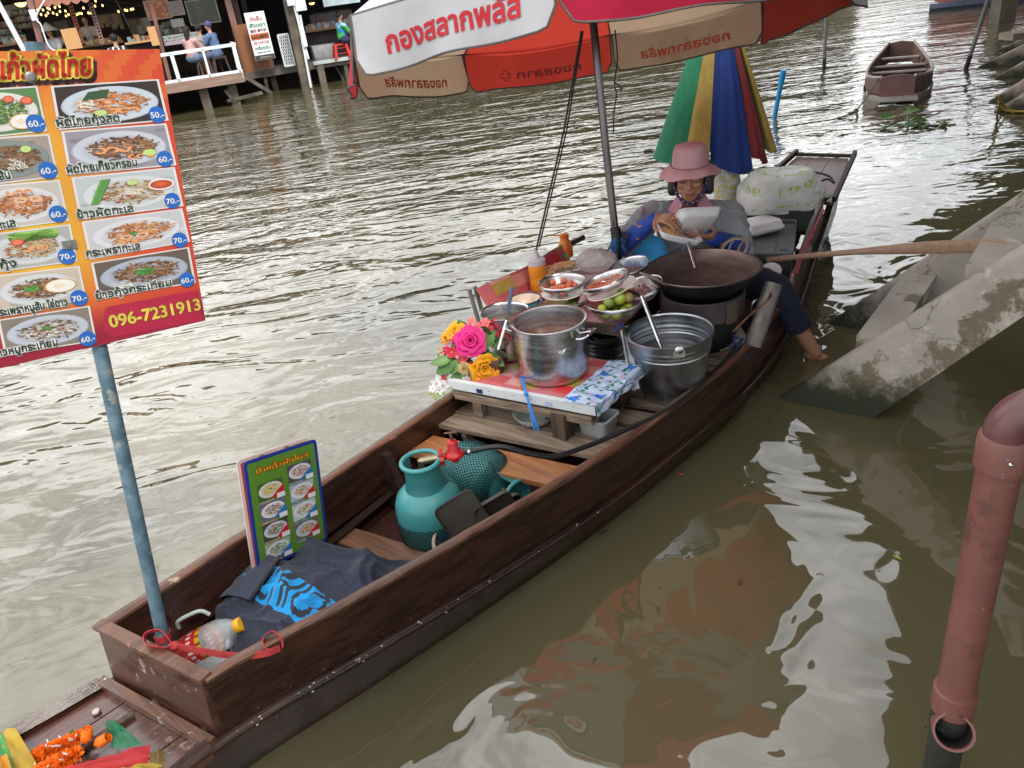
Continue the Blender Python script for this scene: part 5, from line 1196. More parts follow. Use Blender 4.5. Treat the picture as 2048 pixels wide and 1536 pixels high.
# ------------------------------------------------------------ wire bowls and food
def sieve_mat():
    m = bpy.data.materials.new('wire_mesh'); m.use_nodes = True; n = m.node_tree.nodes; l = m.node_tree.links; b = n['Principled BSDF']
    b.inputs['Base Color'].default_value = (.55, .55, .55, 1); b.inputs['Metallic'].default_value = .9; b.inputs['Roughness'].default_value = .35; b.inputs['Alpha'].default_value = .34
    return m
WIRE = sieve_mat()
def wire_bowl(c, r, h, label, tilt=None, group='fine wire mesh bowls of ingredients'):
    M = TR(c) if tilt is None else toward(c, tilt)
    t = T('wire_bowl', label, 'wire bowl', M, group)
    g = G(); g.lathe([(0, -h), (r*.35, -h), (r*.62, -h*.86), (r*.84, -h*.5), (r*.96, -h*.12)], 40); P(g, 'mesh_bowl', WIRE, t, 180)
    g = G(); g.lathe([(r*.955, -.016), (r*1.0, -.015), (r*1.03, -.001), (r*1.015, .001), (r*.975, -.001), (r*.955, -.016)], 48); P(g, 'rim', STEEL, t, 60)
    for k in range(3):
        a = k*2.1+.7; g = G(); g.tube([(r*q*cos(a), r*q*sin(a), z) for q, z in ((.97, -h*.1), (.86, -h*.5), (.64, -h*.87), (.36, -h*1.02))], .0013, 4); P(g, 'support_wire', STEEL, t)
    return t
def dishm(c, r, label, m, name='plate', h=.014, cat='plate', tilt=None, group=None, rim=None):
    M = TR(c) if tilt is None else toward(c, tilt); t = T(name, label, cat, M, group)
    g = G(); g.lathe([(0, .003), (r*.5, .0), (r*.62, .001), (r*.9, h*.8), (r, h), (r*.985, h+.002), (r*.88, h*.85+.001), (r*.6, .005), (0, .005)], 40); P(g, 'plate_body', m, t, 50); return t
CER = mat('white_ceramic', (.66, .64, .62), .25, 0, (.58, .56, .54), scale=5)
PINKC = mat('pinkish_plate', (.62, .50, .46), .35, 0, (.55, .44, .41), scale=6)
# tomatoes
zt = .585; tc_ = at(1123, 562, zt+.01); rt = 46*sc(tc_)
tw = wire_bowl(tc_, rt, .055, 'wire mesh bowl of small tomatoes standing on a white plate')
TOM = mat('tomato', (.50, .075, .035), .25, 0, (.42, .12, .04), scale=10)
random.seed(12)
for i in range(16):
    a = i*2.4; q = rt*.62*math.sqrt(i/16); c = Vector((cos(a)*q, sin(a)*q, -.040+.008*(i % 3)+.012*(q/rt)))
    ONE(G().ball((0, 0, 0), (.0125, .0125, .0145), 10), 'tomato', TOM, ('orange tomato pointing up in the middle of the tomato bowl' if i == 0 else 'small red tomato %s the tomato bowl' % 'among others in'), 'tomato', 'tomatoes in the wire bowl', M=TR(tc_+c))
pb_ = tc_+Vector((0, 0, -.062)); dishm(pb_, rt*.93, 'white plate under the wire bowl of tomatoes', CER)
# cucumbers below
cb_ = Vector((tc_.x+.004, tc_.y-.01, .525)); wire_bowl(cb_, rt*1.04, .06, 'wire mesh bowl of green vegetables under the tomato plate')
GRN = mat('gourd_green', (.22, .30, .06), .45, 0, (.13, .20, .03), scale=14, stretch=(1, 1, 6))
for i, (x, y, a, L) in enumerate(((.028, -.030, .25, .075), (.01, -.02, -.1, .07), (.035, .0, .6, .06))):
    d = Vector((cos(a), sin(a), .12)); q = cb_+Vector((x, y, -.034+.01*i)); g = G(); g.tube([q-d*L*.6, q-d*L*.4, q, q+d*L*.4, q+d*L*.55], [.003, .011, .014, .012, .004], 10)
    ONE(g, 'green_gourd', GRN, ('front', 'middle', 'rear')[i]+' green gourd in the bowl below the tomatoes', 'vegetable', 'green vegetables in the wire bowl')
# limes
lc = at(1228, 600, .545); rl = 57*sc(lc); wire_bowl(lc, rl, .075, 'large wire mesh bowl of yellow green limes at the table corner')
LIME = [mat('lime_yellow', (.40, .40, .05), .38, 0, (.25, .33, .04), scale=7, bump=.0006, bscale=70), mat('lime_green', (.12, .19, .035), .38, 0, (.20, .26, .05), scale=7, bump=.0006, bscale=70), mat('lime_brown', (.34, .22, .08), .42, 0, (.24, .20, .06), scale=7)]
lm = [(-.055, -.045, -.010, .017, 0), (-.025, -.03, .004, .023, 1), (.018, -.022, .012, .026, 0), (.052, -.012, .006, .022, 2), (.038, .035, .006, .024, 1), (-.04, -.035, -.040, .023, 0), (-.004, -.05, -.042, .023, 0), (.03, -.04, -.038, .023, 1), (-.03, .02, -.03, .024, 1), (.01, .03, -.035, .024, 0), (.05, -.01, -.03, .02, 0)]
for i, (x, y, z, r, k) in enumerate(lm):
    ONE(G().ball((0, 0, 0), (r, r, r*.95), 16), 'lime', LIME[k], ('small yellow lime at the left of the lime bowl', 'dark green lime resting on top of the lime bowl', 'largest yellow green lime on top of the bowl', 'brownish lime at the right of the bowl', 'green lime under the tilted plate', 'lime low behind the front mesh of the lime bowl', 'yellow lime pressed against the mesh under the tilted plate', 'lime under the largest lime', 'lime at the back of the lime bowl', 'green lime half hidden under the rim', 'small lime at the bottom right of the bowl')[i], 'lime', 'limes in the wire bowl', M=TR(lc+Vector((x, y, z)))@RZ(i))
# shrimp bowl on its plate, both tipped
tl_ = Vector((-.22, -.30, 1)).normalized(); sc0 = at(1210, 558, .612); rs = 47*sc(sc0)
tlt = Vector((-.26, .10, 1)).normalized()
wire_bowl(sc0, rs, .042, 'tilted wire mesh bowl of orange dried shrimp on a pinkish plate', tlt)
SHR = mat('dried_shrimp', (.56, .15, .07), .5, 0, (.45, .09, .04), scale=60)
g = G(); random.seed(21); Ms = toward(sc0, tlt)
for i in range(170):
    a = rnd(0, 6.28); q = rs*.84*math.sqrt(random.random()); z = -.034+.022*(q/rs)**2+rnd(0, .010); b = rnd(0, 6.28); L = rnd(.005, .009); k = rnd(.002, .005)
    g.tube([(q*cos(a)-L*cos(b), q*sin(a)-L*sin(b), z), (q*cos(a)+k*sin(b), q*sin(a)-k*cos(b), z+.003), (q*cos(a)+L*cos(b), q*sin(a)+L*sin(b), z)], [.0012, .0028, .0015], 5)
ONE(g, 'dried_shrimp', SHR, 'heap of orange dried shrimp filling the tilted wire bowl', 'shrimp', M=Ms, kind='stuff')
dishm(sc0-tlt*.060+Vector((.012, 0, -.002)), rs*1.12, 'tilted pinkish plate under the dried shrimp bowl', PINKC, tilt=Vector((-.30, .06, 1)), h=.022)
# rear big shallow bowl, and the one with garlic
rb_ = at(1192, 545, .53); wire_bowl(rb_, 56*sc(rb_), .05, 'empty wide wire bowl behind the shrimp bowl')
gb_ = at(1275, 575, .53); tg = Vector((-.28, .0, 1)).normalized(); wire_bowl(gb_, 50*sc(gb_), .055, 'wire bowl of peeled garlic beside the wok', tg)
GAR = mat('garlic', (.62, .42, .28), .45, 0, (.50, .30, .20), scale=30); g = G(); Mg = toward(gb_, tg); rg_ = 50*sc(gb_)
for i in range(70):
    a = rnd(0, 6.28); q = rg_*.8*math.sqrt(random.random()); z = -.045+.03*(q/rg_)**2+rnd(0, .012); g.ball((q*cos(a), q*sin(a), z), (rnd(.004, .010), rnd(.003, .006), rnd(.003, .006)), 6, M=RZ(0))
ONE(g, 'garlic_cloves', GAR, 'peeled garlic and dried scraps in the wire bowl beside the wok', 'garlic', M=Mg, kind='stuff')
gl_ = at(1258, 530, .55); wire_bowl(gl_, 40*sc(gl_), .04, 'small steel rimmed bowl between the parasol pole and the wok', Vector((-.2, -.05, 1)))
# enamel bowl
eb = at(1050, 597, .535); re_ = 32*sc(eb); ebt = T('enamel_bowl', 'light blue enamel bowl with cream inside and black rim beside the big pot', 'bowl', TR(eb))
g = G(); g.lathe([(re_*.45, -.062), (re_*.55, -.060), (re_*.6, -.055), (re_*.88, -.03), (re_, 0)], 36); P(g, 'outside', mat('enamel_blue', (.12, .36, .48), .25, 0, (.10, .31, .42), scale=5), ebt)
g = G(); g.lathe([(re_*.985, 0), (re_*.84, -.028), (re_*.5, -.05), (0, -.054)], 36); P(g, 'inside', mat('enamel_cream', (.60, .46, .36), .3, amt=.1), ebt)
g = G(); g.tube([(re_*cos(a), re_*sin(a), 0) for a in np.linspace(0, 2*pi, 37)], .0028, 6); P(g, 'rim', BLACKP, ebt)
# bottles
sb = at(1079, 578, .465); rb2 = 17.5*sc(sb); hb = .115; st_ = T('squeeze_bottle', 'yellow orange squeeze bottle with a grey nozzle cap on the food table', 'bottle', TR(sb))
g = G(); g.lathe([(0, 0), (rb2*.9, 0), (rb2, .006), (rb2, .045), (rb2*.93, .055), (rb2, .065), (rb2, hb*.92), (rb2*.94, hb), (rb2*.5, hb)], 32); P(g, 'bottle_body', mat('squeeze_orange', (.72, .27, .02), .35, 0, (.66, .23, .015), scale=4, transl=.15), st_, 50)
g = G(); g.lathe([(rb2*1.0, hb), (rb2*1.02, hb+.022), (rb2*.86, hb+.026), (rb2*.5, hb+.030), (rb2*.34, hb+.045), (rb2*.16, hb+.070), (0, hb+.071)], 28); P(g, 'nozzle_cap', mat('cap_lilac', (.46, .42, .46), .4, amt=.1), st_)
ob = at(1132, 512, .50); ro = 15*sc(ob); ot = T('sauce_bottle', 'orange sauce bottle with a flip spout cap behind the squeeze bottle', 'bottle', TR(ob))
g = G(); g.lathe([(0, 0), (ro, 0), (ro, .03), (ro*.92, .05), (ro*.62, .078), (ro*.55, .090), (0, .091)], 28); P(g, 'bottle_body', mat('sauce_orange', (.62, .14, .02), .35, 0, (.58, .16, .02), scale=6, spots=[((.30, .04, .015), 28, .66)]), ot)
g = G(); g.lathe([(ro*.62, .090), (ro*.66, .104), (ro*.5, .108), (0, .109)], 20); g.tube([(0, 0, .103), (-ro*1.9, ro*.3, .106)], [.006, .0045], 8, flat=.6); P(g, 'flip_cap', mat('cap_orange', (.66, .17, .02), .4), ot)
# noodle tray
nt_ = at(1128, 548, .50); tub(TR(nt_) @ RZ(radians(12)), 92*sc(nt_), .10, .028, 'white tray of cooked noodles with basil on the rear of the table', CER, 'noodle_tray', 'tray')
g = G(); random.seed(4)
NC = [(.62, .34, .16), (.72, .46, .26), (.55, .24, .10), (.66, .40, .22)]
for i in range(120):
    x, y = rnd(-.08, .07), rnd(-.035, .035); z = .022+.022*(1-(x/.09)**2)*(1-(y/.05)**2)+rnd(0, .008); b = rnd(0, 3.14); L = rnd(.012, .028)
    g.tube([(x-L*cos(b), y-L*sin(b)*.6, z-.006), (x, y, z+rnd(0, .006)), (x+L*cos(b), y+L*sin(b)*.6, z-.006)], .0022, 4, col=random.choice(NC))
ONE(g, 'noodles', mat('food', (.5, .5, .5), .45, attr=True, amt=.2), 'tangled heap of orange brown noodles on the white tray', 'noodles', M=TR(nt_) @ RZ(radians(12)), kind='stuff')
LEAFM = mat('leaf_green', (.055, .16, .035), .45, 0, (.03, .09, .025), scale=18, transl=.15)
def leaf(g, p, d, n_, L, w, bend=.25, col=None):
    d = Vector(d).normalized(); n_ = Vector(n_); n_ = (n_-d*n_.dot(d)).normalized(); s = d.cross(n_)
    pr = [(0, .05), (.15, .5), (.35, .95), (.55, 1), (.75, .75), (.9, .38), (1, .02)]; vs = []
    for t, q in pr:
        c = Vector(p)+d*L*t-n_*bend*L*t*t
        for k, u_ in ((-1, .12), (0, -.04), (1, .12)): vs.append(c+s*k*q*w/2+n_*u_*w*q)
    fs = [(i*3+j, i*3+j+1, i*3+j+4, i*3+j+3) for i in range(6) for j in (0, 1)]
    g.add(vs, fs, None, col)
g = G(); q = nt_+Vector((.055, .02, .045)); leaf(g, q, (1, .2, -.2), (0, -.3, 1), .06, .034); leaf(g, q+Vector((-.03, .01, .01)), (-.3, .8, .6), (0, -1, .4), .045, .025)
ONE(g, 'basil_leaf', LEAFM, 'dark green basil leaves laid on the heap of noodles', 'leaf')
# plastic bag of sprouts
def blobg(c, rx, ry, rz, seed, nu=48, amp=.12, fr=3., rough=.04):
    g = G()
    def fn(s, t):
        a = 2*pi*s; b = pi*(t-.5); v = Vector((cos(a)*cos(b), sin(a)*cos(b), sin(b))); k = 1+amp*noise.noise(v*fr+Vector((seed, 0, 0)))+rough*abs(noise.noise(v*fr*4+Vector((0, seed, 0))))*3
        return (c[0]+v.x*rx*k, c[1]+v.y*ry*k, c[2]+max(v.z, -.6)*rz*k)
    g.grid(fn, nu, nu//2); return g
FILM = mat('bag_film', (.72, .66, .66), .18, amt=.1, alpha=.55, transl=.35, bump=.003, bscale=26)
cb2 = at(1192, 525, .535); g = blobg(cb2, .085, .06, .055, 3, rough=.12); ONE(g, 'plastic_bag', FILM, 'crumpled clear plastic bag on the table behind the wire bowls', 'plastic bag', smooth=180)
g = G(); a = at(1262, 505, .50)
ll = T('blue_lid_disc', 'bright blue round plastic lid beside the vendor', 'lid', toward(aty(1288, 512, 3.36), Vector((-.25, -.75, .62)))); r = 46*sc(aty(1288, 512, 3.36))
g = G(); g.lathe([(r, -.02), (r*1.02, 0), (r*.95, .008), (r*.55, .014), (r*.5, .011), (r*.2, .012)], 48); g.lathe([(r*.2, .012), (r*.18, .022), (0, .024)], 20); P(g, 'lid_body', mat('lid_blue', (.06, .45, .85), .3, 0, (.05, .40, .80), scale=3), ll); g = G(); g.tube([(-r*.25, -r*.1, .014), (-.01, -.02, .032), (r*.25, .02, .014)], .008, 8, flat=.6); P(g, 'grip', bpy.data.materials['lid_blue'], ll)
# oar handle and vegetable at the far side
g = G(); g.tube([aty(1090, 520, 3.5), aty(1133, 492, 3.55)], .010, 8); g.tube([aty(1133, 492, 3.55), aty(1168, 474, 3.6)], .0125, 10, col=None); ONE(g, 'paddle_grip', mat('dark_grip', (.035, .03, .025), .5), 'dark paddle grip poking out behind the sauce bottle', 'paddle grip')

# ------------------------------------------------------------ bits round the near gunwale by the vendor
g = G(); a, b = at(1505, 692, .275), at(1548, 566, .50); d = (b-a); x, y = frame(d); x = (a-C0).cross(d).normalized(); y = d.normalized().cross(x); vs = []
for p_ in (a, b):
    for i in range(11): t = -1.35+2.7*i/10; vs.append(p_+x*sin(t)*.036+y*(cos(t)*-.025 if False else -cos(t)*.022))
    for i in range(11): t = 1.35-2.7*i/10; vs.append(p_+x*sin(t)*.033+y*(-cos(t)*.019))
g.add(vs, [(i, (i+1) % 22, 22+(i+1) % 22, 22+i) for i in range(22)]+[tuple(range(22)), tuple(range(43, 21, -1))])
ONE(g, 'metal_chute', mat('sheet_metal', (.16, .15, .15), .5, .7, (.09, .078, .072), scale=6, stretch=(3, 3, 1), spots=[((.14, .08, .05), 9, .68)]), 'curved sheet metal guard leaning on the near gunwale by her knee', 'metal guard')
g = G(); g.tube(bezier([at(1466, 664, .33), at(1500, 630, .40), at(1532, 603, .46), at(1541, 590, .47), at(1536, 583, .46)], 6), .0052, 8); ONE(g, 'wire_hook', mat('rusty_wire', (.22, .10, .04), .5, .6, (.06, .04, .03), scale=30), 'rusty bent rod crossing in front of the metal guard', 'rod')
cl = T('cool_box', 'dark red cool box with pale lid behind the stove', 'cool box', BM @ TR(2.78, -.19, .25) @ RZ(radians(-9)))
g = G(); g.box((0, 0, .045), (.15, .17, .09)); P(g, 'box_body', mat('coolbox_red', (.22, .015, .02), .45), cl); g = G(); g.box((0, 0, .1), (.16, .18, .018)); P(g, 'box_lid', mat('coolbox_lid', (.42, .42, .40), .5), cl)
g = G(); g2 = blobg(bw(2.72, -.28, .29), .05, .06, .03, 8, 30); ONE(g2, 'green_cloth', mat('green_cloth', (.012, .10, .06), .9, bump=.002), 'dark green cloth bundle behind the right wok handle', 'cloth')
dishm(at(1542, 545, .395), .045, 'small white plate on the vendor lap edge by her knee', CER, tilt=Vector((-.2, -.5, 1)))
kt2 = T('kettle', 'blackened kettle among the gear between stove and gunwale', 'kettle', TR(bw(2.62, -.32, .214))); g = G(); g.lathe([(0, 0), (.05, 0), (.058, .03), (.045, .065), (.02, .075), (0, .08)], 20); g.tube([(.05, 0, .03), (.09, 0, .07)], .007, 6); P(g, 'kettle_body', mat('kettle_black', (.03, .03, .032), .3, .5), kt2); g = G(); g.tube(bezier([(-.045, 0, .06), (-.03, 0, .11), (.03, 0, .11), (.045, 0, .06)], 4), .004, 6); P(g, 'handle', STEEL, kt2)
g = G(); random.seed(31); q = at(1470, 690, .30)
for i in range(8): p_ = q+Vector((rnd(-.02, .02), rnd(-.02, .02), rnd(-.02, .03))); g.tube([p_, p_+Vector((rnd(-.03, .03), rnd(-.03, .03), rnd(-.03, .03))), p_+Vector((rnd(-.04, .04), rnd(-.04, .04), rnd(-.05, .02)))], [.006, .006, .002], 5, flat=.5)
ONE(g, 'rag_strip', mat('navy_rag', (.02, .035, .12), .9, bump=.001), 'knotted navy rag strip by the foot of the metal guard', 'rag')
g = G(); g.add([bw(2.28, -.30, .222), bw(2.42, -.36, .222), bw(2.5, -.27, .26), bw(2.34, -.22, .24)], [(0, 1, 2, 3), (3, 2, 1, 0)]); ONE(g, 'plastic_scrap', mat('scrap', (.4, .4, .36), .5), 'scrap of clear wrapping between bucket and gunwale', 'wrapping', smooth=0)

# ------------------------------------------------------------ grey storage box with lid, foam boxes, tray, bag
def tote():
    P0, P1, P2, P3 = [at(x, y, .385) for x, y in ((1490, 512), (1572, 506), (1607, 441), (1478, 440))]
    c = (P0+P1+P2+P3)/4; x = ((P1-P0)+(P2-P3)).normalized(); x.z = 0; x.normalize(); y = Vector((-x.y, x.x, 0)); w = ((P1-P0).length+(P2-P3).length)/2; d = ((P3-P0).dot(y)+(P2-P1).dot(y))/2
    M = Matrix.Identity(4)
    for i in range(3): M[i][0] = x[i]; M[i][1] = y[i]; M[i][3] = c[i]
    M[2][2] = 1; t = T('storage_box', 'grey lidded storage box behind the vendor carrying a foam box', 'storage box', M @ TR(0, 0, -.17))
    GM = mat('tote_grey', (.10, .11, .125), .45, 0, (.085, .095, .11), scale=6); GD = mat('tote_body', (.055, .06, .062), .5)
    g = G(); g.box((0, 0, .08), (w*.90, d*.92, .16), tp=1.03); P(g, 'box_body', GD, t, 30)
    def rr(s, z):
        r = .03; o = []
        for cx, cy, a0 in ((w/2*s-r, -d/2*s+r, -pi/2), (w/2*s-r, d/2*s-r, 0), (-w/2*s+r, d/2*s-r, pi/2), (-w/2*s+r, -d/2*s+r, pi)): o += [(cx+r*cos(a0+pi/2*i/5), cy+r*sin(a0+pi/2*i/5), z) for i in range(6)]
        return o
    R_ = [rr(1.0, .150), rr(1.0, .170), rr(.985, .174), rr(.94, .174), rr(.92, .166)]; k = len(R_[0]); vs = sum(R_, []); fs = [(i*k+j, i*k+(j+1) % k, (i+1)*k+(j+1) % k, (i+1)*k+j) for i in range(4) for j in range(k)]+[tuple(range(4*k, 5*k))]
    g = G(); g.add(vs, fs); ld = P(g, 'box_lid', GM, t, 30)
    g = G(); g.tube([(w*.17, -d*.40, .167), (w*.17, d*.22, .167), (w*.28, d*.33, .167)], .004, 4); P(g, 'lid_rib', GM, ld)
    g = G(); g.box((w*.33, -d*.36, .168), (w*.15, .022, .003)); P(g, 'lid_slot', GD, ld)
    return t
tote()
FOAM = mat('foam', (.74, .73, .75), .65, 0, (.70, .69, .72), scale=30, bump=.0003, bscale=200)
def foam_half(w, d, h, s=.80, r=.022):
    g = G()
    def rr(k, z, e=0):
        o = []
        for cx, cy, a0 in ((w/2*k-r, -d/2*k+r, -pi/2), (w/2*k-r, d/2*k-r, 0), (-w/2*k+r, d/2*k-r, pi/2), (-w/2*k+r, -d/2*k+r, pi)): o += [(cx+(r+e)*cos(a0+pi/2*i/4), cy+(r+e)*sin(a0+pi/2*i/4), z) for i in range(5)]
        return o
    R_ = [rr(1, 0, .006), rr(1, .004, .006), rr(1, .005), rr(.93, h*.75), rr(s+.03, h*.96), rr(s, h), ]; k = len(R_[0]); vs = sum(R_, []); fs = [(i*k+j, i*k+(j+1) % k, (i+1)*k+(j+1) % k, (i+1)*k+j) for i in range(5) for j in range(k)]+[tuple(range(5*k, 6*k))]
    vs += rr(.97, .001, -.002)+rr(.92, h*.7, -.003)+rr(s, h-.006, 0); o_ = 6*k
    fs += [(j, o_+j, o_+(j+1) % k, (j+1) % k) for j in range(k)]+[(o_+i*k+j, o_+(i+1)*k+j, o_+(i+1)*k+(j+1) % k, o_+i*k+(j+1) % k) for i in range(2) for j in range(k)]+[tuple(range(o_+3*k-1, o_+2*k-1, -1))]
    g.add(vs, fs); return g
fq = at(1518, 462, .392); fb = T('foam_box', 'closed white foam takeaway box lying on the grey storage lid', 'foam box', TR(fq) @ RZ(radians(16)), 'white foam takeaway boxes')
P(foam_half(.20, .155, .036, .86), 'lid', FOAM, fb, 50, M=TR(0, 0, .022)); P(foam_half(.20, .155, .020, .82), 'base', FOAM, fb, 50, M=TR(0, 0, .021) @ RX(pi))
g = G(); g.box((0, -.088, .029), (.04, .008, .006)); P(g, 'tab', FOAM, fb)
# folded grey tray with blue string at the stern
stt = T('steel_tray', 'flat pale metal tray standing at the stern under the plastic bag', 'tray', TR(at(1560, 430, .40)))
g = G(); q = [at(1487, 432, .42), at(1575, 428, .42), at(1612, 398, .46)]; up_ = Vector((0, 0, 1))
qs = bezier([q[0], q[1]-(q[1]-q[0])*.05, q[1]+Vector((.02, .03, .01)), q[2]], 6); vs = []
for p_ in qs:
    for dz, dy in ((0, 0), (.035, .006), (.038, .02), (.002, .10)): vs.append(p_+Vector((0, dy, dz)))
g.add(vs, [(i*4+j, i*4+4+j, i*4+5+j, i*4+1+j) for i in range(len(qs)-1) for j in range(3)]); P(g, 'tray_body', mat('pale_metal', (.42, .42, .41), .3, .7, (.22, .22, .21), scale=16, stretch=(1, 1, 3)), stt, 60, True)
g = G(); q = at(1575, 460, .32); g.box((0, 0, 0), (.012, .20, .12), BM @ TR(3.70, -.02, .34) @ RZ(.2)); P(g, 'upright_board', mat('green_grey', (.09, .10, .085), .6), stt, 0, True)
g = G(); g.tube([at(1540, 384, .52), at(1575, 394, .50), at(1600, 401, .47)], .0045, 5, flat=.5)
for i in range(6): a = i; p_ = at(1604, 403, .465); g.tube([p_, p_+Vector((cos(a)*.025, sin(a)*.015, sin(a*2)*.02))], [.006, .003], 5)
ONE(g, 'blue_string', mat('blue_string2', (.03, .18, .60), .5), 'blue plastic string tying the white bag to the stern tray', 'string')
g = G(); g.tube([bw(2.95, -.335, .33), bw(3.3, -.255, .36), bw(3.75, -.16, .39)], .007, 8); ONE(g, 'red_hose', mat('pink_hose', (.42, .02, .07), .4), 'thin pinkish red tube lying inside the stern gunwale', 'tube')
# large white bag of foam boxes
BAGF = mat('white_film', (.80, .81, .80), .22, 0, (.72, .73, .72), scale=3, stretch=(1, 1, .3), alpha=.86, transl=.4, attr=False, bump=.005, bscale=9)
def bagg(c, rx, ry, rz, seed, text_col, base=(.76, .78, .77), lo=-.55):
    g = G()
    def fn(s, t):
        a = 2*pi*s; b = pi*(t-.5); v = Vector((cos(a)*cos(b), sin(a)*cos(b), sin(b))); e = 2.6; m_ = (abs(v.x)**e+abs(v.y)**e+abs(v.z)**e)**(-1/e); v = v*m_
        k = 1+.13*noise.noise(v*1.7+Vector((seed, 0, 0))); cr = abs(sin(a*9+3*noise.noise(v*3)))*.018+.03*abs(noise.noise(Vector((v.x*7, v.y*7, v.z*2.2))+Vector((0, seed, 0)))); k += cr
        return (c[0]+v.x*rx*k, c[1]+v.y*ry*k, c[2]+max(v.z, lo)*rz*k)
    def col(s, t):
        w = text_col(s, t); return w or base
    g.grid(fn, 110, 70, col); return g
lets, lx0, lx1 = glyphs('SBB 1992')
def grn(s, t):
    # broken line of green print curving over the front
    ss = (s*2.2) % 1; y = (t-.66-.10*sin(s*2*pi+.5))/.085
    if 0 < y < 1:
        gx = lx0+(lx1-lx0)*ss
        if sum(inside((gx, y*.72), L) for L in lets) % 2: return (.42, .62, .10)
    y2 = (t-.80-.05*sin(s*5))/.05
    if 0 < y2 < 1 and noise.noise(Vector((s*40, t*40, 0))) > .12: return (.48, .64, .16)
    if abs(t-.42) < .02 and noise.noise(Vector((s*40, t*50, 3))) > .15 and .6 < s < .9: return (.45, .62, .12)
    return None
BAGM = mat('printed_film', (.5, .5, .5), .25, attr=True, amt=.1, transl=.35, alpha=.93, bump=.004, bscale=12)
bc2 = at(1560, 385, .52); g = bagg(bc2, .205, .16, .125, 2, grn); ONE(g, 'white_bag', BAGM, 'big translucent white bag with green lettering full of foam boxes at the stern', 'plastic bag', smooth=180)
def yel(s, t): return (.75, .62, .16) if .3 < t < .8 and noise.noise(Vector((s*26, t*30, 7))) > .10 else None
bc3 = at(1455, 390, .46); g = bagg(bc3, .075, .07, .135, 6, yel, lo=-.95); ONE(g, 'yellow_print_bag', BAGM, 'thin clear bag with yellow print hanging behind her shoulder', 'plastic bag', smooth=180)

# ------------------------------------------------------------ folded rainbow parasol
hc = aty(1427, 312, 4.36); ap = aty(1438, -45, 4.46); ax = (ap-hc).normalized(); rh = 121*sc(hc)
fp = T('folded_parasol', 'half folded striped parasol in green yellow blue and red behind the vendor', 'parasol', TR(hc.x, hc.y, .25))
x_ = (CX-ax*CX.dot(ax)).normalized(); y_ = ax.cross(x_)      # y_ away from the viewer or towards
if y_.dot(hc-C0) > 0: y_ = -y_
fcol = {'green': (.015, .20, .10), 'yellow': (.44, .30, .07), 'blue': (.012, .045, .24), 'red': (.24, .03, .035)}
fm = {k: mat('parasol_'+k, v, .75, 0, tuple(q*.75 for q in v), scale=5, stretch=(6, 6, 1), bump=.003, bscale=3, transl=.18) for k, v in fcol.items()}
# angles measured from the image right (0) through the viewer (90) to the left (180)
gores = [(196, 128, 'green', 1.0, -.00), (128, 104, 'yellow', .80, .0), (104, 50, 'blue', .94, -.10), (50, 30, 'red', .78, -.05), (30, -14, 'yellow', .98, .01), (-14, -60, 'green', .8, 0), (-60, -110, 'blue', .8, 0), (-110, -164, 'red', .85, 0)]
for a0, a1, cn, bulge, drop in gores:
    def fn(s, t, a0=a0, a1=a1, bulge=bulge, drop=drop):
        a = radians(lerp(a0, a1, s)); k = t**.92; r = rh*k*(.80+.20*bulge*sin(pi*s)+.05*sin(s*19+t*5)*t+.03*sin(s*41+t*3)*t)
        if a0 > 110 or a1 < 10: r = rh*k*(.97+.05*sin(pi*s))
        p = ap.lerp(hc, t)+x_*cos(a)*r+y_*sin(a)*r*.72+ax*(drop*.8*t*sin(pi*s)**.5 if drop else 0)+ax*(.012*sin(s*pi*2)*t)
        return p
    g = G(); g.grid(fn, 14, 16); P(g, 'canopy_gore', fm[cn], fp, 180, True, cn+' gore')
pbq = at(1487, 482, .20); ptq = aty(1470, 330, 4.36)
g = G(); g.tube([pbq, aty(1483, 440, 4.29), ptq, ap], .013, 10); P(g, 'pole', mat('pale_pole', (.42, .43, .45), .4, .3), fp, 40, True)

# ------------------------------------------------------------ paddle lying from the boat to the steps
pd0, pd1 = at(1535, 520, .42), at(2022, 490, .62)
pt = T('paddle', 'long pale wooden paddle resting on the concrete steps and the boat', 'paddle', TR((pd0+pd1)/2)); dd = (pd1-pd0); x, y = frame(dd, (0, 0, 1)); PWD = mat('paddle_wood', (.33, .21, .14), .6, 0, (.24, .15, .10), scale=12, stretch=(1, 6, 6), bump=.0006)
g = G(); vs = []; n = 24
for i in range(n+1):
    t = i/n; w = .0125 if t < .42 else lerp(.0125, .026, min(1, (t-.42)/.28)); h = .0125 if t < .42 else lerp(.0125, .0045, min(1, (t-.42)/.3)); 
    if t > .93: w *= math.sqrt(max(.02, 1-((t-.93)/.07)**2)); h *= .8
    c = pd0+dd*t+Vector((0, 0, .012*sin(pi*t)))
    for j in range(10): a = 2*pi*j/10; vs.append(c+y*cos(a)*w*1.0+x*sin(a)*h if False else c+(y*cos(a)*w+x*sin(a)*h))
g.add(vs, [(i*10+j, i*10+(j+1) % 10, (i+1)*10+(j+1) % 10, (i+1)*10+j) for i in range(n) for j in range(10)]+[tuple(range(9, -1, -1)), tuple(range(n*10, n*10+10))]); P(g, 'shaft_and_blade', PWD, pt, 60, True)

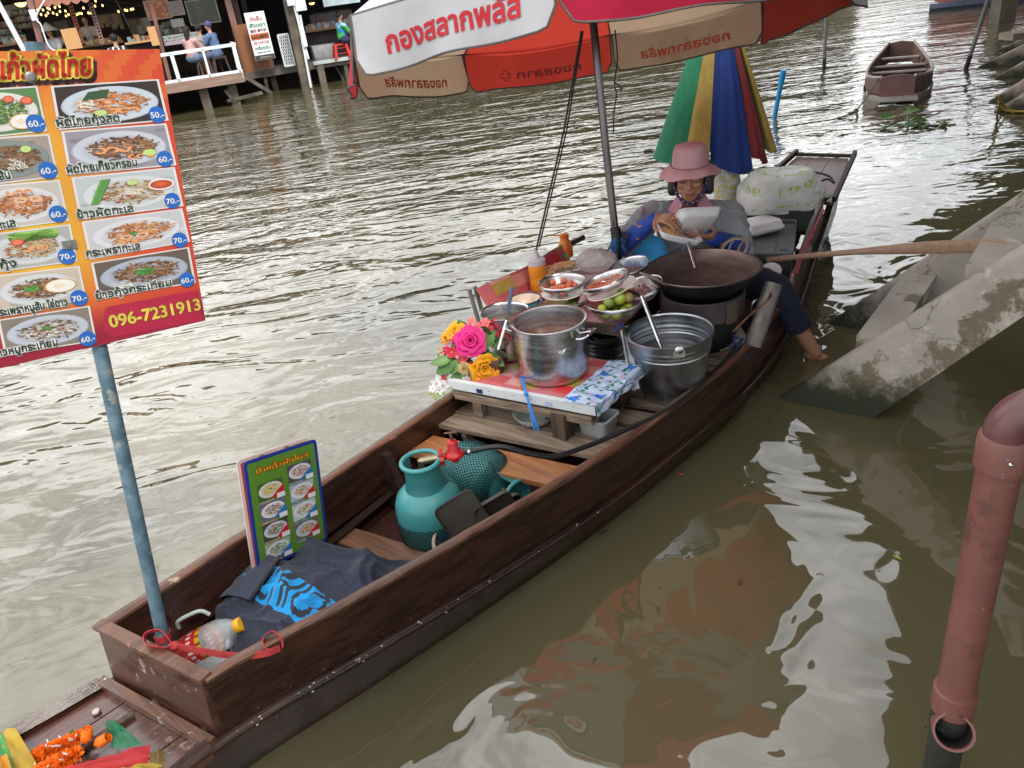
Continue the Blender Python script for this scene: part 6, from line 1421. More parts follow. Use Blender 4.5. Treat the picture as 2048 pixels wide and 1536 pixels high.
# ------------------------------------------------------------ bouquet
fl = T('flower_arrangement', 'colourful artificial flower arrangement with a pink rose on the pot table', 'flowers', TR(at(962, 758, .365)))
FC = at(945, 705, .44)
def off_(dx, dy, dep=0.): return FC+(CX*dx-CY*(-dy))*sc(FC)-fw*dep if False else FC+CX*dx*sc(FC)+CY*dy*sc(FC)-fw*dep
def petalm(name, c, c2): return mat(name, c, .6, 0, c2, scale=14, transl=.25)
PK = petalm('petal_pink', (.75, .02, .25), (.55, .01, .16)); YL = petalm('petal_yellow', (.78, .42, .01), (.72, .28, .01)); RD = petalm('petal_red', (.60, .02, .05), (.50, .02, .06)); CP = petalm('petal_coral', (.72, .16, .14), (.62, .10, .12)); WP = petalm('petal_white', (.78, .78, .80), (.66, .66, .70)); CRM = petalm('petal_cream', (.60, .48, .26), (.45, .30, .12)); LP = petalm('petal_lilac', (.66, .30, .42), (.60, .24, .36)); GRNL = [mat('leaf_a', (.07, .18, .035), .4, 0, (.04, .11, .025), scale=20, transl=.15), mat('leaf_b', (.12, .24, .06), .4, 0, (.07, .16, .04), scale=20, transl=.15)]
def rose(p, r, m, look, name='rose', seed=1):
    random.seed(seed); g = G(); M = toward(p, look)
    for ring, (n, rr, h, lean) in enumerate(((3, .22, .55, .05), (4, .42, .55, .16), (5, .66, .48, .32), (6, .9, .36, .5))):
        for i in range(n):
            a0 = 2*pi*i/n+ring*.7+rnd(-.35, .35); rr = rr*rnd(.88, 1.12); h = h*rnd(.85, 1.15); ph = rnd(0, 6)
            def fn(s, t, a0=a0, rr=rr, h=h, lean=lean, n=n, ph=ph):
                a = a0+(s-.5)*2*pi/n*1.5; q = rr*r*(.35+.65*t**.8)*(1+.10*sin(s*pi*3+ph)*t)+lean*r*t**3*.5; z = h*r*(t**.7)-(.12*r if t > .85 else 0)*(t-.85)*6+.03*r*sin(s*9+a0); z -= abs(s-.5)**2*r*.4
                return (q*cos(a), q*sin(a), z-ring*.06*r)
            g.grid(fn, 8, 6, M=M)
    P(g, name, m, fl, 180, True)
def daisy(p, r, m, look, n=6, name='small_flower', cen=(.75, .55, .1), cup=.3):
    g = G(); M = toward(p, look)
    for i in range(n):
        a = 2*pi*i/n; d = M.to_3x3() @ Vector((cos(a), sin(a), cup)); up = M.to_3x3() @ Vector((0, 0, 1)); leaf(g, p, d, up, r, r*.75, .15)
    f = P(g, name, m, fl, 180, True); g = G(); g.ball(p+(M.to_3x3() @ Vector((0, 0, r*.12))), r*.17, 6); P(g, 'flower_centre', CRM, f, 40, True)
tocam = (C0-FC).normalized(); TW = lambda dx, dy: (tocam*1.0+CX*dx-CY*dy*1.0)
rose(off_(-3, -22, .04), 27*sc(FC), PK, TW(-.1, .1), seed=2); rose(off_(25, 32, .04), 23*sc(FC), YL, TW(.25, -.3), seed=3); rose(off_(-15, 32, .035), 12*sc(FC), CRM, TW(-.2, -.2), seed=4)
rose(off_(-34, -44, .01), 17*sc(FC), YL, TW(-.5, .5), seed=5); rose(off_(-52, -28, .0), 13*sc(FC), YL, TW(-.8, .1), seed=6); rose(off_(30, 22, .03), 12*sc(FC), YL, TW(.6, -.1), seed=7)
for dx, dy, r, m, k in ((-34, -28, 13, RD, 6), (-40, 0, 13, RD, 6), (-52, -4, 10, RD, 5), (-18, 12, 13, RD, 7), (-48, -18, 12, LP, 5), (-2, -60, 11, CP, 5), (26, -58, 12, CP, 5), (48, -58, 12, RD, 5), (60, -46, 11, RD, 5), (70, -28, 12, CP, 5), (36, -48, 9, RD, 5), (12, -52, 9, CP, 5), (-60, 8, 9, CRM, 5), (-12, 52, 9, WP, 5), (2, 40, 8, WP, 5), (-56, 50, 8, RD, 5), (-26, -40, 9, YL, 6), (14, -44, 8, LP, 5), (52, -36, 8, RD, 5), (-28, 4, 8, CP, 5), (44, 18, 8, CRM, 5), (-44, -34, 10, YL, 6), (62, -14, 9, LP, 5), (48, 40, 8, CRM, 5), (-4, 24, 7, RD, 5), (-66, -6, 7, CRM, 5)):
    daisy(off_(dx, dy, .03 if abs(dx) < 45 else .01), r*sc(FC), m, TW(rnd(-.4, .4)+dx*.01, rnd(-.3, .3)-dy*.01), k)
for dx, dy, r in ((-62, 52, 14), (-72, 62, 13), (-58, 66, 13), (-66, 74, 12), (-50, 44, 9), (-80, 72, 9)): daisy(off_(dx, dy, .0), r*sc(FC), WP, TW(rnd(-.4, .2), rnd(-.3, .2)), 5, 'white_orchid')
for i in range(7):
    g = G(); g.ball(off_(-82+i*4, 82+(i % 3)*5, 0), 3*sc(FC), 6); P(g, 'bud', mat('bud_green', (.30, .42, .08), .5) if i == 0 else bpy.data.materials['bud_green'], fl, 40, True)
g = G(); g.tube([FC-CY*-10*sc(FC), off_(-40, 40), off_(-64, 68)], .0016, 4); P(g, 'stem', GRNL[0], fl, 40, True)
random.seed(17)
lv = [(52, 12, .2, -.1), (45, -14, .5, .8), (40, 2, .3, -.5), (50, 22, .6, -.9), (20, -38, .5, .9), (66, -48, .9, .6), (-22, -52, -.4, .9), (-70, 22, -.9, -.2), (-50, 26, -.8, -.3), (-36, 24, -.7, -.7), (-30, 46, -.4, -1), (10, 10, .2, .2), (60, 34, .9, -.5), (2, 52, 0, -1), (8, 62, .2, -1), (-14, 66, -.2, -1), (-46, 60, -.3, -1), (64, 6, 1, -.1), (-60, 36, -1, -.5), (30, -30, .6, .6), (74, -20, 1, .3), (20, 14, .5, -.3), (-8, 2, -.2, .1), (60, 52, .8, -.8)]
for i, (dx, dy, ex, ey) in enumerate(lv):
    g = G(); p = off_(dx*.55, dy*.55, rnd(-.01, .02)); d = CX*ex-CY*ey+tocam*rnd(-.1, .3); leaf(g, p, d, tocam+Vector((0, 0, .4)), rnd(34, 48)*sc(FC), rnd(20, 28)*sc(FC), rnd(.0, .3)); P(g, 'leaf', GRNL[i % 2], fl, 180, True)
g = G()
for i in range(70): a = rnd(0, 6.28); q = rnd(.2, 1)*52; g2p = off_(q*cos(a)*1.1, q*sin(a)*.8, rnd(-.05, .0)); leaf(g, g2p, CX*cos(a)-CY*sin(a)*-1+tocam*rnd(-.3, .3), tocam, rnd(12, 24)*sc(FC), rnd(7, 12)*sc(FC))
P(g, 'small_leaves', GRNL[0], fl, 180, True, kind='stuff')
g = G(); vb = at(992, 742, .364); g.lathe([(0, 0), (.034, 0), (.042, .05), (.038, .06), (0, .055)], 24, TR(vb)); P(g, 'pot', mat('pot_brown', (.10, .045, .03), .5), fl, 40, True)
# ------------------------------------------------------------ the vendor
def hand(g, wrist, d, n_, size=1., curl=.5, spread=.16, thumb=1, pinch=False):
    """palm and five fingers; d = pointing direction, n_ = back of the hand"""
    d = Vector(d).normalized(); n_ = Vector(n_); n_ = (n_-d*n_.dot(d)).normalized(); s = d.cross(n_)*thumb; k = .085*size
    pc = wrist+d*k*.9
    for off in (-.30, -.1, .1, .30): g.cap2(wrist+s*k*off*.6, wrist+d*k*.98+s*k*off*1.15, .011*size, .0105*size, 8)
    for i, (o, L) in enumerate(((.36, .80), (.13, .90), (-.11, .84), (-.34, .66))):
        b = wrist+d*k*.98+s*k*o; dd = (d+s*spread*(o)).normalized(); q = b; c = curl*(1+.12*i); r = .0085*size*(1 if i < 3 else .88)
        ang = 0
        for j, l in enumerate((.46, .32, .26)):
            ang += c*(.9, 1.0, .7)[j]; e = q+(dd*cos(ang)-n_*sin(ang))*k*L*l; g.cap2(q, e, r*(1-.1*j), r*(.92-.1*j), 8); q = e
    b = wrist+d*k*.25+s*k*.34; e = b+(d*.5+s*.75-n_*.35).normalized()*k*.48; g.cap2(b, e, .012*size, .0098*size, 8); f = e+(d*.85+s*(.0 if pinch else .3)-n_*.5).normalized()*k*.42; g.cap2(e, f, .0095*size, .008*size, 8)
HC = aty(1381, 352, 3.40); hf = (C0-HC); hf.z = 0; hf = (hf.normalized()+Vector((-.10, 0, 0))).normalized(); hf = (hf*cos(radians(5))+Vector((0, 0, -sin(radians(5))))).normalized()
hx = Vector((0, 0, 1)).cross(hf).normalized(); hx = -hx if hx.dot(CX) < 0 else hx; hz = hx.cross(-hf).normalized(); hz = hz if hz.z > 0 else -hz
HM = Matrix.Identity(4)
for i in range(3): HM[i][0] = hx[i]; HM[i][1] = -hf[i]; HM[i][2] = hz[i]; HM[i][3] = HC[i]     # -y = forward
HI = HM.inverted()
def hp(x, y, z): return HM @ Vector((x, -y, z))
neck0 = aty(1384, 418, 3.47); shR, shL = aty(1306, 428, 3.50), aty(1458, 428, 3.50); chest = aty(1385, 460, 3.50); waist = aty(1392, 545, 3.50); hip = aty(1398, 575, 3.48)
elR, wrR = aty(1243, 490, 3.36), aty(1312, 437, 3.20); elL, wrL = aty(1480, 494, 3.34), aty(1420, 474, 3.19)
kneeL, ankL = aty(1550, 578, 3.08), aty(1630, 706, 3.07); toeL = at(1668, 728, -.045); hipL = Vector((hip.x+.09, hip.y-.02, .33)); kneeR = bw(2.52, .03, .40); ankR = bw(2.60, .12, .06)
g = G()
g.ball((0, 0, 0), (.071, .082, .094), 20, M=HM @ TR(0, .012, .022)); g.ball((0, 0, 0), (.058, .062, .070), 16, M=HM @ TR(0, -.012, -.030)); g.ball((0, 0, 0), (.034, .030, .030), 14, M=HM @ TR(0, -.040, -.078))
g.cap2(hp(-.020, .060, -.074), hp(.020, .060, -.074), .012, .012); g.cap2(hp(-.034, .040, -.052), hp(-.050, .0, -.04), .020, .022); g.cap2(hp(.034, .040, -.052), hp(.050, .0, -.04), .020, .022)
for s in (-1, 1):
    g.ball(hp(s*.034, .056, -.020), (.021, .016, .016), 10); g.cap2(hp(s*.014, .074, .022), hp(s*.042, .062, .020), .0085, .007, 8); g.ball(hp(s*.029, .063, .002), (.0145, .010, .009), 10); g.ball(hp(s*.013, .084, -.030), (.0085, .009, .0075), 8)
    g.ball((0, 0, 0), (.008, .018, .028), 10, M=HM @ TR(s*.071, .018, -.008))
g.cap2(hp(0, .076, .012), hp(0, .093, -.026), .0070, .0120); g.cap2(hp(-.019, .0745, -.050), hp(.019, .0745, -.050), .0048, .0048, 8); g.cap2(hp(-.016, .0755, -.059), hp(.016, .0755, -.059), .0058, .0058, 8)
g.cap2(hp(0, -.01, -.06), neck0+Vector((0, 0, -.01)), .045, .05, 14)
g.cap2(shR.lerp(shL, .18)+Vector((0, 0, -.012)), shR.lerp(shL, .82)+Vector((0, 0, -.012)), .052, .052, 14); g.cap2(neck0, chest, .06, .11, 14); g.cap2(chest.lerp(shR, .3), waist+Vector((-.05, 0, 0)), .085, .085, 14); g.cap2(chest.lerp(shL, .3), waist+Vector((.05, 0, 0)), .085, .085, 14); g.cap2(waist, Vector((hip.x, hip.y, .34)), .12, .125, 14)
for a, e, w in ((shR, elR, wrR), (shL, elL, wrL)): g.cap2(a+Vector((0, 0, -.008)), e, .044, .037, 12); g.cap2(e, w, .037, .023, 12)
for h_, k_, a_, t_ in ((hipL, kneeL, ankL, toeL), (Vector((hip.x-.06, hip.y, .33)), kneeR, ankR, ankR+Vector((-.08, -.12, -.02)))): g.cap2(h_, k_, .078, .052, 14); g.cap2(k_, k_.lerp(a_, .35)+Vector((-.008, .01, 0)), .050, .045, 12); g.cap2(k_.lerp(a_, .3), a_, .045, .029, 12); g.cap2(a_+Vector((-.012, .012, -.01)), t_, .028, .022, 10)
hand(g, wrR, (aty(1352, 436, 3.10)-wrR), Vector((.25, -.75, .75)), .98, .55, .2, 1, True)
hand(g, wrL, (aty(1372, 476, 3.10)-wrL), Vector((.1, -.3, -1)), 1.0, .22, .2, 1)
me = organic(g, 'body', .0052, 3)
SKIN = (.38, .185, .12)
def skinc(c, n_):
    q = HI @ c; x, y, z = q.x, -q.y, q.z
    if y > .03 and abs(x) < .06 and -.12 < z < .1:
        if abs(x) < .021 and -.065 < z < -.047 and y > .06: return (.26, .085, .065) if z < -.0535 or z > -.052 else (.12, .04, .03)
        if .012 < abs(x) < .045 and .014 < z-.0 < .022+.0 and y > .05 and abs(x) > .016: return (.06, .03, .025)
        if .017 < abs(x) < .040 and -.0075 < z < -.0035: return (.03, .018, .015)
    k = 1+.10*noise.noise(c*30)
    if c.z < .12: k *= .95
    return tuple(v*k for v in SKIN)
paint(me, skinc); me.materials.append(mat('skin', (.3, .14, .09), .42, attr=True, amt=.15, scale=30, bump=.0004, bscale=300, spec=.4))
vend = bpy.data.objects.new('person', me); COL.objects.link(vend); W['person'] = Matrix.Identity(4)
tag(vend, 'vendor in pink bucket hat filling a foam box, one foot in the water', 'person')
# grey shirt
def wr(amp, f): return lambda c: amp*(abs(noise.noise(Vector((c.x*f, c.y*f, c.z*f*.6))))*2-.5)+amp*.4*noise.noise(c*f*2.5)
g = G(); g.cap2(shR.lerp(shL, .14)+Vector((0, 0, -.010)), shR.lerp(shL, .86)+Vector((0, 0, -.010)), .076, .076, 16); g.cap2(chest.lerp(shR, .4), waist+Vector((-.07, 0, 0)), .10, .105, 16); g.cap2(chest.lerp(shL, .4), waist+Vector((.07, 0, 0)), .10, .105, 16); g.cap2(chest, Vector((hip.x, hip.y, .37)), .125, .145, 16); g.cap2(neck0.lerp(chest, .45), chest, .075, .12, 14)
g.cap2(shR, shR.lerp(elR, .80), .066, .062, 14); g.cap2(shL, shL.lerp(elL, .88), .066, .064, 14); g.cap2(shR.lerp(elR, .6), shR.lerp(elR, .9)+Vector((0, 0, -.03)), .055, .04, 12); g.cap2(shL.lerp(elL, .6), shL.lerp(elL, 1.0)+Vector((.02, 0, -.02)), .06, .045, 12)
me = organic(g, 'shirt', .0075, 3, lambda c: .012*noise.noise(c*11)+.022*(.35-min(.35, abs(noise.noise(Vector((c.x*15+c.z*6, c.y*15, c.z*9))))*1.6)) -.003)
P(me, 'shirt', mat('shirt_grey', (.30, .325, .35), .9, 0, (.25, .275, .30), scale=6, bump=.002, bscale=14), vend)
# front lettering, partly hidden by the box
g = G(); e = Vector((0, 0, 0)); o0 = aty(1352, 500, 3.335); M_ = Matrix.Identity(4); zz = (C0-o0).normalized(); xx = (CX-zz*CX.dot(zz)).normalized(); yy = zz.cross(xx)
for i in range(3): M_[i][0] = xx[i]; M_[i][1] = yy[i]; M_[i][2] = zz[i]; M_[i][3] = o0[i]
# inner collar: pink check
PLAID = mat('pink_check', (.5, .5, .5), .85, attr=True, amt=.1)
def plaid(s, t): a = (s*9) % 1 < .28; b = (t*7) % 1 < .3; return (.36, .09, .16) if a and b else ((.55, .25, .33) if a or b else (.62, .42, .47))
for s in (-1, 1):
    a = hp(s*.056, -.01, -.080); b = hp(s*.034, .060, -.108); c = hp(s*.058, .088, -.172); d = hp(s*.012, .07, -.128); e_ = hp(s*.100, .035, -.135)
    def fn(u_, v, a=a, b=b, c=c, e_=e_, d=d): return a.lerp(b, u_).lerp(e_.lerp(c, u_), v)+hf*.006*sin(pi*u_)
    g = G(); g.grid(fn, 18, 14, plaid); P(g, 'check_collar', PLAID, vend, 180)
g = G(); g.grid(lambda u_, v: hp(-.034+.068*u_, .058+.010*sin(pi*u_), -.124-.035*v), 8, 4, (.45, .24, .06)); P(g, 'undershirt', mat('undershirt', (.42, .22, .06), .9), vend, 180)
g = G(); g.tube([hp(.085*cos(a)*.62*1.15, .012+.055*sin(a)+.02, -.148-.012*sin(a)) for a in np.linspace(-.1, pi+.1, 16)], .006, 8); P(g, 'neckline', mat('shirt_rib', (.15, .17, .19), .9), vend)
# blue arm sleeves with small gold figures
BLS = (.018, .060, .34)
for e, w, nm in ((elR, wrR, 1), (elL, wrL, 2)):
    g = G(); d = (w-e).normalized(); g.cap2(e-d*.01, w-d*.012, .049, .031, 16); g.cap2(e+(shR-elR if nm == 1 else shL-elL)*.10, e, .05, .048, 12)
    me = organic(g, 'arm_sleeve', .0055, 2, lambda c: .004*abs(noise.noise(c*40))+.003*noise.noise(c*18))
    def cf(c, n_): v = noise.noise(Vector((c.x*34+nm*9, c.y*20, c.z*34))); return (.55, .24, .03) if v > .43 else BLS
    paint(me, cf); P(me, 'arm_sleeve', mat('sleeve_blue', (.02, .06, .34), .7, attr=True, amt=.15, bump=.001, bscale=60), vend)
# navy trousers
hemL = kneeL.lerp(ankL, .60)
g = G(); g.cap2(hipL, kneeL, .096, .070, 16); g.tube([kneeL, kneeL.lerp(hemL, .5), hemL], [.070, .062, .056], 20); g.ball(kneeL, .071, 14); g.cap2(Vector((hip.x-.06, hip.y, .33)), kneeR, .09, .068, 14); g.cap2(kneeR, kneeR.lerp(ankR, .6), .066, .055, 14); g.cap2(Vector((hip.x-.05, hip.y, .35)), Vector((hip.x+.06, hip.y, .35)), .125, .125, 14)
me = organic(g, 'trousers', .0075, 3, lambda c: .004*noise.noise(c*14)+.004*abs(noise.noise(c*26))); P(me, 'trousers', mat('navy_cloth', (.010, .013, .035), .9, 0, (.007, .009, .024), scale=8), vend)
# hair, ears covered, bucket hat, beaded strap
g = G()
for s in (-1, 1): g.cap2(hp(s*.070, .006, .02), hp(s*.079, .012, -.058), .026, .025); g.cap2(hp(s*.070, -.045, .02), hp(s*.072, -.03, -.07), .034, .026)
g.ball(hp(0, -.045, .0), (.075, .055, .08), 14); g.cap2(hp(-.05, -.05, -.05), hp(.05, -.05, -.05), .038, .038)
me = organic(g, 'hair', .005, 2, lambda c: .003*noise.noise(Vector((c.x*70, c.y*70, c.z*12)))); P(me, 'hair', mat('hair_black', (.012, .011, .012), .5, stretch=(8, 8, 1), scale=20, bump=.001), vend)
g = G(); HT = HM @ TR(0, .004, .050) @ RX(radians(-4)) @ Matrix.Diagonal((.86, .88, .80, 1))
def brim(s, t):
    a = 2*pi*s; r = lerp(.092, .152, t)*(1+.04*cos(2*a)); z = -.002-.030*t-.012*t*sin(a*2+.6)*.8-.012*t*t+.004*sin(a*7+1)*t+.012*t*max(0, sin(a)); return HT @ Vector((r*cos(a)*1.0, r*sin(a)*1.06, z))
g.grid(brim, 64, 10); HATM = mat('hat_pink', (.60, .36, .39), .9, 0, (.54, .31, .34), scale=12, bump=.0012, bscale=25); hb_ = P(g, 'hat_brim', HATM, vend, 180)
g = G(); pr = [(.092, -.002), (.093, .012), (.0905, .045), (.086, .075), (.079, .098), (.071, .106), (.045, .113), (0, .114)]
g.lathe(pr, 48, HT @ Matrix.Diagonal((1, 1.06, 1, 1)), wob=lambda a, z: 1+.016*sin(3*a+z*30)+.010*sin(7*a-z*60)*(z > .02)+.02*noise.noise(Vector((cos(a)*2, sin(a)*2, z*25)))); P(g, 'hat_crown', HATM, vend, 180)
g = G(); g.tube([HT @ Vector((.0945*cos(a), .1005*sin(a), .0)) for a in np.linspace(0, 2*pi, 49)], .0022, 5); P(g, 'hat_seam', mat('hat_seam', (.36, .17, .21), .9), vend)
BEADS = [mat('bead_violet', (.06, .025, .14), .4), mat('bead_white', (.6, .6, .66), .35)]
pts = bezier([hp(-.074, .012, .01), hp(-.069, .030, -.030), hp(-.052, .050, -.070), hp(-.022, .064, -.098), hp(.018, .066, -.099), hp(.050, .052, -.072), hp(.068, .032, -.032), hp(.074, .012, .01)], 9)
g = G(); g.tube(pts, .0062, 8); P(g, 'chin_strap', mat('strap_violet', (.055, .03, .12), .8), vend)
for k in (0, 1):
    g = G()
    for i, p_ in enumerate(pts):
        if (i % 5 == 0 and k == 1) or (i % 5 == 2 and k == 0): g.ball(p_+hf*.004+hz*(.002 if i % 2 else -.002), .0044 if k == 0 else .0036, 6)
    P(g, 'beaded_strap', BEADS[k], vend, 60, kind='stuff')
g = G(); rgp = wrR+(aty(1352, 436, 3.10)-wrR).normalized()*.105+Vector((.002, -.006, .0)); g.tube([rgp+Vector((cos(a)*.010, sin(a)*.004, sin(a)*.009)) for a in np.linspace(0, 2*pi, 15)], .002, 6); P(g, 'ring', mat('gold', (.7, .45, .15), .25, 1), vend)
# apron-like shirt front with print
g = G(); lower = aty(1392, 505, 3.345)
P_l = G(); text(P_l, 'LIVING', M_ @ TR(.045, -.002, .012), .022, .085, bold=.02, col=(.06, .09, .13)); text(P_l, 'DINNE', M_ @ TR(-.055, -.004, .012), .022, .08, bold=.02, col=(.06, .09, .13)); text(P_l, 'mghhilu', M_ @ TR(.01, -.032, .012), .016, .09, bold=.02, col=(.06, .09, .13))
P(P_l, 'shirt_print', PRINT, vend, 0)
# open foam box in her hands
bx = aty(1350, 462, 3.12); ob = T('foam_box', 'open white foam takeaway box held in both hands of the vendor', 'foam box', TR(bx), 'white foam takeaway boxes')
x1 = (aty(1400, 474, 3.12)-aty(1318, 456, 3.12)).normalized(); y1 = Vector((0, 1, .12)); y1 = (y1-x1*y1.dot(x1)).normalized(); z1_ = x1.cross(y1)
def mk(o_, x, y, z):
    M = Matrix.Identity(4)
    for i in range(3): M[i][0] = x[i]; M[i][1] = y[i]; M[i][2] = z[i]; M[i][3] = o_[i]
    return M
inv = TR(bx).inverted()
P(foam_half(.175, .16, .032, .82), 'base', FOAM, ob, 50, M=inv @ mk(bx+Vector((.018, .01, 0)), x1, -y1, -z1_))
lx = (aty(1437, 441, 3.17)-aty(1345, 446, 3.12)).normalized(); lz = Vector((-.2, -.78, -.60)); lz = (lz-lx*lz.dot(lx)).normalized(); ly = lz.cross(lx)
P(foam_half(.19, .15, .034, .80), 'lid', FOAM, ob, 50, M=inv @ mk(aty(1391, 449, 3.15)-lz*.030, lx, ly, lz))
g = G(); g.ball((0, 0, 0), (.05, .045, .018), 12, M=mk(bx, x1, y1, z1_) @ TR(-.02, 0, -.006)); P(g, 'rice_noodles', mat('noodle_food', (.6, .34, .16), .5, bump=.004, bscale=80), ob, 180, True)
# ------------------------------------------------------------ far bank: stilted shops
BD = Vector((cos(radians(17)), sin(radians(17)), 0)); BNn = Vector((-BD.y, BD.x, 0)); B0 = Vector((-5.1, 21.9, 0))
BKM = Matrix.Translation(B0) @ Matrix.Rotation(radians(17), 4, 'Z')     # x along the bank, y inland
KI = BKM.inverted()
def bk(px, py, y):
    """point on the vertical plane y (bank frame)"""
    d = ray(px, py); n_ = BNn; o_ = B0+BNn*y; return KI @ (C0+d*((o_-C0).dot(n_)/d.dot(n_)))
DZ = .56
BW_ = wood('bank_wood', (.15, .085, .055), (.07, .04, .03), .8, 0, 6, .004); BDK = mat('bank_dark', (.035, .030, .028), .9, 0, (.018, .016, .016), scale=2); POSTM = mat('bank_post', (.16, .13, .10), .9, 0, (.06, .055, .045), scale=2.5, bump=.01)
WPNT = mat('white_paint', (.68, .72, .76), .5, amt=.1); REDW = wood('reddish_post', (.26, .14, .12), (.15, .08, .07), .8, 2, 5, .004)
g = G(); g.add([(-80, -.3, -.2), (90, -.3, -.2), (90, 60, .3), (-80, 60, .3)], [(0, 1, 2, 3)]); STR(g, 'ground', mat('bank_mud', (.09, .075, .05), .95), 0, BKM)
g = G(); g.box((0, 1.3, DZ/2-.6), (120, .3, DZ+1.0)); STR(g, 'underdeck_shade_wall', mat('bank_shadowed', (.03, .028, .022), .95), 0, BKM)  # wall added under the deck; its near-black colour stands in for shade
# deck of the row of shops, boards seen at the edge
dk = T('shop_deck', 'long dark timber deck on stilts along the far bank', 'deck', BKM)
g = G(); g.box((-8, 4.5, DZ-.08), (46, 9.0, .16)); P(g, 'deck_floor', mat('deck_floor', (.13, .11, .095), .8), dk, 0)
xr = bk(1000, 120, 0).x
g = G(); a = bk(616, 150, -.02).x; g.box(((a+6.2)/2+.2, -.02, DZ-.02), (6.2-a, .10, .09)); P(g, 'pale_edge', mat('pale_edge', (.50, .55, .56), .6), dk, 0)
for i in range(18):
    g = G(); x = -26+i*2.0+rnd(-.3, .3); g.box((x, .25+rnd(-.1, .3), DZ/2-.5), (.14, .14, DZ+.85)); P(g, 'stilt', POSTM, dk, 0)
for px0, py0, px1, py1, y, r in ((485, 150, 545, 187, -.4, .045), (527, 140, 536, 184, .1, .04), (690, 125, 696, 162, .1, .05), (670, 130, 690, 165, .3, .03)):
    g = G(); g.beam(bk(px0, py0, y), bk(px1, py1, y), r*2, r*2); P(g, 'brace', POSTM, dk, 0)
g = G(); g.box((*bk(645, 158, -.5).to_2d(), .12), (.17, .17, .75)); P(g, 'cut_post', POSTM, dk, 0)
# jutting platform with white railing
pf = T('railed_platform', 'timber platform with white railing jutting over the water', 'platform', BKM)
PY = -2.1; xR = bk(485, 150, PY).x; xL = xR-11
g = G(); g.box(((xR+xL)/2, PY/2+.05, DZ+.03), (xR-xL, -PY-.1, .10)); P(g, 'platform_floor', mat('platform_floor', (.16, .13, .11), .8), pf, 0)
g = G(); g.box(((xR+xL)/2, PY, DZ+.03), (xR-xL, .07, .21)); P(g, 'fascia_board', wood('fascia', (.30, .20, .16), (.18, .12, .095), .85, 0, 5, .004), pf, 0)
g = G(); g.box((xR, PY/2, DZ+.03), (.07, -PY, .21)); P(g, 'fascia_board', bpy.data.materials['fascia'], pf, 0)
for x in (xR-.95, xR-3.2, xR-5.6, xR-8, xR-.3): g = G(); g.box((x, PY+.3, .15), (.20, .20, .75)); P(g, 'stilt', POSTM, pf, 0)
for a, b in (((450, 180), (470, 205)), ((455, 202), (525, 185))): g = G(); g.beam(bk(*a, PY+.2), bk(*b, PY+.2), .07, .07); P(g, 'brace', POSTM, pf, 0)
rl = T('white_railing', 'white metal railing along the jutting platform', 'railing', BKM); RT = bk(475, 88, PY).z
for z, h in ((RT, .07), (DZ+.16, .07)): g = G(); g.box(((xR+xL)/2, PY, z), (xR-xL, .06, h)); P(g, 'rail', WPNT, rl, 0)
for i in range(11):
    g = G(); x = xR-.03-i*.68; g.box((x, PY, (RT+DZ)/2), (.08 if i % 2 == 0 else .05, .06, RT-DZ)); P(g, 'upright', WPNT, rl, 0)
for z, h in ((RT, .07), (DZ+.16, .07)): g = G(); g.box((xR, PY/2, z), (.06, -PY, h)); P(g, 'rail', WPNT, rl, 0)
for i in range(3): g = G(); g.box((xR, PY+.7*i+.3, (RT+DZ)/2), (.05, .05, RT-DZ)); P(g, 'upright', WPNT, rl, 0)
g = G(); g.box((xR-2.6, PY+1.0, DZ+.095), (4.2, 1.3, .03)); ONE(g, 'grass_mat', mat('grass_mat', (.03, .10, .03), .95), 'green artificial grass mat on the railed platform', 'mat', M=BKM)
# building shells
def shop(x0, x1, y0, y1, zt, label, wallm, roofm, over=1.2, awn=None):
    t = T('shop_building', label, 'building', BKM, 'shops along the far bank')
    g = G(); g.box(((x0+x1)/2, y1, (zt+DZ)/2), (x1-x0, .12, zt-DZ)); P(g, 'back_wall', wallm, t, 0)
    for x in (x0, x1): g = G(); g.box((x, (y0+y1)/2, (zt+DZ)/2), (.12, y1-y0-.2, zt-DZ)); P(g, 'side_wall', wallm, t, 0)
    g = G(); vs = [(x0-.3, y0-over, zt-.45), (x1+.3, y0-over, zt-.45), (x1+.3, (y0+y1)/2, zt+.9), (x0-.3, (y0+y1)/2, zt+.9), (x1+.3, y1+.8, zt-.3), (x0-.3, y1+.8, zt-.3)]
    vs += [(a, b, c-.08) for a, b, c in vs]; g.add(vs, [(0, 1, 2, 3), (3, 2, 4, 5), (7, 6, 9, 8), (8, 9, 11, 10), (0, 6, 7, 1), (5, 4, 10, 11), (0, 3, 9, 6), (3, 5, 11, 9), (1, 7, 8, 2), (2, 8, 10, 4)]); P(g, 'roof', roofm, t, 0)
    return t
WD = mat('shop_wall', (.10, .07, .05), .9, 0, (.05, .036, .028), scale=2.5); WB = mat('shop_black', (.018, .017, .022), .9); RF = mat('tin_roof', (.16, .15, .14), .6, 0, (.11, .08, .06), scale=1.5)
xm = bk(500, 80, .3).x
s1 = shop(xm-16, xm-.1, .6, 6.5, 3.75, 'open wooden cafe behind the railed platform with strings of warm bulbs', WD, RF)
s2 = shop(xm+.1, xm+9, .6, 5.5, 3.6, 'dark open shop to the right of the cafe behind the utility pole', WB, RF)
shop(-44, xm-16.5, .4, 7, 3.9, 'timber shop house at the upstream end of the row', WD, RF); s4 = shop(xm+9.6, xm+20, .8, 6.5, 3.6, 'timber shop house hidden behind the big parasol', WD, RF)
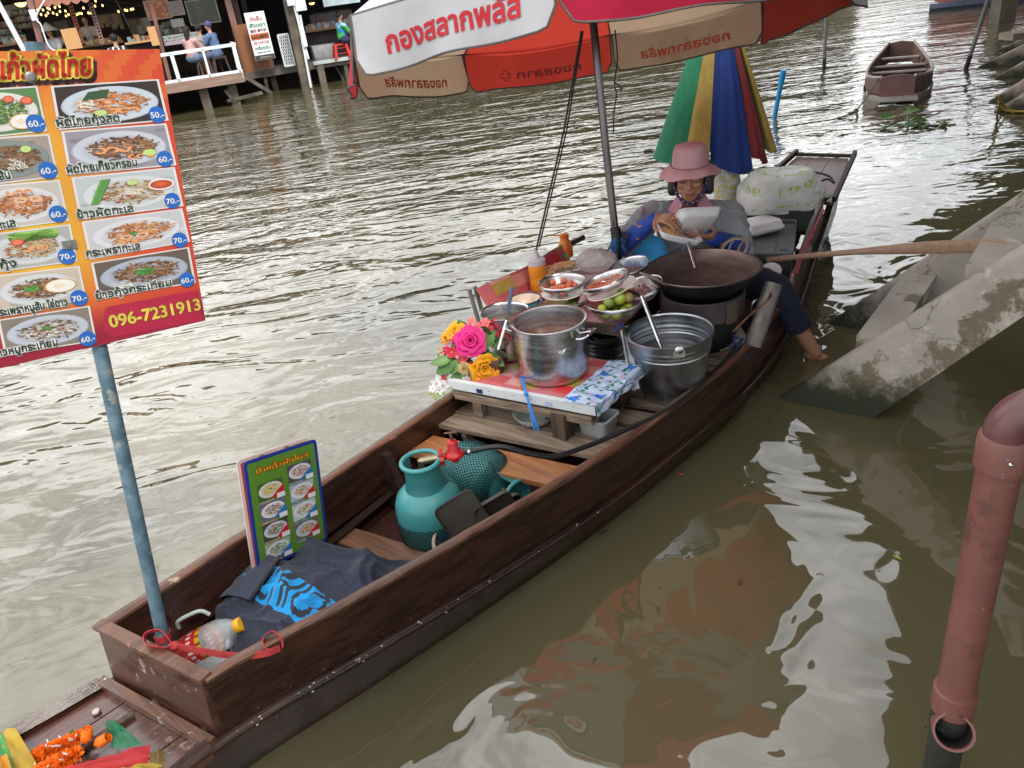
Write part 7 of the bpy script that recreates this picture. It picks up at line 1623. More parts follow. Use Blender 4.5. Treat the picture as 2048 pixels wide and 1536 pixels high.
# pillars and posts in front of the cafe
pil = [(455, 0, 490, 133, .25, .075, 'reddish brown pillar beside the white Thai sign'), (60, 0, 85, 100, -.6, .06, 'pinkish pillar carrying the white switch box'), (10, 30, 48, 100, -1.6, .045, 'white slanting pillar at the left edge of the cafe'), (300, 0, 325, 100, .2, .045, 'slim brown pillar with rope wound round it'), (232, 0, 262, 60, 1.2, .02, 'thin black pole between the cafe tables')]
for px0, py0, px1, py1, y, r, lab in pil:
    g = G(); a = bk(px1, py1, y); b = bk(px0, py0, y); d = (b-a).normalized(); a = a-d*max(0, (a.z-DZ)); b = b+d*1.0; g.beam(a, b, r*2, r*2)
    ONE(g, 'pillar', WPNT if 'white slant' in lab else (BLACKP if 'black' in lab else REDW), lab, 'pillar', M=BKM, smooth=0)
# switch box and conduit
g = G(); q = bk(67, 30, -.75); g.box(q, (.13, .06, .22)); ONE(g, 'switch_box', WPNT, 'small white switch box on the pinkish pillar', 'switch box', M=BKM, smooth=0)
g = G(); g.tube(bezier([bk(92, -5, -.8), bk(72, 34, -.8), bk(82, 50, -.8), bk(92, 80, -.8), bk(102, 97, -.8), bk(120, 106, -.8)], 5), .018, 6); ONE(g, 'white_cable', WPNT, 'white cable running down from the switch box', 'cable', M=BKM)
# utility pole with meter boxes
up_ = T('utility_pole', 'grey concrete utility pole with white conduits rising from the water', 'pole', BKM); ub_ = bk(614, 178, -.6); ubt = bk(571, -30, -.6); ub_.z = -.6
g = G(); g.beam(ub_, ubt+(ubt-ub_)*.4, .27, .27); P(g, 'shaft', POSTM, up_, 0)
for k, (a, b) in enumerate((((585, 0), (617, 118)), ((590, 5), (622, 175)), ((600, 30), (612, 95)))): g = G(); g.tube([bk(*a, -.85), bk(*b, -.85)], .03, 6); P(g, 'conduit', WPNT, up_)
for px, py, w, h in ((600, 8, .26, .30), (582, 2, .2, .2), (607, 75, .10, .42)): g = G(); g.box(bk(px, py, -.86), (w, .14, h)); P(g, 'meter_box', WPNT, up_, 0)
# Thai sign on an easel
e0, e1_, e2_ = bk(512, 122, -.35), bk(552, 118, -.35), bk(491, 26, -.35); zt_ = e2_.z; wd = (e1_-e0).length*.98; ht = zt_-e0.z
x0 = (e0.x+bk(491, 26, -.35).x)/2
es = T('easel_sign', 'white standing sign with coloured Thai and Chinese lettering', 'sign', BKM @ TR(e0.x, -.35, e0.z) @ RX(radians(-4)))
g = G(); g.box((wd/2, 0, ht/2), (wd, .04, ht)); P(g, 'board', WPNT, es, 0)
EM = RX(pi/2); prt = G()
for txt, z, h, c, w_ in (('ปังเย็น', .82, .105, (.60, .10, .06), .62), ('สังขยา', .69, .11, (.03, .28, .12), .78), ('麵包 鮮牛奶', .585, .075, (.25, .07, .05), .8), ('อาหาร', .33, .10, (.60, .14, .06), .75), ('เครื่องดื่ม', .22, .085, (.05, .36, .14), .78), ('coffee tea milk', .145, .045, (.1, .1, .14), .7)):
    text(prt, txt, TR(wd*(1-w_)/2, -.024, ht*z) @ EM, h*ht/1.0, wd*w_, bold=.03, col=c)
prt.box((wd/2, -.023, ht*.49), (wd*.92, .004, ht*.13), col=(.55, .12, .02)); text(prt, 'นมสด', TR(wd*.1, -.029, ht*.46) @ EM, .10*ht, wd*.8, bold=.05, col=(.04, .02, .02))
prt.box((wd/2, -.023, ht*.055), (wd*.98, .004, ht*.10), col=(.03, .03, .03)); text(prt, 'ปังยิ้มหวาน', TR(wd*.24, -.029, ht*.035) @ EM, .055*ht, wd*.62, bold=.03, col=(.5, .45, .35))
P(prt, 'lettering', PRINT, es, 0)
for dx in (.15, .85): g = G(); g.beam((wd*dx, .02, 0), (wd*dx, .08, -(e0.z-DZ)), .03, .03); P(g, 'leg', BLACKP, es, 0)
g = G(); g.box((wd/2, .05, -(e0.z-DZ)+.05), (wd*1.1, .04, .03)); P(g, 'foot_rail', BLACKP, es, 0)
# brown counter, orange crate, lattice panel
g = G(); a, b = bk(492, 135, .1), bk(545, 130, .1); g.box(((a.x+b.x)/2, .35, DZ+.55), (b.x-a.x+.1, .5, 1.15)); ONE(g, 'brown_counter', wood('counter', (.28, .12, .05), (.18, .07, .03), .6, 2, 6, .002), 'varnished brown counter behind the standing Thai sign', 'counter', M=BKM, smooth=0)
lt = T('lattice_panel', 'white plastic lattice panel leaning by the utility pole', 'lattice', BKM); a, b, c = bk(570, 133, -.3), bk(590, 130, -.3), bk(556, 70, -.3); w_ = b.x-a.x; h_ = c.z-a.z; sh = 0
cut = lambda u_, v: (a.x+u_*w_, -.3, a.z+v*h_)
for k in range(12):
    for s in (-1, 1):
        t0 = k/5.5-.9; P0 = (t0, 0) if s > 0 else (t0, 1); u0, v0 = t0, (0 if s > 0 else 1); u1, v1 = t0+.9*1.0, (1 if s > 0 else 0)
        # clip to the panel
        if u0 < 0: f = -u0/(u1-u0); v0 = lerp(v0, v1, f); u0 = 0
        if u1 > 1: f = (1-u0)/(u1-u0); v1 = lerp(v0, v1, f); u1 = 1
        if u1 <= u0: continue
        g = G(); g.beam(cut(u0, v0), cut(u1, v1), .012, .035, (0, 1, 0)); P(g, 'slat', WPNT, lt, 0)
for q in (((0, 0), (1, 0)), ((1, 0), (1, 1)), ((1, 1), (0, 1)), ((0, 1), (0, 0))): g = G(); g.beam(cut(*q[0]), cut(*q[1]), .03, .05, (0, 1, 0)); P(g, 'frame', WPNT, lt, 0)
# shelves of goods, tables, boards in the cafe
GOODS = mat('goods', (.5, .5, .5), .6, attr=True, amt=.2)
def goods(px0, px1, py, y, label, name='goods_table', pal=((.45, .25, .12), (.55, .50, .45), (.20, .28, .25), (.35, .12, .08), (.50, .35, .20)), hh=.16, n=22, top=(.28, .15, .08)):
    a, b = bk(px0, py, y), bk(px1, py, y); z = max(a.z, DZ+.35); t = T(name, label, 'table', BKM)
    g = G(); g.box(((a.x+b.x)/2, y+.25, z), (b.x-a.x, .6, .05)); P(g, 'table_top', mat('top_'+str(len(bpy.data.materials)), top, .7), t, 0)
    g = G(); g.box(((a.x+b.x)/2, y+.3, (z+DZ)/2), (b.x-a.x-.1, .4, z-DZ)); P(g, 'table_base', BDK, t, 0)
    g = G()
    for i in range(n): x = lerp(a.x+.1, b.x-.1, (i+.5)/n); q = rnd(.4, 1)*hh; g.box((x, y+rnd(.05, .4), z+.025+q/2), (rnd(.06, .14), rnd(.06, .14), q), col=random.choice(pal))
    P(g, 'wares', GOODS, t, 0, kind='stuff')
random.seed(44)
goods(0, 62, 92, .8, 'low counter crowded with jars and bags at the left of the cafe'); goods(100, 175, 92, 1.6, 'cafe counter with glass jars behind the tall wooden boards'); goods(165, 250, 94, .9, 'long cafe table with rows of small pastries', n=30, hh=.12, pal=((.62, .38, .18), (.55, .30, .12), (.66, .48, .28)))
goods(250, 322, 88, .4, 'light wooden counter in the middle of the cafe', n=10, top=(.55, .33, .16)); goods(610, 720, 64, 1.2, 'dark market table with folded goods in the right shop', n=34, pal=((.45, .42, .40), (.35, .22, .18), (.25, .30, .38), (.50, .36, .30)))
def shelf(px0, py0, px1, py1, y, label, pal, rows=3):
    a, b = bk(px0, py1, y), bk(px1, py0, y); t = T('shelf_unit', label, 'shelf', BKM); H_ = b.z-a.z
    g = G(); g.box(((a.x+b.x)/2, y+.25, (a.z+b.z)/2), (b.x-a.x, .04, H_)); P(g, 'shelf_back', BDK, t, 0)
    for r in range(rows):
        z = a.z+H_*r/rows; g = G(); g.box(((a.x+b.x)/2, y+.05, z), (b.x-a.x, .4, .03)); P(g, 'shelf_board', BW_, t, 0); g = G()
        for i in range(14): x = lerp(a.x+.06, b.x-.06, (i+.5)/14); q = rnd(.4, .8)*H_/rows; g.box((x, y-.02, z+.015+q/2), (rnd(.05, .1), .1, q), col=random.choice(pal))
        P(g, 'wares', GOODS, t, 0, kind='stuff')
shelf(0, 38, 38, 85, 2.0, 'shelf of bottles at the left edge of the cafe', ((.2, .3, .28), (.5, .5, .48), (.4, .15, .1))); shelf(26, 15, 62, 60, 1.8, 'shelf with papers and teapots behind the pinkish pillar', ((.45, .35, .2), (.5, .5, .5), (.12, .12, .12))); shelf(333, 35, 368, 85, 1.4, 'stand of bottles and cups near the poster', ((.6, .62, .55), (.2, .35, .25), (.5, .1, .1)))
WB2 = wood('plain_board', (.62, .36, .16), (.52, .28, .12), .7, 2, 4, .001)
for (px0, py0, px1, py1), lab in (((121, 55, 152, 100), 'tall plain wooden board standing behind the menu board'), ((291, 52, 309, 92), 'narrow plain wooden board on the cafe counter')):
    g = G(); a, b = bk(px0+14, py1, .0), bk(px1, py0, .0); g.box((a.x+(b.x-a.x)*.5, .0, (a.z+b.z)/2), (abs(b.x-a.x), .05, b.z-a.z)); ONE(g, 'wooden_board', WB2, lab, 'board', M=BKM, smooth=0)
# awning with scalloped edge
aw = T('red_awning', 'faded red patterned awning with scalloped edge above the cafe', 'awning', BKM); a, b = bk(62, 4, -.3), bk(182, 4, -.3)
g = G(); vs = []; n = 60; zb = bk(120, 10, -.3).z
for i in range(n+1): x = lerp(a.x, b.x, i/n); s_ = abs(sin(i/n*pi*6))*.07; vs += [(x, -.3, zb+.05-s_), (x, -.3, zb+.42), (x, .8, zb+.75)]
g.add(vs, [(3*i+j, 3*i+3+j, 3*i+4+j, 3*i+1+j) for i in range(n) for j in (0, 1)]); P(g, 'cloth', mat('awning_red', (.35, .11, .08), .9, 0, (.42, .22, .15), scale=5), aw, 0)
# fairy bulbs
BUL = mat('bulb', (.9, .6, .2), .4, emit=(1, .62, .20), estr=5.0); BULB = G().ball((0, 0, 0), (.022, .022, .030), 6).mesh('bulb', 40); BULB.materials.append(BUL)
spots = [(75, 20), (86, 20), (95, 16), (99, 18), (110, 15), (119, 13), (82, 29), (92, 31), (96, 26), (106, 26), (114, 29), (120, 23), (131, 22), (137, 29), (132, 32), (154, 29), (158, 27), (163, 27), (167, 16), (177, 26), (182, 26), (190, 12), (205, 11), (237, 23), (250, 20), (254, 21), (262, 19), (266, 18), (191, 2), (291, 17), (326, 14), (344, 13), (312, 17)]
fs_ = T('fairy_lights', 'string of small warm bulbs hanging inside the cafe', 'fairy lights', BKM)
g = G(); 
for i in range(len(spots)-1): 
    p0, p1 = bk(*spots[i], 1.0), bk(*spots[i+1], 1.0)
    g.tube([p0+Vector((0, 0, .04)), (p0+p1)/2+Vector((0, 0, .06)), p1+Vector((0, 0, .04))], .004, 3)
P(g, 'wire', BLACKP, fs_)
for i, s_ in enumerate(spots): P(BULB, 'bulb', BUL, fs_, M=TR(bk(*s_, 1.0)))
for px, py, r, lab in ((40, 3, .17, 'round glowing lamp at the left of the cafe'), (623, 4, .10, 'glowing pendant lamp in the dark right shop')):
    q = bk(px, py, .6); t = T('pendant_lamp', lab, 'lamp', BKM @ TR(q)); g = G(); g.ball((0, 0, 0), (r*.8, r*.8, r*.7), 12); P(g, 'globe', BUL, t); g = G(); g.lathe([(r*1.2, -r*.2), (r*.6, r*.6), (r*.1, r*.9)], 16); P(g, 'shade', BLACKP, t); g = G(); g.tube([(0, 0, r*.9), (0, 0, 1.0)], .008, 4); P(g, 'cord', BLACKP, t)
# garlands, posters, papers
for px0, px1, lab, c in ((141, 163, 'hanging chain of orange and pink paper rings', (.45, .16, .10)), (182, 204, 'hanging chain of pinkish paper rings', (.38, .22, .22))):
    t = T('paper_chain', lab, 'garland', BKM, 'paper chains in the cafe'); mm = mat('paper_'+str(px0), c, .8)
    for i in range(12): q = bk(lerp(px0, px1, i/11), lerp(11, 83, i/11), .35); g = G(); g.tube([(q.x+.045*cos(a), q.y, q.z+.05*sin(a)) for a in np.linspace(0, 6.28, 9)], .014, 5); P(g, 'paper_ring', mm, t)
def poster(px0, py0, px1, py1, y, label, fn, cat='poster', name='poster'):
    a, b = bk(px0, py1, y), bk(px1, py0, y); g = G(); g.grid(lambda s, t: (lerp(a.x, b.x, s), y, lerp(a.z, b.z, t)), 22, 22, fn); ONE(g, name, PRINT, label, cat, M=BKM, smooth=0)
def pp(base, c2, th=.1, f=7): return lambda s, t: (.4, .36, .3) if min(s, t, 1-s, 1-t) < .06 else (c2 if noise.noise(Vector((s*f, t*f, th*50))) > th else base)
poster(297, -4, 334, 42, .9, 'red and orange poster of food hanging in the cafe', pp((.45, .10, .04), (.60, .28, .08))); poster(382, -6, 430, 52, 1.2, 'tall framed dark picture behind the seated customers', pp((.05, .07, .05), (.09, .10, .07))); poster(341, 0, 363, 33, .8, 'grey price sheet on the cafe post', pp((.28, .22, .20), (.16, .12, .10), .2, 12)); poster(345, 36, 366, 56, .8, 'white paper sheet below the price sheet', pp((.45, .46, .48), (.2, .2, .22), .25, 14)); poster(330, 62, 400, 92, .2, 'pale lettered counter front near the railing', lambda s, t: (.05, .20, .12) if .62 < t < .82 and noise.noise(Vector((s*30, t*10, 0))) > -.05 else ((.28, .08, .12) if .38 < t < .5 and noise.noise(Vector((s*60, t*20, 0))) > 0 else (.40, .38, .42)), 'counter', 'counter_front')
poster(20, 5, 58, 45, 2.4, 'tan notice board behind the pillar', pp((.32, .25, .16), (.10, .07, .05), .25, 5))
g = G(); a, b = bk(648, 14, -.2), bk(718, -8, -.2); g.box(((a.x+b.x)/2, -.2, (a.z+b.z)/2+.05), (b.x-a.x, .03, abs(b.z-a.z)+.1)); ONE(g, 'white_banner', mat('banner', (.42, .52, .58), .7), 'pale blue banner hanging at the top of the right shop', 'banner', M=BKM, smooth=0)
tub(BKM @ TR(bk(648, 108, .4).x, .4, DZ+.0), .62, .40, .38, 'pale plastic crate on the deck edge near the red stool', mat('crate_white', (.42, .44, .46), .5), 'storage_crate', 'crate', th=.01)
# stools and people
def stool(x, y, z, h, label, m, name='bar_stool', r=.16, group='dark bar stools on the platform'):
    t = T(name, label, 'stool', BKM @ TR(x, y, z), group); g = G(); g.box((0, 0, h-.02), (r*2, r*2, .04)); P(g, 'seat', m, t, 0)
    for sx, sy in ((-1, -1), (1, -1), (1, 1), (-1, 1)): g = G(); g.beam((sx*r*1.15, sy*r*1.15, 0), (sx*r*.8, sy*r*.8, h-.03), .035, .035); P(g, 'leg', m, t, 0)
    g = G(); [g.beam((sx*r, -r, h*.35), (sx*r, r, h*.35), .02, .02) for sx in (-1, 1)]; P(g, 'foot_bar', m, t, 0); return t
def figure(px, py_head, y, seat, face, label, top, bottom, hair=(.02, .015, .015), stand=False, cap=None, arm=1, skin=(.42, .24, .16), hat=None, k=.86, apron=None):
    """seat = height of the seat; head found from the photo; face = heading in the bank frame"""
    h0 = bk(px, py_head, y);  D = Matrix.Rotation(face, 3, 'Z'); f = lambda x, y_, z: Vector((h0.x, y, 0))+D @ Vector((x, y_, 0))*k+Vector((0, 0, z))
    hz_ = h0.z; sh = hz_-.22*k; hipz = seat+.08 if not stand else hz_-.78*k
    g = G(); g.ball(f(0, 0, hz_), (.085*k, .095*k, .115*k), 14); g.cap2(f(0, -.02, hz_-.1*k), f(0, -.03, sh), .05*k, .06*k, 10); g.cap2(f(-.13, -.03, sh-.03), f(.13, -.03, sh-.03), .075*k, .075*k, 10); g.cap2(f(0, -.03, sh-.1), f(0, -.06, hipz+.03), .13*k, .13*k, 12); g.cap2(f(-.08, -.06, hipz), f(.08, -.06, hipz), .12*k, .12*k, 10); g.ball(f(0, .09, hz_-.02), (.015, .02, .02), 6)
    for s in (-1, 1):
        a = f(s*.18, -.03, sh-.03); e = f(s*.23, .05+.08*arm, sh-.28*k); w = f(s*.12, .28*arm+.05, sh-.22*k+.1*(arm > 1)); g.cap2(a, e, .05, .042, 8); g.cap2(e, w, .04, .028, 8)
        for q in range(5): g.cap2(w, w+D @ Vector(((q-2)*.014*s, .085 if q else .04, -.01)), .013, .009, 6)
        if stand: kn = f(s*.09, .02, hipz-.4); an = f(s*.09, 0, DZ+.06)
        else: kn = f(s*.10, .36, hipz-.02); an = f(s*.10, .30, max(DZ+.08, seat-.42))
        g.cap2(f(s*.09, -.03, hipz), kn, .085*k, .06, 10); g.cap2(kn, an, .055, .038, 8); g.cap2(an, an+D @ Vector((0, .13, -.03)), .04, .03, 8)
    me = organic(g, 'body', .02, 1); me.materials.append(mat('skin_'+str(len(bpy.data.materials)), skin, .5, amt=.1))
    o = bpy.data.objects.new('person', me); COL.objects.link(o); o.matrix_world = BKM; W[o.name] = BKM; tag(o, label, 'person')
    g = G(); g.cap2(f(-.14, -.03, sh-.03), f(.14, -.03, sh-.03), .085*k, .085*k, 12); g.cap2(f(0, -.03, sh-.1), f(0, -.06, hipz+.05), .145*k, .15*k, 12)
    for s in (-1, 1): a = f(s*.18, -.03, sh-.03); e = f(s*.23, .05+.08*arm, sh-.28*k); g.cap2(a, a.lerp(e, .75), .065, .06, 10)
    me = organic(g, 'top', .02, 1, lambda c: .01*noise.noise(c*9)); 
    if callable(top): paint(me, top); m_ = mat('top_'+str(len(bpy.data.materials)), (.5, .5, .5), .9, attr=True, amt=.1)
    else: m_ = mat('top_'+str(len(bpy.data.materials)), top, .9)
    P(me, 'shirt', m_, o)
    g = G(); g.cap2(f(-.08, -.06, hipz), f(.08, -.06, hipz), .135*k, .135*k, 10)
    for s in (-1, 1):
        kn = f(s*.09, .02, hipz-.4) if stand else f(s*.10, .36, hipz-.02); g.cap2(f(s*.09, -.03, hipz), kn, .098*k, .075, 10)
        if stand: g.cap2(kn, f(s*.09, 0, DZ+.2), .075, .06, 8)
    P(organic(g, 'bottom', .02, 1), 'trousers', mat('bot_'+str(len(bpy.data.materials)), bottom, .9), o)
    g = G(); g.ball(f(0, -.025, hz_+.03), (.1*k, .11*k, .10*k), 12)
    if hair[0] < .1 and cap is None and 'woman' in label: g.cap2(f(0, -.06, hz_), f(0, -.08, sh), .09*k, .06*k, 10)
    P(organic(g, 'hair', .02, 1), 'hair', mat('hr_'+str(len(bpy.data.materials)), cap or hair, .8), o)
    if cap: g = G(); g.ball(f(0, .09, hz_+.04), (.07, .09, .012), 10); P(g, 'cap_peak', mat('peak_'+str(len(bpy.data.materials)), cap, .8), o)
    if hat: g = G(); c_ = f(0, 0, hz_+.02); g.lathe([(.24, 0), (.12, .09), (.02, .19), (0, .19)], 20, TR(c_)); P(g, 'cone_hat', mat('cone_hat', (.5, .45, .42), .8), o)
    return o
STK = mat('stool_dark', (.05, .03, .025), .6)
for i, (px, lab) in enumerate(((405, 'dark bar stool under the woman in pink'), (440, 'dark bar stool under the man in the blue cap'), (425, 'dark bar stool under the person in grey'))): q = bk(px, 120, -1.0+.35*(i == 2)); stool(q.x, -1.0+.35*(i == 2), DZ+.08, .42, lab, STK)
figure(374, 62, -1.05, DZ+.48, radians(-35), 'seated woman with long dark hair in a pink top at the cafe counter', (.55, .33, .32), (.14, .20, .32)); figure(397, 58, -.6, DZ+.48, radians(-10), 'seated person in a grey top between the pink top and the blue cap', (.28, .29, .31), (.2, .2, .2), arm=1.3); figure(415, 52, -1.0, DZ+.48, radians(60), 'seated man in a blue shirt and navy cap leaning on the cafe counter', (.10, .17, .33), (.10, .14, .24), cap=(.07, .07, .17), arm=1.2)
figure(169, 40, 1.6, 0, radians(180), 'cafe worker in a white top and dark apron under the bulbs', lambda c, n_: (.45, .40, .36), (.05, .06, .10), stand=True); figure(228, 78, -.6, DZ+.42, radians(0), 'seated person in a black and white shirt just behind the menu board', lambda c, n_: (.55, .55, .58) if c.x*9 % 1 < .3 else (.02, .025, .035), (.03, .03, .04), k=.95); figure(98, 64, .4, DZ+.42, radians(150), 'person in a pale conical hat by the left counter', (.30, .30, .34), (.1, .1, .12), hat=True)
def blu(c, n_): return (.05, .35, .10) if c.z < DZ+.75 and noise.noise(c*6) > -.1 else ((.30, .55, .68) if noise.noise(c*7) > .18 else (.015, .20, .50))
q = bk(685, 108, -.1); rs_ = T('red_stool', 'red plastic stool under the man in the bright blue shirt', 'stool', BKM @ TR(q.x, .05, DZ)); RDP = mat('stool_red', (.60, .03, .025), .4); sh_ = .35
g = G(); g.box((0, 0, sh_-.015), (.32, .32, .04)); P(g, 'seat', RDP, rs_, 0)
for sx, sy in ((-1, -1), (1, -1), (1, 1), (-1, 1)): g = G(); g.beam((sx*.19, sy*.19, 0), (sx*.14, sy*.14, sh_-.03), .06, .06); P(g, 'leg', RDP, rs_, 0)
for z_ in (.12, sh_-.10): g = G(); [g.beam((sx*.165, -.165, z_), (sx*.165, .165, z_), .012, .05) for sx in (-1, 1)]; [g.beam((-.165, sy*.165, z_), (.165, sy*.165, z_), .05, .012) for sy in (-1, 1)]; P(g, 'apron_rail', RDP, rs_, 0)
figure(679, 32, .0, DZ+.36, radians(-70), 'man in a bright blue patterned shirt sitting on a red stool', blu, (.03, .04, .08), arm=1.0)
# more clutter: ceiling beams, hanging cloths, bags and jars
for i in range(7):
    g = G(); x = xm-1-i*1.5; g.box((x, 2.8, 3.0), (.10, 4.4, .14)); P(g, 'ceiling_beam', BW_, s1, 0)
random.seed(63)
def hanging(px0, px1, py, y, n, label, pal, w=(.05, .12), h=(.15, .4)):
    t = T('hanging_goods', label, 'goods', BKM); g = G(); a, b = bk(px0, py, y), bk(px1, py, y)
    g.box(((a.x+b.x)/2, y, a.z+.02), (b.x-a.x, .03, .03), col=(.05, .04, .03))
    for i in range(n): x = lerp(a.x, b.x, (i+.5)/n); q = rnd(*h); g.box((x, y+rnd(-.05, .05), a.z-q/2), (rnd(*w), .05, q), col=random.choice(pal))
    P(g, 'wares', GOODS, t, 0, kind='stuff')
hanging(190, 240, 32, 3.2, 9, 'row of utensils hanging on the cafe back wall', ((.35, .25, .12), (.30, .28, .25), (.45, .32, .15))); hanging(255, 300, 40, 3.4, 8, 'wooden trays and cloths hanging deep in the cafe', ((.40, .30, .18), (.25, .18, .12), (.5, .48, .42)), (.08, .2)); hanging(308, 336, 52, 1.6, 7, 'row of white cups and bottles above the counter', ((.6, .6, .56), (.5, .55, .5)), (.04, .07), (.15, .25)); hanging(100, 140, 45, 3.0, 7, 'dark pans hanging behind the bulbs', ((.08, .07, .07), (.25, .2, .16)), (.08, .18)); hanging(625, 700, 30, 3.0, 9, 'clothes hanging in the gloom of the right shop', ((.10, .10, .14), (.16, .10, .10), (.12, .14, .16)), (.15, .3), (.3, .6))
# ------------------------------------------------------------ small empty boat
q0, q1 = at(1786, 200, 0.0), at(1795, 112, .0)
nb = at(1792, 205, 0); fb_ = at(1800, 118, 0); dirb = (fb_-nb); LB = min(dirb.length, 3.1); dirb.normalize(); ang = math.atan2(dirb.y, dirb.x)
SB = T('rowing_boat', 'small empty brown wooden boat moored in open water', 'boat', TR(nb) @ RZ(ang))
SW = wood('small_hull', (.17, .095, .08), (.10, .055, .045), .6, 0, 9, .002); SR = mat('small_rim', (.38, .32, .29), .6); SI = mat('small_inside', (.10, .055, .05), .65, 0, (.07, .035, .03), scale=5)
LB = 2.9
sts = [(0, .17, .27), (.12, .255, .255), (.35, .33, .24), (.75, .355, .235), (1.3, .34, .235), (1.9, .29, .25), (2.5, .22, .28), (2.9, .165, .31)]
for s in (-1, 1):
    g = G(); vs = []
    for u, h, z in sts: vs += [(u, s*h, z), (u, s*(h+.005), z*.5), (u+.0, s*(h-.02), .075), (u, s*(h-.045), .075), (u, s*(h-.025), z*.5), (u, s*(h-.025), z)]
    n = len(sts); g.add(vs, [(i*6+j, i*6+(j+1) % 6, i*6+6+(j+1) % 6, i*6+6+j)[::-s] for i in range(n-1) for j in range(6)]); P(g, 'side_plank', SW, SB)
    g = G(); g.tube([(u, s*(h-.008), z+.006) for u, h, z in sts], .017, 6); P(g, 'gunwale', SR, SB)
    g = G(); vs = []
    for u, h, z in sts: vs += [(u, s*(h+.015), .08), (u, s*(h+.02), .06), (u, s*(h-.05), -.08)]
    g.add(vs, [(i*3+j, i*3+j+1, i*3+4+j, i*3+3+j)[::-s] for i in range(n-1) for j in (0, 1)]); P(g, 'lower_strake', mat('strake_pale', (.30, .27, .24), .7), SB)
    for u, h, z in ((.45, .335, .24), (.62, .345, .24), (.8, .355, .235), (1.0, .35, .235), (1.25, .34, .235), (1.75, .31, .24)):
        g = G(); pr = [(h-.025, z-.01), (h-.03, .05), (h-.15, .03), (h-.11, .06), (h-.07, .13), (h-.055, z-.01)]; vs = [(u+du, s*a, b) for du in (-.012, .012) for a, b in pr]; g.add(vs, [(0, 1, 2, 3, 4, 5), (11, 10, 9, 8, 7, 6)]+[(i, i+6, (i+1) % 6+6, (i+1) % 6) for i in range(6)]); P(g, 'rib', SR if u < .9 else SI, SB)
g = G(); vs = []
for u, h, z in sts: vs += [(u, -h+.03, .03), (u, h-.03, .03)]
g.add(vs, [(2*i, 2*i+2, 2*i+3, 2*i+1) for i in range(len(sts)-1)]); P(g, 'floor', SI, SB)
g = G(); vs = [(-.01, -.17, .07), (-.01, .17, .07), (.0, .17, .265), (0, .06, .29), (0, -.06, .29), (.0, -.17, .265)]; vs += [(x+.03, y, z) for x, y, z in vs]; g.add(vs, [(0, 1, 2, 3, 4, 5)[::-1], (6, 7, 8, 9, 10, 11)]+[(i, (i+1) % 6, 6+(i+1) % 6, 6+i) for i in range(6)]); P(g, 'transom', mat('small_transom', (.15, .065, .055), .5, 0, (.10, .045, .04), scale=5), SB, 0)
g = G(); vs = [(2.9, -.165, .06), (2.9, .165, .06), (2.91, .165, .31), (2.91, 0, .335), (2.91, -.165, .31)]; vs += [(x-.03, y, z) for x, y, z in vs]; g.add(vs, [(0, 1, 2, 3, 4), (9, 8, 7, 6, 5)]+[(i, 5+i, 5+(i+1) % 5, (i+1) % 5) for i in range(5)]); P(g, 'transom', SW, SB, 0)
g = G(); g.box((-.12, 0, .06), (.26, .42, .02)); P(g, 'bow_step', mat('strake_pale2', (.32, .29, .26), .7), SB, 0)
for u, w, z, hh in ((1.1, .05, .175, .12), (1.55, .05, .185, .12), (2.2, .10, .20, .015)):
    h = np.interp(u, [s[0] for s in sts], [s[1] for s in sts])-.03; g = G(); g.box((u, 0, z), (w, 2*h, .02)); P(g, 'thwart', SR, SB, 0); g = G(); g.box((u+.015, 0, z-hh/2-.01), (.015, 2*h, hh)); P(g, 'bulkhead', SI, SB, 0)
# mooring rope, knot
RP_ = mat('grey_rope', (.12, .11, .10), .9)
mo = at(1700, 232, .0); g = G(); k0 = SB.matrix_world @ Vector((.05, -.2, .26)); k0 = (TR(nb) @ RZ(ang)) @ Vector((.04, .20, .25)); kn = at(1712, 222, .06)
g.tube(bezier([k0, (k0+kn)/2+Vector((0, 0, -.02)), kn], 6), .008, 5); g.tube([kn, at(1690, 232, .02), at(1665, 240, -.01)], .008, 5); g.tube([kn, at(1716, 240, -.02)], .014, 6); g.ball(kn, (.03, .02, .03), 8); g.ball(at(1702, 227, .04), (.04, .02, .02), 8)
ONE(g, 'mooring_rope', RP_, 'taut mooring rope with a dark knot from the small boat into the water', 'rope')
# water hyacinth
wh = T('floating_plant', 'floating green water hyacinth with long stems near the small boat', 'water plant', TR(at(1810, 245, 0))); LM = mat('hyacinth', (.10, .20, .05), .4, 0, (.06, .13, .035), scale=8, transl=.15)
for px, py, z, d, L, w in ((1790, 232, .10, (-.8, -.3, .2), .16, .11), (1805, 228, .12, (.6, -.2, .3), .15, .10), (1822, 240, .06, (.9, -.4, .1), .15, .10), (1808, 245, .04, (.2, -.9, .1), .14, .09), (1828, 248, .03, (.6, -.7, -.3), .12, .07)):
    g = G(); leaf(g, at(px, py, z), d, (0, -.3, 1), L, w, .3); P(g, 'leaf', LM, wh, 180, True)
g = G()
for a, b, z in (((1760, 262), (1808, 238), .05), ((1818, 250), (1880, 226), .06), ((1816, 255), (1816, 232), .08), ((1780, 250), (1850, 256), .0), ((1840, 246), (1860, 250), .02)): g.tube([at(*a, .0), at((a[0]+b[0])/2, (a[1]+b[1])/2-2, z*.7), at(*b, z)], .009, 5)
P(g, 'stems', LM, wh, 40, True)
g = G(); random.seed(8)
for i in range(40): p_ = at(rnd(1745, 1900), rnd(246, 262), .002); g.tube([p_, p_+Vector((rnd(-.12, .12), rnd(-.05, .05), rnd(0, .02)))], .004, 4)
P(g, 'debris', mat('twigs', (.09, .075, .045), .9), wh, 0, True, kind='stuff')
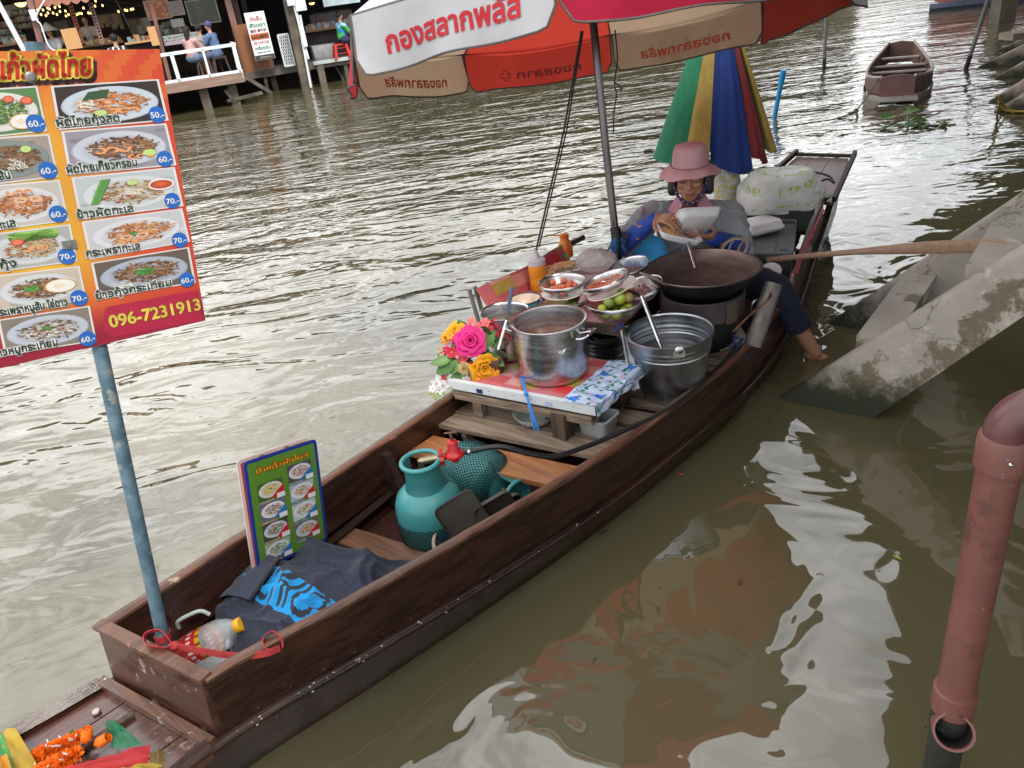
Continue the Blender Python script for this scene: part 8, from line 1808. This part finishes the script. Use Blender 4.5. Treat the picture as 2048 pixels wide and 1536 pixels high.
g = G(); g.ball(at(1888, 248, .02), (.03, .03, .02), 8); g.tube([at(1872, 243, .0), at(1905, 240, .03)], .006, 5); ONE(g, 'floating_pod', mat('pod', (.10, .10, .03), .7), 'small floating seed pod on a twig right of the water hyacinth', 'seed pod')
# poles
PG = mat('pole_grey', (.16, .16, .17), .6, 0, (.10, .10, .105), scale=6, spots=[((.05, .045, .04), 6, .62)])
def zpole(bx, by, tx, ty, r, label, m, ext=1.0, lean_y=0., name='mooring_pole'):
    b = at(bx, by, 0.); t_ = aty(tx, ty, b.y+lean_y); g = G(); d = (t_-b); g.tube([b-d.normalized()*.7, b+d*ext], r, 12); return g, b, t_
for bx, by, tx, ty, r, lab, e in ((1648, 140, 1652, 40, .024, 'thin grey pole standing upright in the water beyond the parasol', 1.25), (1932, 138, 1976, 0, .026, 'slanting grey pole in the water right of the small boat', 1.15)):
    g, b, t_ = zpole(bx, by, tx, ty, r, lab, PG, e); t = T('mooring_pole', lab, 'pole', TR(b), 'poles in the water'); P(g, 'shaft', PG, t, 40, True); g = G(); d = (t_-b).normalized(); g.tube([b-d*.1, b+d*.16], r*1.08, 12); P(g, 'tide_mark', BDK, t, 40, True)
b = at(1549, 236, 0.); t_ = aty(1567, 140, b.y-.12); bp = T('blue_pipe', 'short bright blue plastic pipe sticking out of the water', 'pipe', TR(b)); BLP = mat('pipe_blue', (.015, .25, .52), .35, amt=.15); d = (t_-b)
g = G(); g.tube([b-d*1.0, t_-d*.06], .025, 16); P(g, 'pipe_length', BLP, bp, 60, True); g = G(); g.tube([t_-d*.30, t_], .031, 16); P(g, 'socket', BLP, bp, 60, True)
g = G(); bb = at(2003, 45, 0); g.box((bb.x, bb.y, .3), (.30, .30, 1.9)); ONE(g, 'square_post', POSTM, 'thick square timber post in the water at the far right', 'post', smooth=0)
# far sets of concrete steps
for i, (S0, sl, th, lab) in enumerate(((at(1985, 226, 0), .70, .30, 'nearest of the distant concrete step beams, with a yellow rope'), (at(1975, 205, 0), .75, .12, 'narrow step beam just behind the roped one'), (at(1985, 158, 0), .62, .14, 'middle step beam with a worn pale edge'), (at(1955, 135, 0), .52, .16, 'long dark step beam beyond the middle one'), (at(1990, 103, 0), .5, .12, 'second farthest step beam with a white tread'), (at(1990, 84, 0), .5, .10, 'farthest thin step beam under the square post'))):
    g = stringer(Vector(S0), th*.8, sl, 1.0 if i in (0, 3) else .8, .9, 4.5); ONE(g, 'step_beam', CONC2, lab, 'concrete beam', 'distant concrete step beams', smooth=50)
g = G(); q = at(2038, 70, .30); g.box(q, (.35, .3, .08), None)
ONE(g, 'far_tread', CONC2, 'pale concrete tread between the farthest step beams', 'tread', smooth=0)
YR = mat('yellow_rope', (.42, .28, .05), .8); g = G(); g.tube(bezier([at(1997, 190, .28), at(2000, 205, .15), at(1995, 222, .02)], 4), .012, 6); g.tube(bezier([at(1998, 196, .22), at(2008, 212, .08), at(2030, 222, .02), at(2060, 222, .03)], 4), .010, 6); g.tube(bezier([at(1997, 203, .16), at(2003, 218, .04), at(2030, 224, .01)], 4), .010, 6)
ONE(g, 'yellow_rope', YR, 'yellow rope tied round the nearest distant step beam', 'rope')
# red brown hull at the top right
fbq = at(1887, 20, 0); fh = T('moored_hull', 'reddish brown boat hull with a dark fender at the top right', 'boat', TR(fbq) @ RZ(radians(-22))); RBH = mat('hull_redbrown', (.26, .085, .06), .7, 0, (.20, .06, .045), scale=1.5)
g = G(); g.add([(0, 0, .1), (4.2, 0, .1), (4.6, 0, 1.2), (-.1, 0, 1.2), (0, 1.6, .1), (4.2, 1.6, .1), (4.6, 1.6, 1.2), (-.1, 1.6, 1.2)], [(0, 1, 2, 3), (7, 6, 5, 4), (0, 3, 7, 4), (1, 5, 6, 2), (3, 2, 6, 7), (0, 4, 5, 1)]); P(g, 'hull', RBH, fh, 0)
g = G(); g.tube([(-.3, -.15, .07), (4.4, -.15, .07)], .10, 8); P(g, 'fender', mat('fender', (.03, .04, .07), .6), fh)
g = G(); g.tube([(1.0, -.3, 0), (1.8, -.1, 1.1)], .03, 6); P(g, 'white_stay', WPNT, fh); g = G(); g.tube(bezier([(1.2, -.1, .2), (1.8, -.1, .3), (2.4, -.1, .9)], 5), .02, 5); P(g, 'orange_strap', YR, fh)
# small floating bits near the boat
random.seed(77)
for i, (px, py, c, lab) in enumerate(((1355, 948, (.5, .12, .04), 'small orange peel floating below the hull'), (1804, 1119, (.30, .36, .06), 'tiny yellow green leaf floating near the drain pipe'), (1215, 1062, (.05, .03, .02), 'small dark twig floating close to the hull'), (1478, 1170, (.10, .035, .02), 'brown fallen leaf in the parasol reflection'))):
    g = G(); p_ = at(px, py, .003); leaf(g, p_, (rnd(-1, 1), rnd(-1, 1), 0), (0, 0, 1), .028, .012, -.05); ONE(g, 'floating_leaf', mat('bit_'+str(i), c, .6), lab, 'floating leaf')
g = G(); g.ball(at(1297, 301, .012), (.055, .02, .018), 10); g.tube([at(1302, 301, .012), at(1310, 303, .012)], [.012, .004], 6); ONE(g, 'floating_bottle', BLACKP, 'small dark object floating left of the folded parasol', 'float')
g = G(); random.seed(91)
for _ in range(46):
    p_ = at(rnd(60, 1850), rnd(420, 1500), .002)
    if -.55 < (BI @ p_).y < .55 and -.9 < (BI @ p_).x < 4.6: continue
    a = rnd(0, 6.28); L = rnd(.003, .012); g.tube([p_, p_+Vector((cos(a)*L, sin(a)*L, .001)), p_+Vector((cos(a+.6)*L*1.8, sin(a+.6)*L*1.8, 0))], rnd(.0006, .0016), 4, flat=.5)
ONE(g, 'floating_debris', mat('flotsam', (.12, .10, .05), .8, 0, (.05, .04, .025), scale=40), 'tiny twigs and seeds scattered over the canal water', 'debris', kind='stuff')
# ------------------------------------------------------------ ribbons and garland on the bow
SH = lambda n_, c, a: mat(n_, c, .5, 0, tuple(q*.8 for q in c), scale=12, alpha=a, transl=.4)
gz = .20
gar = T('bow_garland', 'orange marigold garland with white buds lying on the bow deck', 'garland', TR(at(130, 1505, gz)))
g = G(); random.seed(10); OR = mat('marigold', (.80, .20, .01), .7, 0, (.70, .12, .005), scale=60, transl=.2)
cen = bezier([at(20, 1545, .20), at(80, 1512, .21), at(120, 1495, .21), at(160, 1478, .205)], 8)+bezier([at(60, 1560, .21), at(110, 1530, .22), at(150, 1512, .22)], 8)
for c in cen:
    for j in range(34): d = Vector((rnd(-1, 1), rnd(-1, 1), rnd(-.2, 1))).normalized(); leaf(g, c+d*.006, d, (rnd(-1, 1), rnd(-1, 1), rnd(-1, 1)), .018, .010, .2)
P(g, 'marigolds', OR, gar, 180, True, kind='stuff')
for i in range(22):
    c = random.choice(cen); a = rnd(0, 6.28); p_ = c+Vector((cos(a)*.012, sin(a)*.012, .014)); g = G(); g.cap2(p_, p_+Vector((cos(a)*.006, sin(a)*.006, .008)), .0028, .0012, 6); P(g, 'white_bud', WP, gar, 60, True)
for px, py, dx, dy, lab in ((172, 1488, 6, -26, 'orange rosebud standing up beside the garland'), (190, 1490, 26, -8, 'orange rosebud lying to the right of the upright bud')):
    rb_t = T('rosebud', lab, 'rosebud', TR(at(px, py, .20)), 'orange rosebuds on the bow'); p0 = at(px, py, .21); d = (CX*dx+CY*dy).normalized()+Vector((0, 0, .3)); M_ = toward(p0, d)
    g = G(); g.lathe([(.0, 0), (.008, .004), (.0125, .016), (.012, .028), (.0085, .036), (.004, .034)], 16, M_, wob=lambda a, z: 1+.10*sin(3*a+z*90)); 
    for k in range(4): g.grid(lambda s, t, k=k: M_ @ Vector(((.0132-.002*t)*cos(k*1.57+s*1.9), (.0132-.002*t)*sin(k*1.57+s*1.9), .012+.026*t+.003*sin(s*3.1))), 6, 4)
    P(g, 'petals', OR, rb_t, 180, True); g = G()
    for k in range(4): a = k*1.57; leaf(g, p0-d.normalized()*.002, (M_.to_3x3() @ Vector((cos(a)*.5, sin(a)*.5, 1))), (M_.to_3x3() @ Vector((cos(a), sin(a), 0))), .024, .009, -.1)
    P(g, 'sepals', LEAFM, rb_t, 180, True)
g = G(); leaf(g, at(142, 1482, .205), (CY*-1+CX*.1), tocam, .028, .016, .1); ONE(g, 'garland_leaf', LEAFM, 'single green leaf behind the marigold garland', 'leaf')
def sheet(pts, c, a, label, nm='gauze_ribbon', seed=0):
    A, B, C_, D_ = [at(*p) for p in pts]
    def fn(s, t): q = A.lerp(B, s).lerp(D_.lerp(C_, s), t); return q+Vector((0, 0, .012*noise.noise(Vector((s*4, t*4, seed)))+.010*sin(pi*s)*sin(pi*t)+.004*noise.noise(Vector((s*14, t*14, seed)))))
    g = G(); g.grid(fn, 26, 20); ONE(g, nm, SH('gauze_%d' % seed, c, a), label, 'ribbon', 'gauze ribbons on the bow', smooth=180)
sheet([(90, 1545, .24), (302, 1487, .24), (296, 1530, .235), (150, 1600, .23)], (.62, .02, .025), .88, 'translucent red gauze ribbon across the bow garland', seed=1)
sheet([(-60, 1490, .25), (30, 1455, .26), (85, 1545, .22), (-40, 1640, .22)], (.60, .42, .05), .9, 'yellow gauze ribbon at the tip of the bow', seed=2)
sheet([(-60, 1480, .265), (5, 1468, .265), (36, 1560, .24), (-40, 1640, .23)], (.08, .45, .15), .72, 'light green gauze strip over the yellow ribbon', seed=3)
sheet([(210, 1445, .21), (228, 1438, .25), (285, 1488, .22), (225, 1500, .20)], (.02, .30, .14), .66, 'dark green gauze scrap behind the rosebuds', seed=4)
sheet([(200, 1545, .245), (300, 1525, .245), (328, 1530, .23), (240, 1600, .22)], (.58, .44, .06), .88, 'yellow gauze ribbon end beside the red one', seed=5)
sheet([(300, 1505, .225), (332, 1498, .20), (330, 1530, .20), (300, 1545, .22)], (.45, .30, .06), .6, 'small brownish gauze corner at the end of the ribbons', seed=6)
sheet([(-40, 1520, .29), (14, 1508, .29), (30, 1560, .28), (-30, 1640, .27)], (.75, .30, .03), .9, 'orange fold of gauze at the lower left of the bow', seed=7)
